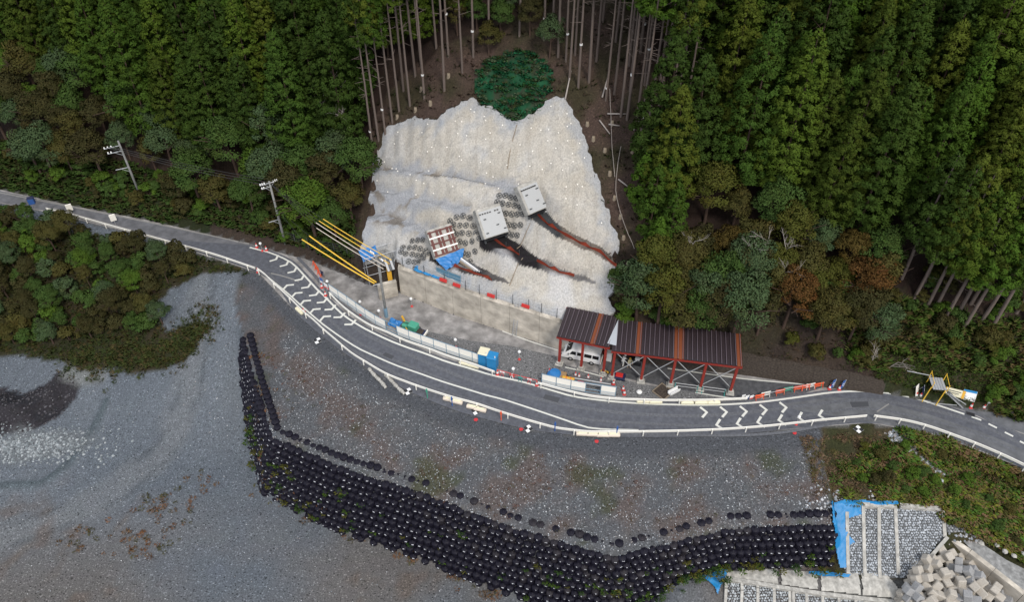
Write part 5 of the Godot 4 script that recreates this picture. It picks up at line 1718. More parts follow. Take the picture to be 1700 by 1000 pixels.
	var spots: Array = [[Vector3(47.34, -6.05, -43.28), 0.59, 0.88, 0.48, 0.23], [Vector3(49.19, -6.32, -43.55), 0.3, 0.8, -0.77, 0.5], [Vector3(45.32, -6.05, -41.72), -0.97, -0.57, -0.44, 1.12], [Vector3(47.12, -6.6, -41.62), -0.72, 0.23, -0.75, 1.25], [Vector3(49.49, -6.02, -42.22), 0.96, 0.74, -0.42, 0.85], [Vector3(43.73, -6.06, -40.27), 0.88, 0.38, 0.93, 0.56], [Vector3(45.52, -6.24, -40.15), -0.71, -0.87, -0.4, 0.2], [Vector3(47.76, -6.41, -40.22), -0.38, 0.64, -0.04, 0.78], [Vector3(50.08, -6.09, -40.75), 0.95, -0.95, 0.5, 0.22], [Vector3(51.81, -6.49, -40.41), 0.16, -0.98, -0.91, 1.35], [Vector3(41.97, -6.39, -38.23), 0.86, 0.88, -0.31, 0.83], [Vector3(44.15, -6.58, -38.29), 0.5, 0.59, 0.72, 1.33], [Vector3(45.85, -6.05, -38.39), 0.22, 0.84, -0.32, 0.85], [Vector3(48.14, -6.19, -38.6), -0.65, -0.84, -0.7, 1.4], [Vector3(50.25, -6.46, -38.84), 0.97, 0.07, -0.19, 0.91], [Vector3(52.32, -6.58, -38.55), -0.16, -0.89, 0.83, 0.79], [Vector3(44.63, -6.13, -36.96), 0.46, 0.9, 0.26, 0.33], [Vector3(47.02, -6, -36.96), 0.69, -0.41, -0.09, 1.22], [Vector3(49.77, -6.43, -36.97), -0.02, 0.46, -0.04, 0.68], [Vector3(47.36, -5.1, -42.59), 0.98, 0.92, 0.25, 0.61], [Vector3(45.31, -4.93, -41.58), 0.56, 0.73, -0.28, 1.13], [Vector3(48.37, -5.23, -41.28), 0.52, -0.27, 0.41, 0.78], [Vector3(46.15, -5.05, -40.17), -0.41, 0.89, 0.3, 0.21], [Vector3(43.7, -5.01, -40.07), 0.34, -0.07, 0.63, 1.16], [Vector3(49.23, -4.89, -40.18), 0.48, 0.66, -0.3, 1.24], [Vector3(47.63, -5.3, -39.1), 0.91, 0.04, 0.06, 1.2], [Vector3(44.59, -5.3, -38.77), 0.38, 0.44, 0.46, 1.14], [Vector3(42.35, -5.02, -38.43), -0.16, 0.25, 0.55, 1.06], [Vector3(49.27, -4.99, -39.03), -0.12, 0.3, -0.56, 0.96], [Vector3(45.8, -5.21, -37.85), -0.55, -0.89, -0.73, 0.42], [Vector3(47.8, -5.05, -37.63), -0.07, -0.24, 0.22, 0.49], [Vector3(43.4, -5.33, -37.31), -0.19, -0.44, -0.18, 1.2], [Vector3(50.86, -5.2, -38.55), 0.23, -0.81, 0.09, 0.9]]
	var n := 0
	for s in spots:
		var o := mi("concrete_block", block, M.block_concrete if n % 3 else M.block_grey)
		o.position = s[0]
		o.basis = Basis(Vector3(s[1], s[2], s[3]).normalized(), s[4]).scaled(Vector3.ONE * (0.78 + 0.1 * rng.randf()))
		tag(o, "six-armed concrete block %s of the heap%s" % ["at the upper tip" if s[0].z < -42.6 else "at the lower left" if s[0].x < 44.0 else "at the right edge" if s[0].x > 48.5 else "in the middle", ", lying on top" if s[0].y > -5.2 else ", in the lower layer"], "concrete block", "six-armed concrete blocks heaped by the bank wall")
		n += 1


func drape_flat(poly: PackedVector2Array, y: float) -> Mesh:
	return sheet(poly, y)


func stone_field(parent: Node3D, poly: PackedVector2Array, gap: float, tone: Color) -> void:
	var lo := Vector2(1e9, 1e9)
	var hi := -lo
	for p in poly:
		lo = lo.min(p)
		hi = hi.max(p)
	var spots := []
	var y := lo.y
	var row := 0
	while y < hi.y:
		var x := lo.x + (gap / 2 if row % 2 else 0.0)
		while x < hi.x:
			var p := Vector2(x + rng.randf_range(-0.06, 0.06), y + rng.randf_range(-0.05, 0.05))
			if within(p, poly): spots.append(p)
			x += gap
		y += gap * 0.82
		row += 1
	var mm := MultiMesh.new()
	mm.transform_format = MultiMesh.TRANSFORM_3D
	mm.use_colors = true
	mm.mesh = pebble(3)
	mm.instance_count = spots.size()
	for i in spots.size():
		var p: Vector2 = spots[i]
		var k := rng.randf_range(0.6, 1.45)
		mm.set_instance_transform(i, Transform3D(Basis(ball(), rng.randf() * TAU).scaled(Vector3.ONE * gap * rng.randf_range(0.42, 0.6)), Vector3(p.x, ground(p.x, p.y) + 0.09, p.y) - parent.position))
		mm.set_instance_color(i, Color(tone.r * k, tone.g * k, tone.b * k))
	var o := MultiMeshInstance3D.new()
	o.name = part_name("fill_stones", parent)
	o.multimesh = mm
	o.material_override = M.stone
	o.set_meta("kind", "stuff")
	parent.add_child(o, true)


func pebble(sd: int) -> Mesh:
	var s := mb()
	var r := RandomNumberGenerator.new()
	r.seed = sd
	var prof := [Vector2(0.0, -0.7), Vector2(0.75, -0.4), Vector2(1.0, 0.1), Vector2(0.6, 0.62), Vector2(0.0, 0.72)]
	lathe(s, prof, 6, 0.12, Vector3.ZERO, sd)
	s.generate_normals()
	return s.commit()


# ---------------------------------------------------------------- guard rails
func guard_rail(pts: Array, label: String, gap: float, outward: float, y := 0.0) -> Node3D:
	var line := smooth(pts, 1.0)
	var t := thing("guard_rail", label, "guard rail", v3(line[0], y))
	var s := mb()
	var prof := [Vector2(0.0, 0.46), Vector2(0.07, 0.50), Vector2(0.07, 0.58), Vector2(0.02, 0.64), Vector2(0.07, 0.70), Vector2(0.07, 0.80), Vector2(0.0, 0.86), Vector2(-0.06, 0.84), Vector2(-0.05, 0.48)]
	for i in line.size() - 1:
		var n0 := side(line, i)
		var n1 := side(line, i + 1)
		for k in prof.size():
			var p: Vector2 = prof[k]
			var q: Vector2 = prof[(k + 1) % prof.size()]
			var mid := v3((line[i] + line[i + 1]) / 2.0, 0.66 + y) - t.position
			quad(s, v3(line[i] + n0 * p.x, p.y + y) - t.position, v3(line[i + 1] + n1 * p.x, p.y + y) - t.position, v3(line[i + 1] + n1 * q.x, q.y + y) - t.position, v3(line[i] + n0 * q.x, q.y + y) - t.position, mid)
	obj("rail_beam", s, M.white_steel, t)
	var at := smooth_straight(line, gap, 0.1)
	for i in at.size():
		var j := mini(i + 1, at.size() - 1)
		var d: Vector2 = (at[j] - at[maxi(j - 1, 0)]).normalized()
		var o: Vector2 = d.orthogonal() * outward
		var q := mb()
		var b: Vector2 = at[i] + o * 0.16
		tube(q, v3(b, y - 0.5) - t.position, v3(b, y + 0.78) - t.position, 0.075, 0.075, 7)
		box(q, v3(at[i] + o * 0.09, y + 0.66) - t.position, Vector3(0.1, 0.3, 0.1), Basis(Vector3.UP, -d.angle()))
		obj("post", q, M.white_steel, t)
	return t


func guard_rails() -> void:
	guard_rail([Vector2(-71.21, -96.86), Vector2(-65.66, -94.94), Vector2(-59.32, -92.5), Vector2(-53.69, -90.4), Vector2(-48.21, -88.36), Vector2(-42.35, -86.1), Vector2(-36.17, -83.27)], "long white guard rail along the outer edge of the road at the far left", 3.6, -1.0)
	guard_rail([Vector2(-35.8, -83.14), Vector2(-34.53, -82.01), Vector2(-32.77, -80.05), Vector2(-30.04, -77.19), Vector2(-27.77, -74.67), Vector2(-26.23, -73.21), Vector2(-24.48, -71.35), Vector2(-22.63, -69.54), Vector2(-20.38, -67.36), Vector2(-18.09, -65.65), Vector2(-15.56, -63.88), Vector2(-12.83, -62.53), Vector2(-10.01, -61.3), Vector2(-7.17, -60.19), Vector2(-4.17, -59.18), Vector2(-1.64, -58.11), Vector2(1.84, -56.78), Vector2(4.9, -55.74), Vector2(6.71, -55.4), Vector2(8.72, -55.14), Vector2(14.64, -55.14), Vector2(18.84, -55.23), Vector2(24.47, -55.48), Vector2(30.18, -56), Vector2(36.01, -56.78), Vector2(41.71, -57.4)], "long white guard rail round the outer curve of the bypass above the gravel bank", 4.0, -1.0)
	guard_rail([Vector2(42.57, -57.4), Vector2(45.9, -56.78), Vector2(48.4, -55.91), Vector2(50.73, -54.72), Vector2(52.99, -53.46), Vector2(55.13, -52.06), Vector2(57.16, -50.54), Vector2(60.04, -48.2)], "white guard rail on the right curve above the weeds", 2.7, -1.0)
	guard_rail([Vector2(-24.91, -78.25), Vector2(-22.81, -75.8), Vector2(-20.76, -73.88), Vector2(-18.63, -72.22), Vector2(-16.2, -70.92), Vector2(-13.71, -69.44), Vector2(-10.9, -68.19), Vector2(-8.21, -66.85), Vector2(-5.35, -65.65), Vector2(-2.16, -64.17)], "inner white guard rail in front of the long panel fence", 4.4, -1.0)
	guard_rail([Vector2(3.17, -62.39), Vector2(6.5, -61.25), Vector2(9.72, -60.31), Vector2(12.87, -59.91), Vector2(15.17, -59.82), Vector2(18.05, -59.73), Vector2(23.83, -59.78), Vector2(28.22, -60.01)], "inner white guard rail in front of the red steel shed", 4.2, -1.0)
	panel_fence([Vector2(-24.92, -78.76), Vector2(-21.99, -76.29), Vector2(-18.44, -73.24), Vector2(-14.93, -70.95), Vector2(-11.01, -69.04), Vector2(-6.89, -67.18), Vector2(-4.02, -65.97), Vector2(-2.11, -65.07)], "long fence of white panels on blue frames between bypass and yard", [6, 18])
	panel_fence([Vector2(3.64, -62.84), Vector2(5.18, -62.36), Vector2(8.09, -61.6), Vector2(10.98, -61.04), Vector2(12.5, -60.76)], "short fence of white panels before the stored pipes", [3])


func panel_fence(pts: Array, label: String, gaps: Array) -> void:
	var at := smooth_straight(smooth(pts, 1.0), 1.82, 0.0)
	var t := thing("panel_fence", label, "fence", v3(at[0]))
	for i in at.size() - 1:
		var a: Vector2 = at[i]
		var b: Vector2 = at[i + 1]
		var d := b - a
		var bs := Basis(Vector3.UP, -d.angle())
		var mid := v3((a + b) / 2.0) - t.position
		if not i in gaps:
			var q := mb()
			box(q, mid + Vector3(0, 1.28, 0), Vector3(d.length() - 0.1, 1.06, 0.035), bs)
			obj("panel", q, M.panel_white, t)
			var w := mb()
			box(w, mid + Vector3(0, 0.44, 0), Vector3(d.length() - 0.1, 0.56, 0.03), bs)
			obj("lower_panel", w, M.panel_mesh, t)
		var f := mb()
		for hgt in [0.14, 0.73, 1.83]:
			box(f, mid + Vector3(0, hgt, 0), Vector3(d.length() - 0.06, 0.05, 0.06), bs)
		obj("rail", f, M.blue_frame, t)
	for i in at.size():
		var q := mb()
		tube(q, v3(at[i]) - t.position, v3(at[i], 1.92) - t.position, 0.04, 0.04, 5)
		tube(q, v3(at[i], 0.05) - t.position, v3(at[i], 0.05) - t.position + Vector3(0, 0, -0.55), 0.03, 0.03, 4)
		obj("post", q, M.blue_frame, t)


# ---------------------------------------------------------------- the steel shed
func shed() -> void:
	shed_unit(Vector2(5.92, -65.97), Vector2(11.33, -64.39), 2, [7], "left bay of the red steel shed with dark corrugated roof over the van", false)
	shed_unit(Vector2(12.32, -63.7), Vector2(26.49, -61.32), 4, [5, 13, 14, 26, 27, 35, 36], "long right bay of the red steel shed with braced posts and rusty roof sheets", true)
	var s := mb()
	var a := v3(Vector2(11.39, -64.42), 5.62)
	var b := v3(Vector2(12.43, -64.03), 5.62)
	var c := v3(Vector2(13.06, -68.34), 5.62)
	var dn := Vector3(0, -0.04, 0)
	var m := (a + b + c) / 3.0
	tri(s, a, b, c, m - Vector3(0, 1, 0))
	tri(s, a + dn, b + dn, c + dn, m + Vector3(0, 1, 0))
	for e in [[a, b], [b, c], [c, a]]:
		quad(s, e[0], e[1], e[1] + dn, e[0] + dn, m)
	tag(obj("gap_cover", s, mat("sheet_grey", Color(0.40, 0.42, 0.45), 0.5)), "pale grey triangular sheet closing the gap between the two shed roofs", "roof sheet")


func shed_unit(a: Vector2, b: Vector2, bays: int, rusty: Array, label: String, braced: bool) -> void:
	var d := b - a
	var l := d.length()
	var t := thing("steel_shed", label, "shed", v3(a), -d.angle())
	var hgt := 5.15
	var deep := 4.5
	for k in bays + 1:
		for r in 2:
			var x := l * k / bays
			var z := -deep * r
			var q := mb()
			for f in [-1, 1]:
				box(q, Vector3(x, hgt / 2, z + f * 0.13), Vector3(0.3, hgt, 0.035))
			box(q, Vector3(x, hgt / 2, z), Vector3(0.04, hgt, 0.225))
			obj("post", q, M.red_steel, t)
			var f := mb()
			box(f, Vector3(x, 0.1, z), Vector3(1.0, 0.2, 0.85), Basis(), 0.03)
			box(f, Vector3(x, 0.4, z), Vector3(0.62, 0.4, 0.55), Basis(), 0.03)
			obj("footing", f, M.pale_concrete, t)
		var q := mb()
		box(q, Vector3(l * k / bays, hgt + 0.02, -deep / 2), Vector3(0.2, 0.3, deep + 0.5))
		obj("cross_beam", q, M.red_steel, t)
	for r in 2:
		var q := mb()
		box(q, Vector3(l / 2, hgt + 0.06, -deep * r + (0.32 if r == 0 else -0.3)), Vector3(l + 0.9, 0.32, 0.2))
		obj("eave_beam", q, M.red_steel, t)
	for k in 4:
		var q := mb()
		box(q, Vector3(l / 2, hgt + 0.14, -deep * (k + 0.5) / 4), Vector3(l + 0.8, 0.08, 0.08))
		obj("purlin", q, M.red_steel, t)
	for k in bays:
		var x0 := l * k / bays
		var x1 := l * (k + 1) / bays
		if braced:
			for e in [[x0, 0.9, x1, hgt - 0.3], [x0, hgt - 0.3, x1, 0.9]]:
				var q := mb()
				tube(q, Vector3(e[0], e[1], 0.06 if e[1] < 1 else -0.06), Vector3(e[2], e[3], 0.06 if e[1] < 1 else -0.06), 0.055, 0.055, 5)
				obj("brace", q, M.galv, t)
		else:
			for e in [[x0, hgt - 0.9, x0 + 0.9, hgt - 0.05], [x1, hgt - 0.9, x1 - 0.9, hgt - 0.05], [x0, hgt - 0.4, x0 + 1.1, hgt - 1.9]]:
				var q := mb()
				tube(q, Vector3(e[0], e[1], 0), Vector3(e[2], e[3], -0.4), 0.05, 0.05, 5)
				obj("brace", q, M.galv, t)
	var n := int(round((l + 0.8) / 0.57))
	var w := (l + 0.8) / n
	for k in n:
		var q := mb()
		var x := -0.4 + w * k
		var z0 := 0.5
		var z1 := -deep - 0.45
		var prof := [Vector2(0, 0), Vector2(w * 0.62, 0), Vector2(w * 0.7, 0.11), Vector2(w * 0.86, 0.11), Vector2(w * 0.94, 0), Vector2(w - 0.004, 0)]
		var lift := 0.006 * sin(k * 2.7)
		for i in prof.size() - 1:
			var p0 := Vector3(x + prof[i].x, hgt + 0.36 + prof[i].y + lift, z0)
			var p1 := Vector3(x + prof[i + 1].x, hgt + 0.36 + prof[i + 1].y + lift, z0)
			var back := Vector3(0, -0.12, z1 - z0)
			quad(q, p0, p1, p1 + back, p0 + back, p0 - Vector3(0, 3, 0))
			var dn := Vector3(0, -0.03, 0)
			quad(q, p0 + dn, p1 + dn, p1 + back + dn, p0 + back + dn, p0 + Vector3(0, 3, 0))
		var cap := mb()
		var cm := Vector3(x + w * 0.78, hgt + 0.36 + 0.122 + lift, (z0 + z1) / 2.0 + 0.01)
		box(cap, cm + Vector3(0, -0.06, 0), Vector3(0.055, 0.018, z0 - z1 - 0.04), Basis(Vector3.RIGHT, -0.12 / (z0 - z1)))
		obj("rib_highlight_strip", cap, M.rib_highlight, t)
		obj("roof_sheet", q, M.roof_rust if k in rusty else M.roof_dark, t)


# ---------------------------------------------------------------- vehicles, people and gear on the site
func van() -> void:
	var f := Vector2(7.32, -66.67)
	var r := Vector2(10.01, -65.87)
	var d := (f - r).normalized()
	# the near-side wheels are known; the middle lies half a track behind them
	var mid := (f + r) / 2.0 + Vector2(-d.y, d.x) * 0.78
	if mid.y > f.y: mid = (f + r) / 2.0 - Vector2(-d.y, d.x) * 0.78
	var t := thing("van", "white high-roofed passenger van parked under the left bay of the red shed", "van", v3(mid), -d.angle())
	var low := PackedVector2Array([Vector2(-2.4, 0.42), Vector2(-2.42, 1.05), Vector2(2.3, 1.05), Vector2(2.42, 0.85), Vector2(2.45, 0.42)])
	var body := mb()
	prism(body, low, func(y): return 0.84 + 0.02 * smoothstep(0.4, 0.8, y))
	prism(body, PackedVector2Array([Vector2(-2.42, 1.052), Vector2(-2.36, 1.9), Vector2(-2.2, 2.08), Vector2(1.0, 2.1), Vector2(1.3, 1.98), Vector2(2.05, 1.28), Vector2(2.3, 1.052)]), func(y): return lerpf(0.855, 0.7, clampf((y - 1.05) / 1.05, 0, 1)))
	obj("body", body, mat("van_white", Color(0.72, 0.72, 0.71), 0.25), t)
	var wz := func(y: float) -> float: return lerpf(0.855, 0.7, clampf((y - 1.05) / 1.05, 0, 1)) + 0.008
	for s in [-1, 1]:
		for w in [[-2.2, -1.4, 0.0], [-1.3, -0.35, 0.0], [-0.2, 0.55, 0.0], [0.7, 1.55, 0.35]]:
			var q := mb()
			var y0 := 1.18
			var y1 := 1.72
			var a := Vector3(w[0], y0, s * wz.call(y0))
			var b := Vector3(w[1], y0, s * wz.call(y0))
			var c := Vector3(w[1] - w[2], y1, s * wz.call(y1))
			var e := Vector3(w[0], y1, s * wz.call(y1))
			quad(q, a, b, c, e, Vector3(0, 1.4, 0))
			obj("side_window", q, M.glass_dark, t)
		for x in [-1.35, 1.35]:
			var q := mb(true)
			tube(q, Vector3(x, 0.33, s * 0.62), Vector3(x, 0.33, s * 0.87), 0.33, 0.33, 16)
			var ty := obj("wheel", q, M.rubber, t)
			var k := mb(true)
			tube(k, Vector3(x, 0.33, s * 0.8), Vector3(x, 0.33, s * 0.885), 0.19, 0.16, 12)
			obj("rim", k, M.galv, ty)
		var h := mb()
		box(h, Vector3(2.4, 0.86, s * 0.62), Vector3(0.1, 0.22, 0.34), Basis(), 0.03)
		obj("headlight", h, mat("lamp_glass", Color(0.5, 0.52, 0.55), 0.1), t)
		var tl := mb()
		box(tl, Vector3(-2.42, 1.1, s * 0.77), Vector3(0.06, 0.6, 0.12), Basis(), 0.02)
		obj("tail_light", tl, M.red, t)
		var mr := mb()
		box(mr, Vector3(1.62, 1.3, s * 1.0), Vector3(0.1, 0.24, 0.18), Basis(), 0.03)
		obj("mirror", mr, M.black, t)
		var hd := mb()
		box(hd, Vector3(0.1, 1.0, s * 0.868), Vector3(0.2, 0.05, 0.03))
		obj("door_handle", hd, M.dark_steel, t)
	var ws := mb()
	quad(ws, Vector3(2.06, 1.29, -0.72), Vector3(2.06, 1.29, 0.72), Vector3(1.36, 1.955, 0.64), Vector3(1.36, 1.955, -0.64), Vector3(0, 1.2, 0))
	obj("windscreen", ws, M.glass_dark, t)
	var rw := mb()
	quad(rw, Vector3(-2.43, 1.25, -0.66), Vector3(-2.43, 1.25, 0.66), Vector3(-2.39, 1.8, 0.6), Vector3(-2.39, 1.8, -0.6), Vector3(0, 1.2, 0))
	obj("rear_window", rw, M.glass_dark, t)
	for x in [-2.47, 2.48]:
		var q := mb()
		box(q, Vector3(x, 0.5, 0), Vector3(0.14, 0.22, 1.66), Basis(), 0.05)
		obj("bumper", q, M.panel_white, t)
	var gr := mb()
	box(gr, Vector3(2.42, 0.86, 0), Vector3(0.05, 0.14, 0.8))
	obj("grille", gr, M.black, t)


func field_mesh(bones: Array, st: SurfaceTool, cell_size: float) -> void:
	# one skin over tapered bones joined by a smooth minimum (surface nets)
	var lo := Vector3.ONE * 1e9
	var hi := -lo
	for b in bones:
		var r := Vector3.ONE * (maxf(b[2], b[3]) + 2.5 * cell_size)
		lo = lo.min(b[0] - r).min(b[1] - r)
		hi = hi.max(b[0] + r).max(b[1] + r)
	var nx := int((hi.x - lo.x) / cell_size) + 2
	var ny := int((hi.y - lo.y) / cell_size) + 2
	var nz := int((hi.z - lo.z) / cell_size) + 2
	var g := PackedFloat32Array()
	g.resize(nx * ny * nz)
	var k := cell_size * 1.3
	for z in nz:
		for y in ny:
			for x in nx:
				var p := lo + Vector3(x, y, z) * cell_size
				var s := 1e3
				for b in bones:
					var ab: Vector3 = b[1] - b[0]
					var t := clampf((p - b[0]).dot(ab) / maxf(ab.length_squared(), 1e-6), 0, 1)
					var d: float = p.distance_to(b[0] + ab * t) - lerpf(b[2], b[3], t)
					if absf(s - d) < k:
						var h := clampf(0.5 + 0.5 * (d - s) / k, 0, 1)
						s = lerpf(d, s, h) - k * h * (1 - h)
					else:
						s = minf(s, d)
				g[(z * ny + y) * nx + x] = s
	var at := {}
	for z in nz - 1:
		for y in ny - 1:
			for x in nx - 1:
				var sum := Vector3()
				var n := 0
				for e in [[0, 1], [2, 3], [4, 5], [6, 7], [0, 2], [1, 3], [4, 6], [5, 7], [0, 4], [1, 5], [2, 6], [3, 7]]:
					var o0 := Vector3i(e[0] & 1, (e[0] >> 1) & 1, e[0] >> 2)
					var o1 := Vector3i(e[1] & 1, (e[1] >> 1) & 1, e[1] >> 2)
					var a := g[((z + o0.z) * ny + y + o0.y) * nx + x + o0.x]
					var b := g[((z + o1.z) * ny + y + o1.y) * nx + x + o1.x]
					if (a < 0.0) != (b < 0.0):
						sum += Vector3(o0).lerp(Vector3(o1), a / (a - b))
						n += 1
				if n: at[Vector3i(x, y, z)] = lo + (Vector3(x, y, z) + sum / n) * cell_size
	for c in at:
		for ax in 3:
			var e := Vector3i.ZERO
			e[ax] = 1
			var i0: int = (c.z * ny + c.y) * nx + c.x
			var q: Vector3i = c + e
			var i1: int = (q.z * ny + q.y) * nx + q.x
			if (g[i0] < 0.0) == (g[i1] < 0.0): continue
			var u := Vector3i.ZERO
			var w := Vector3i.ZERO
			u[(ax + 1) % 3] = 1
			w[(ax + 2) % 3] = 1
			if not (at.has(c - u) and at.has(c - w) and at.has(c - u - w)): continue
			var dirv := Vector3(e) * (1.0 if g[i0] < 0.0 else -1.0)
			quad(st, at[c], at[c - u], at[c - u - w], at[c - w], (at[c] + at[c - u - w]) / 2.0 - dirv)


func person(at: Vector2, turn: float, label: String, top_mat: String, leg_mat: String, bend: float, hat: String) -> void:
	var t := thing("person", label, "person", v3(at), turn)
	var hip := Vector3(0, 0.9, 0)
	var chest := hip + Vector3(0, 0.44 * cos(bend), 0.44 * sin(bend))
	var neck := chest + Vector3(0, 0.13 * cos(bend), 0.13 * sin(bend))
	var head := neck + Vector3(0, 0.17, 0.05)
	var bones := [[hip + Vector3(-0.07, 0, 0), hip + Vector3(0.07, 0, 0), 0.125, 0.125], [hip, chest, 0.13, 0.15], [chest + Vector3(-0.14, 0.02, 0), chest + Vector3(0.14, 0.02, 0), 0.09, 0.09], [neck, head, 0.055, 0.06], [head, head + Vector3(0, 0.05, 0.01), 0.088, 0.095], [head + Vector3(0, 0, 0.08), head + Vector3(0, -0.02, 0.115), 0.02, 0.014]]
	for s in [-1.0, 1.0]:
		var knee := Vector3(s * 0.11, 0.49, 0.07 * s + 0.05)
		var ankle := Vector3(s * 0.13, 0.09, 0.12 * s)
		bones.append([hip + Vector3(s * 0.09, -0.03, 0), knee, 0.095, 0.062])
		bones.append([knee, ankle, 0.062, 0.045])
		bones.append([ankle + Vector3(0, -0.04, -0.03), ankle + Vector3(0, -0.05, 0.15), 0.045, 0.04])
		var sh := chest + Vector3(s * 0.2, 0.03, 0)
		var el := sh + Vector3(s * 0.08, -0.24, 0.1 + 0.2 * bend)
		var wr := el + Vector3(-s * 0.03, -0.14, 0.18)
		bones.append([sh, el, 0.055, 0.045])
		bones.append([el, wr, 0.043, 0.03])
		bones.append([wr, wr + Vector3(0, -0.04, 0.05), 0.028, 0.036])
		for f in 4:
			var k := wr + Vector3(s * (0.03 - f * 0.02), -0.055, 0.085)
			var m := k + Vector3(0, -0.03, 0.03) * (1.0 if f == 1 else 0.9)
			bones.append([k, m, 0.011, 0.01])
			bones.append([m, m + Vector3(0, -0.03, 0.008), 0.01, 0.009])
		bones.append([wr + Vector3(-s * 0.03, -0.02, 0.05), wr + Vector3(-s * 0.06, -0.05, 0.08), 0.012, 0.01])
	var b := mb(true)
	field_mesh(bones, b, 0.024)
	obj("body", b, M.skin, t)
	var j := mb(true)
	var cloth := []
	for k in [0, 1, 2]: cloth.append([bones[k][0], bones[k][1], bones[k][2] + 0.022, bones[k][3] + 0.022])
	for k in bones.size():
		if is_equal_approx(bones[k][2], 0.055) and bones[k][3] < 0.05 or is_equal_approx(bones[k][2], 0.043): cloth.append([bones[k][0], bones[k][1], bones[k][2] + 0.02, bones[k][3] + 0.018])
	field_mesh(cloth, j, 0.028)
	obj("jacket", j, M[top_mat], t)
	var l := mb(true)
	var tr := [[hip + Vector3(-0.07, -0.03, 0), hip + Vector3(0.07, -0.03, 0), 0.14, 0.14]]
	for k in bones.size():
		if is_equal_approx(bones[k][2], 0.095) or is_equal_approx(bones[k][2], 0.062): tr.append([bones[k][0], bones[k][1], bones[k][2] + 0.018, bones[k][3] + 0.02])
	field_mesh(tr, l, 0.028)
	obj("trousers", l, M[leg_mat], t)
	var h := mb(true)
	lathe(h, [Vector2(0.165, 0.0), Vector2(0.16, 0.025), Vector2(0.125, 0.035), Vector2(0.115, 0.09), Vector2(0.08, 0.135), Vector2(0.0, 0.155)], 14, 0.0, head + Vector3(0, 0.055, 0.01))
	obj("helmet", h, M[hat], t)
	for s in [-1, 1]:
		var e := mb()
		box(e, head + Vector3(s * 0.034, 0.03, 0.09), Vector3(0.02, 0.012, 0.012))
		obj("eye", e, M.black, t)


func simple(called: String, label: String, cat: String, at: Vector2, turn: float, y: float, parts: Array, group := "") -> Node3D:
	# parts: [name, material, [shapes]]; a shape is ["b", centre, size, bevel] or ["t", from, to, r0, r1] or ["l", profile, centre]
	var t := thing(called, label, cat, v3(at, y), turn, group)
	for p in parts:
		var s := mb()
		for q in p[2]:
			match q[0]:
				"b": box(s, q[1], q[2], Basis.from_euler(q[4]) if q.size() > 4 else Basis(), q[3] if q.size() > 3 else 0.0)
				"t": tube(s, q[1], q[2], q[3], q[4] if q.size() > 4 else q[3], 9)
				"l": lathe(s, q[1], 12, 0.0, q[2])
		obj(p[0], s, M[p[1]], t)
	return t


func V(x: float, y: float, z: float) -> Vector3:
	return Vector3(x, y, z)


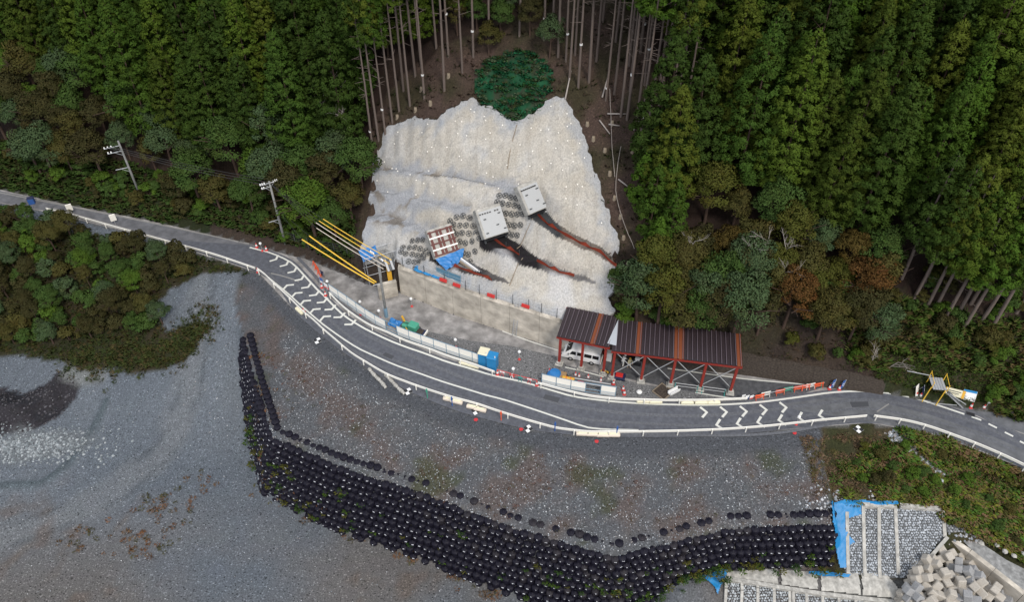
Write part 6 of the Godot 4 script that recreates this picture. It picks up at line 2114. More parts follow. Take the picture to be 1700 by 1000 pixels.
func site() -> void:
	van()
	person(Vector2(13.87, -65.77), 2.4, "person in white overalls and white helmet stooping under the red shed", "white_cloth", "white_cloth", 0.55, "white")
	person(Vector2(14.63, -65.47), 0.4, "person in a beige work vest and yellow helmet standing by the shed brace", "beige_cloth", "beige_cloth", 0.05, "yellow")
	# stored goods under the shed
	simple("white_cabinet", "white cabinet standing behind the van under the shed", "cabinet", Vector2(12.14, -66.78), -0.3, 0.0, [["case", "panel_white", [["b", V(0, 0.75, 0), V(0.9, 1.5, 0.7), 0.03]]], ["door", "white", [["b", V(0.1, 0.78, 0.37), V(0.6, 1.3, 0.03)]]], ["handle", "dark_steel", [["b", V(-0.15, 0.8, 0.4), V(0.04, 0.2, 0.03)]]]])
	simple("generator", "black engine generator with white tank beside the stooping person", "generator", Vector2(15.49, -66.07), -0.3, 0.0, [["engine", "black", [["b", V(0, 0.5, 0), V(1.5, 0.8, 0.9), 0.08]]], ["tank", "white", [["b", V(0.2, 1.0, 0), V(0.6, 0.25, 0.5), 0.06]]], ["frame", "dark_steel", [["t", V(-0.8, 0.1, 0.5), V(0.8, 0.1, 0.5), 0.04], ["t", V(-0.8, 0.1, -0.5), V(0.8, 0.1, -0.5), 0.04], ["t", V(-0.8, 0.1, 0.5), V(-0.8, 1.1, 0.5), 0.04], ["t", V(0.8, 0.1, 0.5), V(0.8, 1.1, 0.5), 0.04], ["t", V(-0.8, 1.1, 0.5), V(0.8, 1.1, 0.5), 0.04]]]])
	simple("work_light_board", "white board on two legs behind the stooping person", "board", Vector2(13.68, -66.98), -0.2, 0.0, [["board", "white", [["b", V(0, 1.5, 0), V(1.6, 0.35, 0.05)]]], ["leg", "galv", [["t", V(-0.6, 0, 0), V(-0.6, 1.4, 0), 0.03]]], ["leg", "galv", [["t", V(0.6, 0, 0), V(0.6, 1.4, 0), 0.03]]]])
	simple("warning_barrier", "yellow and black striped barrier between the shed footings", "barrier", Vector2(11.61, -64.19), -0.25, 0.0, [["board", "yellow", [["b", V(0, 0.6, 0), V(1.3, 0.35, 0.04)]]], ["stripe", "black", [["b", V(-0.35, 0.6, 0.025), V(0.16, 0.36, 0.02), 0.0, V(0, 0, 0.5)]]], ["stripe", "black", [["b", V(0.05, 0.6, 0.025), V(0.16, 0.36, 0.02), 0.0, V(0, 0, 0.5)]]], ["stripe", "black", [["b", V(0.45, 0.6, 0.025), V(0.16, 0.36, 0.02), 0.0, V(0, 0, 0.5)]]], ["leg", "dark_steel", [["t", V(-0.5, 0, 0.3), V(-0.5, 0.8, -0.02), 0.03]]], ["leg", "dark_steel", [["t", V(0.5, 0, 0.3), V(0.5, 0.8, -0.02), 0.03]]]])
	simple("steel_skid", "dark steel skid with a red sheet on top beside the shed post", "skid", Vector2(13.15, -63.8), -0.25, 0.0, [["bed", "navy", [["b", V(0, 0.28, 0), V(1.7, 0.3, 1.0), 0.03]]], ["runner", "black", [["b", V(0, 0.08, 0.4), V(1.8, 0.14, 0.15)]]], ["runner", "black", [["b", V(0, 0.08, -0.4), V(1.8, 0.14, 0.15)]]], ["sheet", "red", [["b", V(0.1, 0.47, -0.05), V(0.9, 0.07, 0.7), 0.02]]]])
	# excavation and pale block before the shed
	simple("excavated_pit", "square pit filled with dark soil and edged with pale timbers", "pit", Vector2(18.37, -61.51), 0.75, 0.0, [["soil", "mossy_wall", [["b", V(0, 0.02, 0), V(1.7, 0.06, 1.7)]]], ["edge", "weather_wood", [["b", V(0, 0.09, 0.9), V(1.95, 0.14, 0.1)]]], ["edge", "weather_wood", [["b", V(0, 0.09, -0.9), V(1.95, 0.14, 0.1)]]], ["edge", "weather_wood", [["b", V(0.92, 0.09, 0), V(0.1, 0.13, 1.7)]]], ["edge", "weather_wood", [["b", V(-0.92, 0.09, 0), V(0.1, 0.13, 1.7)]]]])
	simple("pale_concrete_channel", "white concrete channel block lying beside the square pit", "concrete block", Vector2(19.68, -61.41), 0.55, 0.0, [["base", "white", [["b", V(0, 0.18, 0), V(1.5, 0.12, 0.6), 0.02]]], ["wall", "white", [["b", V(0, 0.36, 0.25), V(1.5, 0.3, 0.12), 0.02]]], ["wall", "white", [["b", V(0, 0.36, -0.25), V(1.5, 0.3, 0.12), 0.02]]]])
	simple("white_bag", "small white bag lying on the gravel left of the pit", "bag", Vector2(15.49, -61.41), 0.5, 0.0, [["bag", "white", [["l", [Vector2(0.0, 0.0), Vector2(0.3, 0.04), Vector2(0.36, 0.16), Vector2(0.22, 0.3), Vector2(0.0, 0.32)], V(0, 0, 0)]]], ["knot", "panel_white", [["t", V(0, 0.28, 0), V(0.12, 0.42, 0.05), 0.06, 0.1]]]])
	for i in 2:
		simple("handrail_barrier", "teal tubular barrier between shed footings, " + ["left of the pair, nearer the pit" if i == 0 else "right of the pair, by the last post"][0], "barrier", [Vector2(21.22, -61.88), Vector2(24.43, -61.32)][i], -0.17, 0.0, [["post", "teal", [["t", V(-1.35, 0, 0), V(-1.35, 1.0, 0), 0.05], ["b", V(-1.35, 0.05, 0), V(0.1, 0.08, 0.6)]]], ["post", "teal", [["t", V(1.35, 0, 0), V(1.35, 1.0, 0), 0.05], ["b", V(1.35, 0.05, 0), V(0.1, 0.08, 0.6)]]], ["rail", "galv", [["t", V(-1.35, 0.98, 0), V(1.35, 0.98, 0), 0.04]]], ["rail", "galv", [["t", V(-1.35, 0.5, 0), V(1.35, 0.5, 0), 0.04]]]], "teal barriers under the shed")
	# goods behind the short fence
	simple("covered_goods", "pile of goods under a blue sheet behind the short panel fence", "goods", Vector2(5.76, -63.9), -0.2, 0.0, [["crate", "wood", [["b", V(0.5, 0.3, 0), V(0.9, 0.55, 1.0), 0.03]]], ["pallet", "black", [["b", V(0, 0.06, 0.1), V(2.2, 0.1, 1.3)]]], ["sheet", "tarp_blue", [["l", [Vector2(1.0, 0.0), Vector2(0.9, 0.4), Vector2(0.6, 0.75), Vector2(0.0, 0.85)], V(-0.5, 0.08, 0)]]]])
	simple("orange_drum", "orange drum lying behind the short panel fence", "drum", Vector2(6.92, -63.22), -0.25, 0.0, [["drum", "yellow", [["t", V(-0.75, 0.36, 0), V(0.75, 0.36, 0), 0.34]]], ["hoop", "orange", [["t", V(-0.3, 0.36, 0), V(-0.22, 0.36, 0), 0.37]]], ["hoop", "orange", [["t", V(0.25, 0.36, 0), V(0.33, 0.36, 0), 0.37]]]])
	simple("red_tool_box", "red metal tool box behind the gap in the short panel fence", "box", Vector2(8.36, -62.45), -0.25, 0.0, [["case", "red", [["b", V(0, 0.3, 0), V(0.75, 0.55, 0.5), 0.04]]], ["lid", "red", [["b", V(0, 0.6, 0), V(0.8, 0.08, 0.54), 0.02]]], ["handle", "dark_steel", [["t", V(-0.2, 0.68, 0), V(0.2, 0.68, 0), 0.03]]]])
	for i in 5:
		var k := [0, 1, 2, 3, 4][i] as int
		simple("steel_pipe", ["grey pipe nearest the short panel fence", "second grey pipe from the short panel fence", "middle grey pipe of five behind the short fence", "fourth grey pipe from the short panel fence", "grey pipe farthest from the short panel fence"][k], "pipe", Vector2(9.42, -62.84) + Vector2(0.05 * k, 0.42 - 0.24 * k), -0.22, 0.1, [["pipe", "galv" if k % 2 else "dark_steel", [["t", V(-2.6, 0.02 * k, 0), V(2.6, 0.02 * k, 0), 0.1]]]], "grey pipes stored behind the short fence")
	# portable toilets and the machines by the long fence
	for i in 2:
		simple("portable_toilet", ["blue portable toilet with a white roof behind the long fence", "blue portable toilet with a blue roof at the end of the long fence"][i], "toilet", [Vector2(-3.5, -66.17), Vector2(-2.42, -65.47)][i], -0.3, 0.0, [["cabin", "toilet_blue", [["b", V(0, 1.1, 0), V(1.2, 2.1, 1.2), 0.05]]], ["roof", ["cream", "toilet_blue"][i], [["b", V(0, 2.22, 0), V(1.32, 0.2, 1.32), 0.08]]], ["base", "dark_steel", [["b", V(0, 0.04, 0), V(1.1, 0.08, 1.1)]]], ["door", "tarp_blue", [["b", V(0.0, 1.1, -0.61), V(0.75, 1.85, 0.04), 0.01]]], ["vent_pipe", "white", [["t", V(0.45, 2.2, 0.4), V(0.45, 2.6, 0.4), 0.06]]]], "portable toilets behind the long fence")
	simple("green_drill_rig", "green and yellow drilling machine parked behind the long panel fence", "machine", Vector2(-13.28, -71.81), -0.45, 0.0, [["chassis", "dark_steel", [["b", V(0, 0.35, 0), V(3.0, 0.3, 1.2), 0.05]]], ["track", "rubber", [["b", V(0, 0.28, 0.65), V(2.4, 0.5, 0.32), 0.12]]], ["track", "rubber", [["b", V(0, 0.28, -0.65), V(2.4, 0.5, 0.32), 0.12]]], ["engine_cover", "green_paint", [["b", V(0.5, 1.0, 0), V(1.3, 1.0, 1.1), 0.12]]], ["hood", "green_paint", [["b", V(-0.6, 0.85, 0.1), V(0.8, 0.7, 0.9), 0.1]]], ["mast", "yellow", [["b", V(-0.95, 1.2, -0.2), V(0.22, 1.7, 0.22), 0.03, V(0, 0, 0.35)]]], ["arm", "yellow", [["t", V(-0.6, 1.1, 0.4), V(0.2, 0.5, 0.75), 0.07]]], ["hose", "black", [["t", V(-0.9, 1.3, 0.1), V(0.0, 1.5, 0.2), 0.05]]]])
	simple("dump_skip", "dark open skip with a white lip beside the green machine", "skip", Vector2(-12.03, -71.06), -0.4, 0.0, [["bed", "navy", [["b", V(0, 0.4, 0), V(1.7, 0.5, 1.1), 0.05]]], ["load", "mossy_wall", [["b", V(-0.1, 0.62, 0), V(1.3, 0.2, 0.85), 0.06]]], ["lip", "panel_white", [["b", V(0.9, 0.55, 0), V(0.14, 0.4, 1.25), 0.03]]], ["wheel", "rubber", [["t", V(-0.5, 0.22, -0.6), V(-0.5, 0.22, 0.6), 0.22]]]])
	var bs := thing("blue_cover", "low heap under a blue sheet behind the long fence, left of the green machine", "plastic sheet", v3(Vector2(-14.77, -72.47)), -0.5)
	var q := mb()
	drape(q, [V(-1.7, 0.5, -0.5), V(1.6, 0.55, -0.5)], [V(-1.6, 0.12, 0.5), V(1.7, 0.14, 0.5)], 10, 4, 0.14)
	obj("sheet", q, M.tarp_blue, bs)
	# the boarded stage at the end of the wall
	var stg := thing("scaffold_stage", "grey tube scaffold stage hung with blue sheets at the left end of the retaining wall", "scaffold", v3(Vector2(-16.83, -79.72)), 0.42)
	for x in [-2.4, -0.6, 1.2, 2.9]:
		for z in [-3.4, -1.6]:
			q = mb()
			tube(q, V(x, 0, z), V(x, 5.2, z), 0.05, 0.05, 5)
			obj("standard", q, M.galv, stg)
	for y in [2.0, 4.1, 5.1]:
		for z in [-3.4, -1.6]:
			q = mb()
			tube(q, V(-2.6, y, z), V(3.1, y, z), 0.045, 0.045, 5)
			obj("ledger", q, M.galv, stg)
	for k in 7:
		q = mb()
		box(q, V(-2.2 + k * 0.8, 4.2, -2.5), V(0.76, 0.06, 2.0), Basis(V(0, 0, 1), 0.02 * sin(k * 3.0)))
		obj("deck_board", q, M.grey_concrete, stg)
	for k in 8:
		q = mb()
		box(q, V(0.2 + k * 0.36, 3.6, -0.9 - 0.04 * k), V(0.3, 0.12, 1.9), Basis(V(1, 0, 0), 0.5))
		obj("lattice_beam", q, M.dark_steel if k % 2 else M.galv, stg)
	q = mb()
	drape(q, [V(-2.8, 5.25, -3.4), V(-0.4, 5.4, -3.4)], [V(-2.7, 4.6, -1.7), V(-0.5, 4.9, -1.7)], 8, 5, 0.2)
	obj("blue_sheet", q, M.tarp_blue, stg)
	simple("yellow_panel", "tall narrow yellow panel leaning on the scaffold stage", "board", Vector2(-16.77, -79.96), 0.25, 0.0, [["board", "yellow", [["b", V(0.1, 2.0, -0.35), V(0.62, 3.6, 0.06), 0.0, V(-0.28, 0, 0)]]], ["batten", "weather_wood", [["b", V(0.1, 2.0, -0.42), V(0.08, 3.5, 0.06), 0.0, V(-0.28, 0, 0)]]]])
	# timbers on the lowest bench
	var bp: Vector2 = Vector2(-6.19, -75.99)
	var names := ["pale timber", "grey steel pipe", "second grey steel pipe", "white plastic pipe", "long dark steel pipe"]
	for k in 5:
		var pp: Vector2 = [Vector2(-5.99, -77.66)][0] + Vector2(0.55, 0.2) * (k - 2) * 0.55
		var o := mb()
		tube(o, V(-2.1, 0, 0), V(2.0, 0, 0), 0.13 if k else 0.2, -1.0, 7)
		var r := obj("stored_pipe", o, [M.weather_wood, M.galv, M.galv, M.white, M.dark_steel][k])
		r.position = Vector3(pp.x, face_height(pp.x, pp.y) + 0.28, pp.y)
		r.rotation = Vector3(0, -0.72, -0.12)
		tag(r, "%s in the bundle lying on the lowest bench" % names[k], "pipe", "pipes bundled on the lowest bench")


func cone(at: Vector2, label: String, group := "traffic cones") -> void:
	simple("traffic_cone", label, "cone", at, 0.0, 0.0, [["base", "cone_red", [["b", V(0, 0.03, 0), V(0.42, 0.06, 0.42), 0.01]]], ["cone", "cone_red", [["t", V(0, 0.05, 0), V(0, 0.82, 0), 0.19, 0.05]]], ["band", "white", [["t", V(0, 0.3, 0), V(0, 0.58, 0), 0.155, 0.108]]]], group)


func road_things() -> void:
	# traffic cones
	var cones := [[Vector2(4.66, -64.58), "left of the blue covered goods"], [Vector2(7.86, -63.99), "first of the row before the van"], [Vector2(8.29, -63.8), "second of the row before the van"], [Vector2(9.4, -63.61), "third of the row before the van"], [Vector2(10.93, -63.12), "fourth of the row, by the shed footing"], [Vector2(12.46, -62.74), "last of the row, below the dark skid"], [Vector2(13.55, -61.79), "upper of two at the end of the short fence"], [Vector2(13.63, -61.13), "lower of two at the end of the short fence"],
		[Vector2(38.78, -61.98), "under the left blue arrow board"], [Vector2(39.94, -61.88), "under the right blue arrow board"], [Vector2(48.89, -60.76), "left of two before the leaning signs"], [Vector2(49.37, -60.67), "right of two before the leaning signs"], [Vector2(54.86, -59.11), "left of two on the right verge"], [Vector2(56.3, -58.93), "right of two on the right verge"], [Vector2(-26.28, -79.96), "before the white panels at the left gate"], [Vector2(-25.52, -78.4), "at the start of the inner guard rail"], [Vector2(-37.25, -88.52), "left of two on the left verge"], [Vector2(-35.69, -87.85), "right of two on the left verge"], [Vector2(-1.8, -64.29), "at the right end of the long fence"], [Vector2(3.04, -62.55), "at the left end of the short fence rail"], [Vector2(-35.86, -83.17), "at the joint of the outer guard rails"], [Vector2(-27.89, -75.15), "outside the curve behind the guard rail"]]
	for c in cones: cone(c[0], "red and white traffic cone " + c[1])
	# orange barriers in rows
	var bar := [[Vector2(-27.94, -84.19), -1.0, "orange", "first of three closing the old road at the left"], [Vector2(-27.45, -83.3), -1.0, "orange", "second of three closing the old road at the left"], [Vector2(-26.93, -82.29), -1.0, "orange", "third of three closing the old road at the left"], [Vector2(29.83, -60.48), 0.25, "orange", "first from the guard rail end in the right row"], [Vector2(30.64, -60.85), 0.25, "panel_white", "white one, second in the right row"], [Vector2(32.48, -61.23), 0.22, "orange", "third in the right row"], [Vector2(33.53, -61.6), 0.22, "green_paint", "green one in the middle of the right row"], [Vector2(34.83, -61.79), 0.2, "orange", "fifth in the right row, beyond the green one"], [Vector2(35.76, -61.98), 0.2, "orange", "sixth in the right row"], [Vector2(36.4, -62.17), 0.2, "panel_white", "white one, seventh in the right row"], [Vector2(37.46, -62.26), 0.2, "orange", "last orange one of the right row"], [Vector2(38.25, -62.45), 0.2, "green_paint", "green one ending the right row"]]
	for b in bar:
		var c := "orange" if b[2] == "orange" else "white" if b[2] == "panel_white" else "green"
		simple("road_barrier", "%s folding road barrier, %s" % [c, b[3].trim_prefix("white one, ").trim_prefix("green one ")], "barrier", b[0], b[1], 0.0, [["board", b[2], [["b", V(0, 0.62, 0), V(1.25, 0.36, 0.06), 0.02]]], ["lower_board", b[2], [["b", V(0, 0.28, 0.05), V(1.2, 0.16, 0.05), 0.02]]], ["leg", b[2], [["t", V(-0.5, 0, 0.28), V(-0.5, 0.85, 0), 0.03], ["t", V(-0.5, 0, -0.28), V(-0.5, 0.85, 0), 0.03]]], ["leg", b[2], [["t", V(0.5, 0, 0.28), V(0.5, 0.85, 0), 0.03], ["t", V(0.5, 0, -0.28), V(0.5, 0.85, 0), 0.03]]]], "folding road barriers")
	# bars that link the barriers
	var bars := [[Vector2(28.67, -60.21), Vector2(33.02, -61.32), "galv"], [Vector2(33.04, -61.41), Vector2(38.33, -62.45), "galv"], [Vector2(-1.8, -64.48), Vector2(0.75, -63.51), "cone_red"], [Vector2(0.75, -63.51), Vector2(3.11, -62.74), "cone_red"]]
	for i in 4:
		var s := mb()
		tube(s, v3(bars[i][0], 0.7), v3(bars[i][1], 0.7), 0.045)
		tag(obj("barrier_bar", s, M[bars[i][2]]), ["bar linking the first barriers of the right row", "bar linking the last barriers of the right row", "red bar closing the yard, part next to the long fence", "red bar closing the yard, part next to the short fence"][i], "bar")
	for i in 4:
		simple("bar_stand", ["red and white stand holding the yard bar, nearest the long fence", "second stand of the yard bar, white", "third stand of the yard bar, teal", "stand of the yard bar nearest the short fence"][i], "stand", [Vector2(-1.2, -64.19), Vector2(0, -63.7), Vector2(1.04, -63.32), Vector2(2.15, -63.03)][i], -0.3, 0.0, [["leg", ["cone_red", "white", "teal", "cone_red"][i], [["t", V(-0.2, 0, 0.2), V(0, 0.85, 0), 0.035], ["t", V(0.2, 0, 0.2), V(0, 0.85, 0), 0.035]]], ["plate", ["white", "cone_red", "teal", "white"][i], [["b", V(0, 0.62, 0.06), V(0.6, 0.25, 0.04)]]]], "stands of the yard bar")
	# white survey balls on stakes
	var balls := [[Vector2(-36.27, -87.71), "behind the left road beside two cones"], [Vector2(-25.32, -79.72), "beside the closed left gate"], [Vector2(-20.29, -75.72), "behind the start of the long fence"], [Vector2(-17.57, -74.02), "beside the central utility pole"], [Vector2(-13.52, -76.29), "on the yard before the retaining wall"], [Vector2(-7.2, -68.83), "behind the middle of the long fence"], [Vector2(0.92, -66.78), "on the yard left of the shed"], [Vector2(0.15, -63.99), "beside the yard bar"], [Vector2(56.41, -58.84), "on the right verge above two cones"], [Vector2(33.37, -56.62), "at the outer guard rail by the right chevrons"]]
	for b in balls:
		simple("survey_ball", "white survey ball on a red-footed stake " + b[1], "survey target", b[0], 0.0, 0.0, [["ball", "white", [["l", [Vector2(0, 1.24), Vector2(0.15, 1.3), Vector2(0.21, 1.45), Vector2(0.15, 1.6), Vector2(0, 1.66)], V(0, 0, 0)]]], ["stake", "galv", [["t", V(0, 0, 0), V(0, 1.25, 0), 0.03]]], ["foot", "cone_red", [["t", V(0, 0, 0), V(0, 0.25, 0), 0.2, 0.07]]]], "white survey balls")
	# black and white ground targets
	for g in [[[Vector2(40.5, -55.95)][0], "on the gravel right of the bypass"], [[Vector2(1.9, -55.97)][0], "beside the red paint spot"], [[Vector2(-4.31, -58.48)][0], "below the middle guard rail"], [[Vector2(-25.2, -70.12)][0], "below the left chevrons"], [[Vector2(-12.65, -61.58)][0], "at the foot of the white drain hoses"]]:
		var y := ground(g[0].x, g[0].y)
		simple("ground_target", "black and white ground marker plate " + g[1], "survey target", g[0], 0.6, y, [["plate", "white", [["b", V(0, 0.12, 0), V(0.85, 0.03, 0.85)]]], ["quarter", "black", [["b", V(0.21, 0.137, 0.21), V(0.42, 0.02, 0.42)]]], ["quarter", "black", [["b", V(-0.21, 0.137, -0.21), V(0.42, 0.02, 0.42)]]]], "black and white ground markers")
	# delineators along the outer rail
	for d in [[Vector2(-10.22, -60.58), "green", "green_paint"], [Vector2(-7.16, -59.38), "blue", "blue"], [Vector2(-1.28, -57.23), "orange", "orange"], [Vector2(4.99, -55.67), "slim blue", "blue"], [Vector2(12.11, -55.07), "blue", "blue"]]:
		simple("marker_post", "%s marker post on the outer guard rail %s" % [d[1], "below the portable toilets" if d[0].x < -7 else "under the bend" if d[0].x < 2 else "left of the right chevrons"], "post", d[0], -0.1, 0.0, [["post", d[2], [["t", V(0, 0, 0), V(0, 1.75, 0), 0.06]]], ["plate", d[2], [["b", V(0, 1.4, 0.06), V(0.22, 0.5, 0.04), 0.01]]]], "marker posts on the outer rail")
	# pale weights laid along the rails
	var w := [[Vector2(-7.57, -60.21), -0.28], [Vector2(-6.68, -59.84), -0.28], [Vector2(-4.69, -59.02), -0.26], [Vector2(-3.81, -58.66), -0.26], [Vector2(8.2, -55.15), -0.05], [Vector2(9.38, -55.07), -0.05], [Vector2(10.56, -54.98), -0.03], [Vector2(11.75, -54.98), -0.03], [Vector2(15.76, -59.93), 0.0], [Vector2(17.27, -59.84), 0.0], [Vector2(21.03, -59.75), 0.0], [Vector2(22.7, -59.75), 0.0], [Vector2(24.22, -59.75), 0.02], [Vector2(-5.92, -65.97), -0.33], [Vector2(-4.84, -65.57), -0.33], [Vector2(-28.48, -75.26), -0.8]]
	for i in w.size():
		var which: String = ["left pair under the blue marker post", "right pair below the middle rail", "row of four under the bend", "row along the shed's rail", "pair before the long fence", "single one at the left curve"][0 if i < 2 else 1 if i < 4 else 2 if i < 8 else 3 if i < 13 else 4 if i < 15 else 5]
		simple("barrier_weight", "long pale barrier weight, %s, %s" % [which, "left end" if i in [0, 2, 4, 8, 13] else "right end" if i in [1, 3, 7, 12, 14] else "between others" if i < 15 else "alone"], "barrier", w[i][0], w[i][1], 0.0, [["body", "pink_cover" if i < 8 else "cream", [["b", V(0, 0.22, 0), V(1.55, 0.42, 0.5), 0.09]]], ["cap", "cream", [["b", V(0, 0.46, 0), V(1.1, 0.08, 0.3), 0.03]]]], "pale barrier weights along the rails")
	# white hoses down the bank
	for i in 2:
		var pts: Array = smooth([[Vector2(-17.9, -65.22), Vector2(-17.1, -64.18), Vector2(-16.24, -63.24), Vector2(-15.46, -62.24)], [Vector2(-15.73, -64.19), Vector2(-14.89, -63.25), Vector2(-14.05, -62.25), Vector2(-13.07, -61.27)]][i], 0.35)
		var s := mb(true)
		for k in pts.size() - 1:
			var r0 := 0.22 + 0.05 * sin(k * 2.1)
			tube(s, Vector3(pts[k].x, ground(pts[k].x, pts[k].y) + 0.12, pts[k].y), Vector3(pts[k + 1].x, ground(pts[k + 1].x, pts[k + 1].y) + 0.12, pts[k + 1].y), r0, 0.22 + 0.05 * sin((k + 1) * 2.1), 7)
		tag(obj("drain_hose", s, M.pale_concrete), ["left white drain hose down the gravel bank below the rail", "right white drain hose down the gravel bank, ending at a marker"][i], "hose")
	# signs
	for i in 2:
		simple("arrow_board", ["left narrow blue arrow board ending the barrier row", "right narrow blue arrow board ending the barrier row"][i], "sign", [Vector2(39.01, -61.98), Vector2(40.16, -61.88)][i], 0.5, 0.0, [["board", "blue", [["b", V(0, 0.95, 0), V(0.45, 1.5, 0.05), 0.01]]], ["edge", "white", [["b", V(0.24, 0.95, 0), V(0.04, 1.5, 0.07)]]], ["stay", "galv", [["t", V(0, 0, -0.5), V(0, 1.5, -0.03), 0.03]]], ["arrow", "white", [["b", V(0, 1.1, 0.035), V(0.28, 0.09, 0.02), 0.0, V(0, 0, 0.6)], ["b", V(0, 0.8, 0.035), V(0.28, 0.09, 0.02), 0.0, V(0, 0, -0.6)]]]], "blue arrow boards")
	for i in 2:
		simple("leaning_sign", ["white framed sign board leaning back beside two cones at the right", "dark blue narrow sign leaning right of the two cones"][i], "sign", [Vector2(48.99, -60.85), Vector2(49.66, -60.67)][i], 0.75, 0.0, [["board", ["panel_white", "navy"][i], [["b", V(0, 0.95, -0.2), V([0.7, 0.4][i], 1.6, 0.05), 0.01, V(-0.3, 0, 0)]]], ["frame", ["navy", "white"][i], [["b", V([0.38, 0.22][i], 0.95, -0.2), V(0.07, 1.6, 0.07), 0.0, V(-0.3, 0, 0)]]], ["stay", "galv", [["t", V(0, 0, -1.1), V(0, 1.6, -0.45), 0.03]]]], "leaning signs")
	simple("sign_board", "wide white sign board with orange frame on the right verge", "sign", Vector2(52.98, -60.39), -0.35, 0.0, [["board", "cream", [["b", V(0, 1.25, 0), V(1.9, 0.95, 0.05), 0.0, V(-0.5, 0, 0)]]], ["frame", "yellow", [["b", V(-0.99, 1.25, 0.01), V(0.1, 1.0, 0.08), 0.0, V(-0.5, 0, 0)], ["b", V(0.99, 1.25, 0.01), V(0.3, 1.0, 0.08), 0.0, V(-0.5, 0, 0)]]], ["leg", "yellow", [["t", V(-0.85, 0, 0.1), V(-0.85, 1.3, -0.05), 0.04]]], ["leg", "yellow", [["t", V(0.85, 0, 0.1), V(0.85, 1.3, -0.05), 0.04]]], ["text_line", "dark_steel", [["b", V(0, 1.42, -0.06), V(1.4, 0.09, 0.05), 0.0, V(-0.5, 0, 0)], ["b", V(-0.1, 1.2, 0.06), V(1.2, 0.08, 0.05), 0.0, V(-0.5, 0, 0)]]]])
	simple("notice_board", "white notice board with pale blue heading right of the orange-framed sign", "sign", Vector2(54.65, -60.02), -0.3, 0.0, [["board", "white", [["b", V(0, 1.15, 0), V(1.5, 1.25, 0.05), 0.0, V(-0.55, 0, 0)]]], ["heading", "tarp_bright", [["b", V(0, 1.6, -0.26), V(1.45, 0.28, 0.04), 0.0, V(-0.55, 0, 0)]]], ["leg", "galv", [["t", V(-0.6, 0, 0.1), V(-0.6, 1.3, -0.1), 0.04]]], ["leg", "galv", [["t", V(0.6, 0, 0.1), V(0.6, 1.3, -0.1), 0.04]]]])
	for i in 2:
		simple("roadside_box", ["white box sign on the left guard rail, nearer the far end", "white box sign on the left guard rail, nearer the pole"][i], "sign", [Vector2(-67.25, -96.29), Vector2(-59.73, -93.81)][i], 0.5, 0.0, [["board", "panel_white", [["b", V(0, 1.3, 0), V(0.85, 1.2, 0.12), 0.03]]], ["post", "galv", [["t", V(0, 0, -0.08), V(0, 1.6, -0.08), 0.05]]]], "white box signs on the left rail")
	simple("blue_box", "small blue box at the far left road edge above the bushes", "box", Vector2(-74.5, -99), 0.3, 0.0, [["case", "blue", [["b", V(0, 0.5, 0), V(0.9, 1.0, 0.7), 0.05]]], ["lid", "navy", [["b", V(0, 1.03, 0), V(0.95, 0.08, 0.75), 0.02]]]])
	# closed left gate: white and blue boards among the cones
	for i in 3:
		simple("gate_sign", ["dark sign board standing behind the orange barriers at the left", "blue and white sign board at the left gate", "white sign board with red edge at the start of the inner rail"][i], "sign", [Vector2(-26.42, -81.79), Vector2(-26.26, -80.32), Vector2(-25.49, -79.23)][i], -0.7, 0.0, [["board", ["navy", "blue", "white"][i], [["b", V(0, 1.0, 0), V(0.75, 0.95, 0.05), 0.01]]], ["panel", ["black", "white", "cone_red"][i], [["b", V(0, 0.75, 0.035), V(0.7, 0.3, 0.03)]]], ["leg", "galv", [["t", V(-0.3, 0, 0.25), V(-0.3, 1.3, 0), 0.03], ["t", V(0.3, 0, 0.25), V(0.3, 1.3, 0), 0.03]]]], "sign boards at the left gate")
	for i in 3:
		simple("rail_end_sign", ["white sign at the end of the shed's rail, left", "blue and white sign at the end of the shed's rail, middle", "white and red post at the end of the shed's rail"][i], "sign", [Vector2(27.8, -60.21), Vector2(28.22, -60.11), Vector2(28.73, -60.11)][i], 0.3, 0.0, [["board", "white", [["b", V(0, 0.8, 0), V(0.5, 0.5, 0.05), 0.01]]], ["panel", ["panel_white", "blue", "cone_red"][i], [["b", V(0, 0.55, 0.035), V(0.42, 0.18, 0.03)]]], ["leg", "galv", [["t", V(0, 0, -0.15), V(0, 1.0, -0.02), 0.035]]]], "small signs at the end of the shed's rail")
	# scaffold steps at the right
	var st := thing("scaffold_steps", "yellow scaffold platform with steel steps up the right bank", "scaffold", v3(Vector2(50.72, -60.58)), -0.1)
	for p in [[-1.0, 0.5], [0.5, 0.9], [-0.7, -1.2], [0.8, -0.9]]:
		var s := mb()
		tube(s, V(p[0] - 0.25, 0, p[1] + 0.2), V(p[0], 2.5, p[1]), 0.06)
		obj("leg", s, M.yellow_cover, st)
	for k in 5:
		var s := mb()
		box(s, V(-0.7 + k * 0.32, 2.45, -0.2), V(0.28, 0.06, 1.9))
		obj("deck_board", s, M.galv, st)
	for p in [[-1.0, 0.6], [0.65, 0.95], [-0.8, -1.2], [0.85, -0.95]]:
		var s := mb()
		tube(s, V(p[0], 2.5, p[1]), V(p[0], 3.5, p[1]), 0.05)
		obj("guard_post", s, M.yellow_cover, st)
	for e in [[V(-1.0, 3.4, 0.6), V(-0.8, 3.4, -1.2)], [V(0.65, 3.4, 0.95), V(0.85, 3.4, -0.95)]]:
		var s := mb()
		tube(s, e[0], e[1], 0.04)
		obj("handrail", s, M.yellow_cover, st)
	for k in [-1, 1]:
		var s := mb()
		box(s, V(2.0, 1.25, 0.9 + k * 0.35), V(3.6, 0.14, 0.06), Basis(V(0, 0, 1), -0.74))
		obj("stair_string", s, M.galv, st)
	for k in 9:
		var s := mb()
		box(s, V(0.85 + k * 0.29, 2.3 - k * 0.265, 0.9), V(0.24, 0.04, 0.66))
		obj("stair_tread", s, M.dark_steel, st)
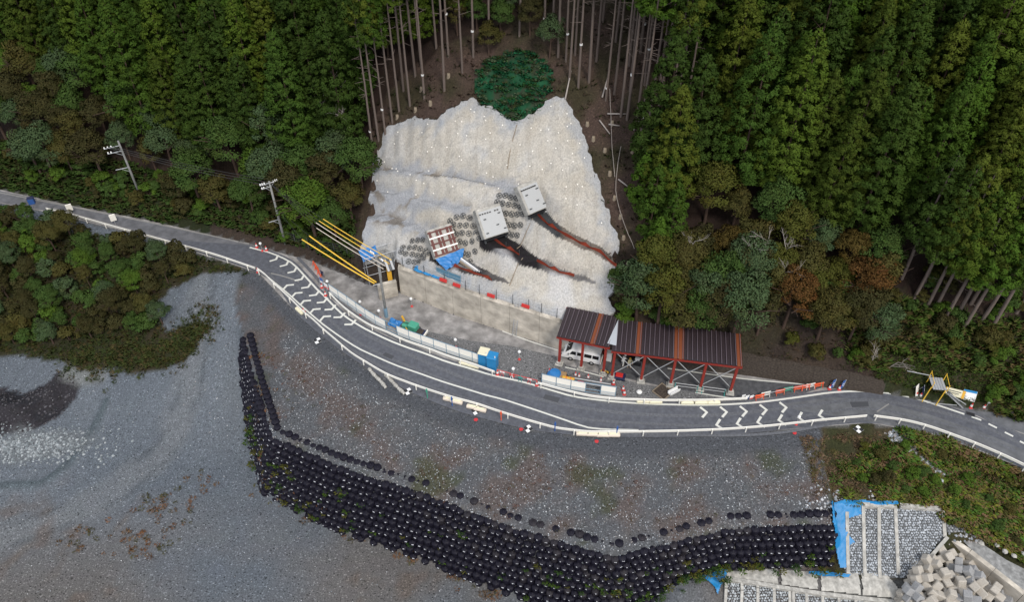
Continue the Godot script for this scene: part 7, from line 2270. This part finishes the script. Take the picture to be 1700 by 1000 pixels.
	for e in [[V(-3.6, 3.2, -1.2), V(-0.8, 3.0, -0.9)], [V(0.8, 2.6, 1.4), V(3.3, 0.9, 1.4)], [V(-0.8, 0.1, 0.9), V(2.6, 0.3, 1.1)]]:
		var s := mb()
		tube(s, e[0], e[1], 0.05)
		obj("pole", s, M.galv, st)
	# loose odds and ends
	var ty := mb(true)
	for k in 16:
		var a := TAU * k / 16
		var b := TAU * (k + 1) / 16
		tube(ty, V(cos(a) * 0.33, 0.15, sin(a) * 0.33), V(cos(b) * 0.33, 0.15, sin(b) * 0.33), 0.13, 0.13, 7, false)
	var tp: Vector2 = [Vector2(45.69, -54.92)][0]
	var o := obj("old_tyre", ty, M.rubber)
	o.position = Vector3(tp.x, ground(tp.x, tp.y) + 0.1, tp.y)
	tag(o, "black tyre lying in the weeds below the right guard rail", "tyre")
	simple("drain_cover", "dark drain cover on the road near the right dashed line", "drain cover", Vector2(54.45, -58.12), -0.4, 0.014, [["frame", "dark_steel", [["b", V(0, 0.01, 0), V(1.05, 0.03, 0.6)]]], ["grate", "black", [["b", V(0, 0.02, 0), V(0.9, 0.03, 0.45)]]]])
	var rock := [Vector2(45.76, -53.57), Vector2(46.59, -53.93), Vector2(48.32, -49.86), Vector2(49.82, -44.94), Vector2(51.01, -45.46), Vector2(51.47, -44.84), Vector2(52.27, -44.28), Vector2(51.35, -43.66), Vector2(52.98, -43.41), Vector2(53.55, -42.65), Vector2(54.29, -42.14), Vector2(55.51, -42.39)]
	for i in rock.size():
		var r := mi("boulder", pebble(i % 4), M.pale_concrete if i > 2 else M.galv)
		r.scale = Vector3(0.42, 0.36, 0.4) * (0.7 + 0.5 * rng.randf())
		r.position = Vector3(rock[i].x, maxf(ground(rock[i].x, rock[i].y), -4.2 if i > 4 and rock[i].y > -44 else -99.0) + 0.1, rock[i].y)
		tag(r, "pale boulder %s" % ["in the stony gully below the right rail", "beside the path above the bank wall"][0 if i < 3 else 1], "boulder", "pale boulders among the weeds")


# ---------------------------------------------------------------- poles and cables
func utility_pole(at: Vector2, h: float, label: String, arms: Array) -> Node3D:
	var t := thing("utility_pole", label, "utility pole", Vector3(at.x, ground(at.x, at.y), at.y))
	var s := mb(true)
	tube(s, V(0, -0.5, 0), V(0, h, 0), 0.2, 0.13, 9)
	obj("pole", s, M.grey_concrete, t)
	for a in arms:
		var q := mb()
		var e: Vector3 = V(a[1], a[0], a[2])
		tube(q, V(0, a[0], 0), e, 0.06, 0.06, 5)
		tube(q, V(0, a[0] - 0.8, 0), V(a[1] * 0.6, a[0], a[2] * 0.6), 0.035, 0.035, 5)
		var o := obj("crossarm", q, M.galv, t)
		for k in a[3]:
			var i := mb()
			lathe(i, [Vector2(0.0, 0.0), Vector2(0.1, 0.02), Vector2(0.06, 0.14), Vector2(0.11, 0.18), Vector2(0.05, 0.3), Vector2(0.0, 0.32)], 8, 0.0, V(a[1], a[0], a[2]) * (1.0 - 0.22 * k) + V(0, a[0] * 0.22 * k, 0))
			obj("insulator", i, M.white, o)
	return t


func cable(st: SurfaceTool, a: Vector3, b: Vector3, r: float, sag: float) -> void:
	var last := a
	for k in 10:
		var t := (k + 1) / 10.0
		var p := a.lerp(b, t) - Vector3(0, sag * 4 * t * (1 - t), 0)
		tube(st, last, p, r, r, 5, false)
		last = p


func wires() -> void:
	var p1: Vector2 = [Vector2(-56.76, -98.12)][0]
	var p2: Vector2 = [Vector2(-32.89, -88.36)][0]
	var p3: Vector2 = Vector2(-16.73, -74.36)
	utility_pole(p1, 10.0, "grey utility pole with three arms to the left above the left road", [[9.2, -1.9, 0.9, 3], [8.3, -1.7, 0.8, 2], [5.4, -1.7, 0.7, 0]])
	utility_pole(p2, 11.0, "grey utility pole with insulators at its top left of the yellow cables", [[10.7, -1.1, 0.6, 3], [10.7, 0.9, -0.5, 3], [10.1, -1.0, 0.6, 2], [4.4, -1.3, 0.7, 0]])
	var t := utility_pole(p3, 11.0, "slim grey utility pole standing in the yard behind the long fence", [[10.6, -0.9, -0.9, 3], [10.6, 0.8, 0.8, 2], [6.1, -1.0, 0.4, 0]])
	var q := mb()
	tube(q, V(0, 0, 0), V(0, 1.6, 0), 0.26, 0.25, 9)
	obj("base_wrap", q, M.blue_frame, t)
	var y2 := ground(p2.x, p2.y)
	# covered cables: yellow and pale sleeves near the yard, bare wire beyond
	var lines := [[Vector2(-28.37, -82.69), Vector2(-17.59, -74.32), 6.4, 6.1, "yellow_cover", 0.09, "lower thick yellow cable sleeve, nearer the road"], [Vector2(-27.45, -83.21), Vector2(-17.36, -74.44), 6.6, 6.2, "yellow_cover", 0.09, "lower thick yellow cable sleeve, farther from the road"],
		[Vector2(-25.57, -81.35), Vector2(-15.54, -72.78), 10.4, 10.5, "pink_cover", 0.05, "upper pale cable sleeve, first from the road"], [Vector2(-25.37, -80.48), Vector2(-15.74, -72.45), 10.2, 10.3, "pink_cover", 0.05, "upper pale cable sleeve, lowest of the upper bundle"], [Vector2(-25.16, -81.47), Vector2(-15.18, -73.11), 10.6, 10.7, "yellow_cover", 0.055, "upper yellow cable sleeve in the middle of the bundle"], [Vector2(-24.6, -81.6), Vector2(-14.85, -73.55), 10.8, 10.8, "yellow_cover", 0.055, "upper yellow cable sleeve, topmost of the bundle"]]
	var i := 0
	for l in lines:
		var s := mb()
		cable(s, v3(l[0], l[2]), v3(l[1], l[3]), l[5], 0.12)
		var o := obj("cable_sleeve", s, M[l[4]])
		tag(o, l[6], "cable", "sleeved cables by the central pole")
		var w := mb()
		cable(w, Vector3(p2.x, y2 + (10.6 if i > 1 else 6.6) + 0.1 * (i % 2), p2.y), v3(l[0], l[2]), 0.022, 0.1)
		if i < 2: cable(w, v3(l[1], l[3]), Vector3(p3.x, 6.1, p3.y), 0.03, 0.05)
		else: cable(w, v3(l[1], l[3]), Vector3(p3.x, 10.7, p3.y), 0.022, 0.05)
		obj("bare_wire", w, M.wire, o)
		i += 1
	var y1 := ground(p1.x, p1.y)
	for k in 3:
		var s := mb()
		cable(s, Vector3(p1.x - 1.5 + 0.4 * k, y1 + 9.3, p1.y + 0.8 - 0.2 * k), Vector3(p2.x - 0.9 + 0.9 * k, y2 + 10.8, p2.y + 0.4 - 0.4 * k), 0.028, 0.5)
		tag(obj("power_line", s, M.wire), ["thin power line between the two left poles, nearest the road", "thin power line between the two left poles, middle", "thin power line between the two left poles, farthest from the road"][k], "power line", "power lines between the left poles")
	# rope strung between the cedars at the right of the slope
	for r in [[[Vector2(12.8, -93.91), Vector2(12.94, -86.64), Vector2(13.19, -84.04)], "pale rope hanging down the bare earth right of the slope"], [[Vector2(14.04, -87.23), Vector2(13.3, -82.1), Vector2(15.42, -76.27)], "pale rope from the trees to the low post right of the slope"]]:
		var s := mb()
		var pts := smooth(r[0], 1.0)
		for k in pts.size() - 1:
			tube(s, on(pts[k]) + V(0, 0.6, 0), on(pts[k + 1]) + V(0, 0.6, 0), 0.035, 0.035, 4)
		tag(obj("rope", s, M.dead_wood), r[1], "rope")
	# mesh fence at the back of the left yard
	var f := thing("mesh_fence", "dark green post fence at the foot of the trees left of the scaffold stage", "fence", on([Vector2(-33.28, -88.72)][0]))
	var fp: Array = smooth_straight([Vector2(-33.28, -88.72), Vector2(-28.58, -86.82), Vector2(-23.87, -84.86), Vector2(-21.09, -83.56), Vector2(-19.44, -82.55)], 2.2, 0.0)
	for k in fp.size():
		var s := mb()
		tube(s, on(fp[k]) - f.position, on(fp[k]) - f.position + V(0, 2.0, 0), 0.045)
		obj("post", s, M.dark_steel, f)
	for hgt in [0.4, 0.8, 1.2, 1.6, 1.95]:
		var s := mb()
		for k in fp.size() - 1:
			tube(s, on(fp[k]) - f.position + V(0, hgt, 0), on(fp[k + 1]) - f.position + V(0, hgt, 0), 0.016, 0.016, 4)
		obj("wire", s, M.dark_steel, f)


# ---------------------------------------------------------------- weeds and loose stones
func tuft_mesh(n: int, h: float, spread: float, w: float) -> ArrayMesh:
	var L := Leaves.new()
	for k in n:
		var a := rng.randf() * TAU
		var d := Vector3(cos(a) * spread, rng.randf_range(0.4, 1.0), sin(a) * spread).normalized()
		var p := Vector3(cos(a), 0, sin(a)) * spread * 0.35 * rng.randf() + d * h * 0.5
		var v := rng.randf_range(0.65, 1.35)
		L.add(p, d, d.cross(ball()).normalized(), h * rng.randf_range(0.7, 1.2), w, (Vector3.UP + d + ball() * 0.3).normalized(), Color(v, v, v * 0.95))
	return L.mesh()


func scatter(called: String, label: String, cat: String, mesh: Mesh, spots: Array, tones: Array, size: Vector2, m: Material) -> void:
	var mm := MultiMesh.new()
	mm.transform_format = MultiMesh.TRANSFORM_3D
	mm.use_colors = true
	mm.mesh = mesh
	mm.instance_count = spots.size()
	for i in spots.size():
		var p: Vector2 = spots[i]
		var s := rng.randf_range(size.x, size.y)
		mm.set_instance_transform(i, Transform3D(Basis(Vector3.UP, rng.randf() * TAU).scaled(Vector3(s, s * rng.randf_range(0.75, 1.2), s)), Vector3(p.x, ground(p.x, p.y) - 0.03, p.y)))
		var c: Color = tones[rng.randi() % tones.size()]
		var k := rng.randf_range(0.75, 1.25)
		mm.set_instance_color(i, Color(c.r * k, c.g * k, c.b * k))
	var o := MultiMeshInstance3D.new()
	o.name = called
	o.multimesh = mm
	o.material_override = m
	add_child(o)
	tag(o, label, cat, "", "stuff")


func plants() -> void:
	var tuft := tuft_mesh(26, 0.7, 0.9, 0.11)
	var weed := tuft_mesh(44, 0.6, 1.3, 0.2)
	# weeds on the right bank
	var spots := []
	while spots.size() < 3400:
		var p := Vector2(rng.randf_range(34.0, 66.0), rng.randf_range(-57.0, -38.0))
		var df := before_road(p.x, p.y)
		if df < 0.7: continue
		var n := rough.get_noise_2d(p.x * 1.6, p.y * 1.6)
		if p.x < 47.5 and p.y > -47.6 + 0.3 * n: continue
		if p.x >= 47.5 and p.y > -46.0 + (p.x - 47.5) * 0.42: continue
		if p.x < 44.0 and df < 4.0 + 3.0 * n: continue
		if p.x < 36.5 + 2.0 * n or (p.x < 41.0 and n < 0.05): continue
		if line_dist(p, gully) < 0.7: continue
		spots.append(p)
	scatter("weeds", "dense green and brown weeds on the right bank below the road", "weeds", weed, spots, [Color(0.095, 0.14, 0.02), Color(0.065, 0.11, 0.025), Color(0.15, 0.105, 0.05), Color(0.16, 0.165, 0.03), Color(0.16, 0.10, 0.06), Color(0.065, 0.14, 0.025), Color(0.11, 0.1, 0.04)], Vector2(0.6, 1.25), M.weed)
	# grass at the foot of the brush on the right and round the scaffold steps
	spots = []
	while spots.size() < 1500:
		var x := rng.randf_range(41.0, 70.0)
		var d := rng.randf_range(-0.4, 9.0)
		if x < 46 and d < 1.2: continue
		if x > 45.5 and x < 57.5 and d < 3.6: continue
		spots.append(Vector2(x, lin(TOE, x) - d))
	scatter("bank_grass", "long grass on the bank above the right road", "grass", tuft, spots, [Color(0.065, 0.11, 0.02), Color(0.05, 0.09, 0.02), Color(0.09, 0.10, 0.03), Color(0.09, 0.065, 0.03)], Vector2(0.8, 1.5), M.weed)
	spots = []
	while spots.size() < 1500:
		var x := rng.randf_range(44.0, 60.0)
		spots.append(Vector2(x, lin(TOE, x) - rng.randf_range(0.6, 4.5)))
	scatter("verge_grass", "short green grass round the scaffold steps and sign boards", "grass", tuft, spots, [Color(0.055, 0.09, 0.018), Color(0.045, 0.075, 0.018), Color(0.08, 0.07, 0.03)], Vector2(0.3, 0.55), M.weed)
	# grass skirt of the left thicket
	spots = []
	var skirt: Array = [Vector2(-62.31, -73.61), Vector2(-57.75, -73.16), Vector2(-54.16, -72.95), Vector2(-50.56, -72.81), Vector2(-47.03, -72.88), Vector2(-44.51, -73.67), Vector2(-43.01, -75.38), Vector2(-41.86, -76.41)]
	for k in 700:
		var p: Vector2 = skirt[k % 7].lerp(skirt[k % 7 + 1], rng.randf()) + Vector2(rng.randfn(0, 1.2), rng.randfn(0, 1.3))
		spots.append(p)
	while spots.size() < 3600:
		var p := Vector2(rng.randf_range(-90.0, -36.0), rng.randf_range(-97.0, -66.0))
		if within(p, thicket) and before_road(p.x, p.y) > 0.8: spots.append(p)
	scatter("thicket_grass", "olive grass round and under the thicket at the left", "grass", tuft, spots, [Color(0.06, 0.068, 0.02), Color(0.05, 0.068, 0.022), Color(0.085, 0.066, 0.03), Color(0.04, 0.058, 0.02)], Vector2(0.45, 0.85), M.weed)
	# bank of the left road
	spots = []
	for k in 2600:
		var x := rng.randf_range(-95.0, -22.0)
		spots.append(Vector2(x, lin(TOE, x) - rng.randf_range(0.2 if x < -50 else 1.2, 6.5)))
	scatter("roadside_growth", "creepers and grass on the bank behind the left road", "ground cover", weed, spots, [Color(0.04, 0.072, 0.018), Color(0.05, 0.085, 0.022), Color(0.05, 0.05, 0.02)], Vector2(0.6, 1.2), M.weed)
	# undergrowth on the dark forest floor near the clearing
	spots = []
	for k in 1500:
		var p := Vector2(rng.randf_range(-22.0, 26.0), rng.randf_range(-112.0, -68.0))
		if not within(p, clearing) or within(p, face) or within(p, green): continue
		spots.append(p)
	scatter("brushwood", "brown brushwood and low plants on the bare slope round the concrete", "brushwood", tuft, spots, [Color(0.075, 0.05, 0.04), Color(0.05, 0.05, 0.025), Color(0.09, 0.065, 0.05), Color(0.04, 0.05, 0.02)], Vector2(0.4, 0.9), M.weed)
	spots = []
	for k in 900:
		var x := rng.randf_range(9.0, 47.0)
		spots.append(Vector2(x, lin(TOE, x) - rng.randf_range(0.7, 9.0)))
	scatter("leaf_litter_plants", "brown ferns and litter on the dark bank behind the shed", "brushwood", tuft, spots, [Color(0.07, 0.048, 0.034), Color(0.09, 0.06, 0.04), Color(0.05, 0.055, 0.024)], Vector2(0.25, 0.6), M.weed)
	spots = []
	while spots.size() < 800:
		var p := Vector2(rng.randf_range(33.5, 47.0), rng.randf_range(-57.0, -46.5))
		var df := before_road(p.x, p.y)
		if df < 1.6 or df > 8.5 or rough.get_noise_2d(p.x * 2.0, p.y * 2.0) < -0.25: continue
		spots.append(p)
	scatter("dry_grass", "dry tan grass at the right end of the gravel bank", "grass", tuft, spots, [Color(0.19, 0.13, 0.085), Color(0.15, 0.095, 0.06), Color(0.11, 0.1, 0.04)], Vector2(0.25, 0.6), M.weed)
	# sparse tufts on the gravel bank
	spots = []
	for c: Vector2 in [Vector2(-30.57, -67.55), Vector2(-28.88, -65.01), Vector2(-26.27, -63.4), Vector2(-24.41, -61.45), Vector2(-33.27, -70.81), Vector2(-25.98, -66.15), Vector2(-27.47, -61.68), Vector2(-27.7, -59.02), Vector2(-31.38, -67.63)]:
		for k in 11: spots.append(c + Vector2(rng.randfn(0, 1.0), rng.randfn(0, 0.9)))
	for k in 1500:
		var p := Vector2(rng.randf_range(-28.0, 35.0), rng.randf_range(-60.0, -41.0))
		if not within(p, fill) or before_road(p.x, p.y) < 3.5: continue
		if rough.get_noise_2d(p.x * 1.7 + 50.0, p.y * 1.7) + 0.35 * broad.get_noise_2d(p.x, p.y) < 0.2: continue
		spots.append(p)
	scatter("bank_tufts", "sparse reddish and green tufts on the gravel bank", "grass", tuft, spots, [Color(0.15, 0.085, 0.06), Color(0.17, 0.085, 0.065), Color(0.09, 0.09, 0.045), Color(0.12, 0.09, 0.055)], Vector2(0.15, 0.38), M.weed)
	# dry orange grass on the riverbed and weeds along the foot of the wall
	spots = []
	for c: Vector2 in [Vector2(-42.83, -52.55), Vector2(-41.59, -52.13), Vector2(-43.8, -47.68), Vector2(-45.09, -47.29), Vector2(-41.06, -46.91), Vector2(-43.51, -45.76), Vector2(-50.97, -46.91), Vector2(-50.15, -48.47), Vector2(-37.99, -55.11), Vector2(-43.4, -50.89), Vector2(-39.88, -50.07)]:
		for k in 9: spots.append(c + Vector2(rng.randfn(0, 1.5), rng.randfn(0, 0.8)))
	for c: Vector2 in [Vector2(-33.23, -68.8), Vector2(-31.37, -62.87), Vector2(-31.43, -60.07), Vector2(-30.65, -56.32), Vector2(-30.25, -54.05), Vector2(-27.9, -52.14), Vector2(-23.89, -50.19), Vector2(-17.77, -47.6), Vector2(-11.86, -45), Vector2(-6.15, -42.43), Vector2(-2.02, -40.66)]:
		for k in 12: spots.append(c + Vector2(rng.randfn(0, 0.8), rng.randfn(0, 0.4)))
	scatter("riverbed_tufts", "dry orange tufts on the grey riverbed and along the wall foot", "grass", tuft, spots, [Color(0.2, 0.1, 0.05), Color(0.16, 0.1, 0.055), Color(0.085, 0.08, 0.03)], Vector2(0.3, 0.75), M.weed)
	# weeds sprouting between the black bags
	spots = []
	var sprout := []
	for k in 170:
		var i := rng.randi_range(2, WALLLINE.size() - 2)
		var t := rng.randf()
		var p: Vector2 = WALLLINE[i].lerp(WALLLINE[i + 1], t) - side(WALLLINE, i) * rng.randf_range(1.3, 3.9)
		sprout.append(p)
	var mm := MultiMesh.new()
	mm.transform_format = MultiMesh.TRANSFORM_3D
	mm.use_colors = true
	mm.mesh = weed
	mm.instance_count = sprout.size()
	for i in sprout.size():
		var p: Vector2 = sprout[i]
		mm.set_instance_transform(i, Transform3D(Basis(Vector3.UP, rng.randf() * TAU).scaled(Vector3.ONE * rng.randf_range(0.35, 0.75)), Vector3(p.x, base_height(p.x, p.y) + 0.85, p.y)))
		mm.set_instance_color(i, [Color(0.05, 0.09, 0.015), Color(0.035, 0.07, 0.02), Color(0.085, 0.085, 0.02)][i % 3])
	var o := MultiMeshInstance3D.new()
	o.name = "wall_weeds"
	o.multimesh = mm
	o.material_override = M.weed
	add_child(o)
	tag(o, "green weeds sprouting between the black sandbags", "weeds", "", "stuff")


var gully: Array = [Vector2(44.3, -55.46), Vector2(46.05, -53.95), Vector2(47.6, -51.99), Vector2(49.22, -50.57)]


func stones() -> void:
	var tones := [Color(0.30, 0.32, 0.34), Color(0.22, 0.24, 0.26), Color(0.48, 0.49, 0.5), Color(0.18, 0.2, 0.22), Color(0.26, 0.24, 0.23)]
	var spots := []
	while spots.size() < 9500:
		var p := Vector2(rng.randf_range(-30.0, 36.0), rng.randf_range(-74.0, -39.0))
		if not within(p, fill) or before_road(p.x, p.y) < 2.6 + 1.2 * rng.randf(): continue
		spots.append(p)
	scatter("bank_stones", "loose pale stones on the gravel bank between road and sandbag wall", "stones", pebble(1), spots, tones, Vector2(0.02, 0.085), M.stone)
	spots = []
	while spots.size() < 1100:
		var p := Vector2(rng.randf_range(-75.0, 12.0), rng.randf_range(-84.0, -37.0))
		var df := before_road(p.x, p.y)
		if within(p, fill) or df < 4.0 or within(p, thicket): continue
		if line_dist(p, WALLLINE) < 3.0: continue
		spots.append(p)
	for k in 200:
		spots.append(Vector2(rng.randf_range(-44.0, -37.0), rng.randf_range(-82.0, -60.0)))
	scatter("riverbed_stones", "loose pale stones on the grey riverbed", "stones", pebble(2), spots, tones, Vector2(0.025, 0.085), M.stone)
	spots = []
	while spots.size() < 900:
		var q := Vector2(rng.randf_range(-80.0, -56.0), rng.randf_range(-74.0, -59.0))
		if within(q, heap): spots.append(q)
	scatter("soil_clods", "dark clods and stones on the heap of dark soil at the far left", "clods", pebble(2), spots, [Color(0.05, 0.047, 0.052), Color(0.08, 0.078, 0.085), Color(0.03, 0.028, 0.03)], Vector2(0.06, 0.2), M.stone)
	spots = []
	while spots.size() < 900:
		spots.append(Vector2(-62.0 + rng.randfn(0, 4.5), -60.5 + rng.randfn(0, 1.4)))
	scatter("rock_spoil", "pale broken rock beside the heap of dark soil", "rocks", pebble(3), spots, [Color(0.2, 0.22, 0.23), Color(0.28, 0.3, 0.31), Color(0.15, 0.17, 0.18)], Vector2(0.08, 0.22), M.stone)
	spots = []
	while spots.size() < 700:
		var i := rng.randi_range(0, gully.size() - 2)
		spots.append(gully[i].lerp(gully[i + 1], rng.randf()) + Vector2(rng.randfn(0, 0.4), rng.randfn(0, 0.35)))
	for c: Vector2 in [Vector2(36.73, -47.15), Vector2(39.56, -47.71), Vector2(35.71, -48.42), Vector2(33.72, -46.59), Vector2(46.7, -47.01), Vector2(49.78, -44.53), Vector2(51.07, -44.18)]:
		for k in 40: spots.append(c + Vector2(rng.randfn(0, 1.2), rng.randfn(0, 0.6)))
	scatter("gully_stones", "grey stones in the gully and along the top of the revetment", "stones", pebble(0), spots, tones, Vector2(0.07, 0.2), M.stone)
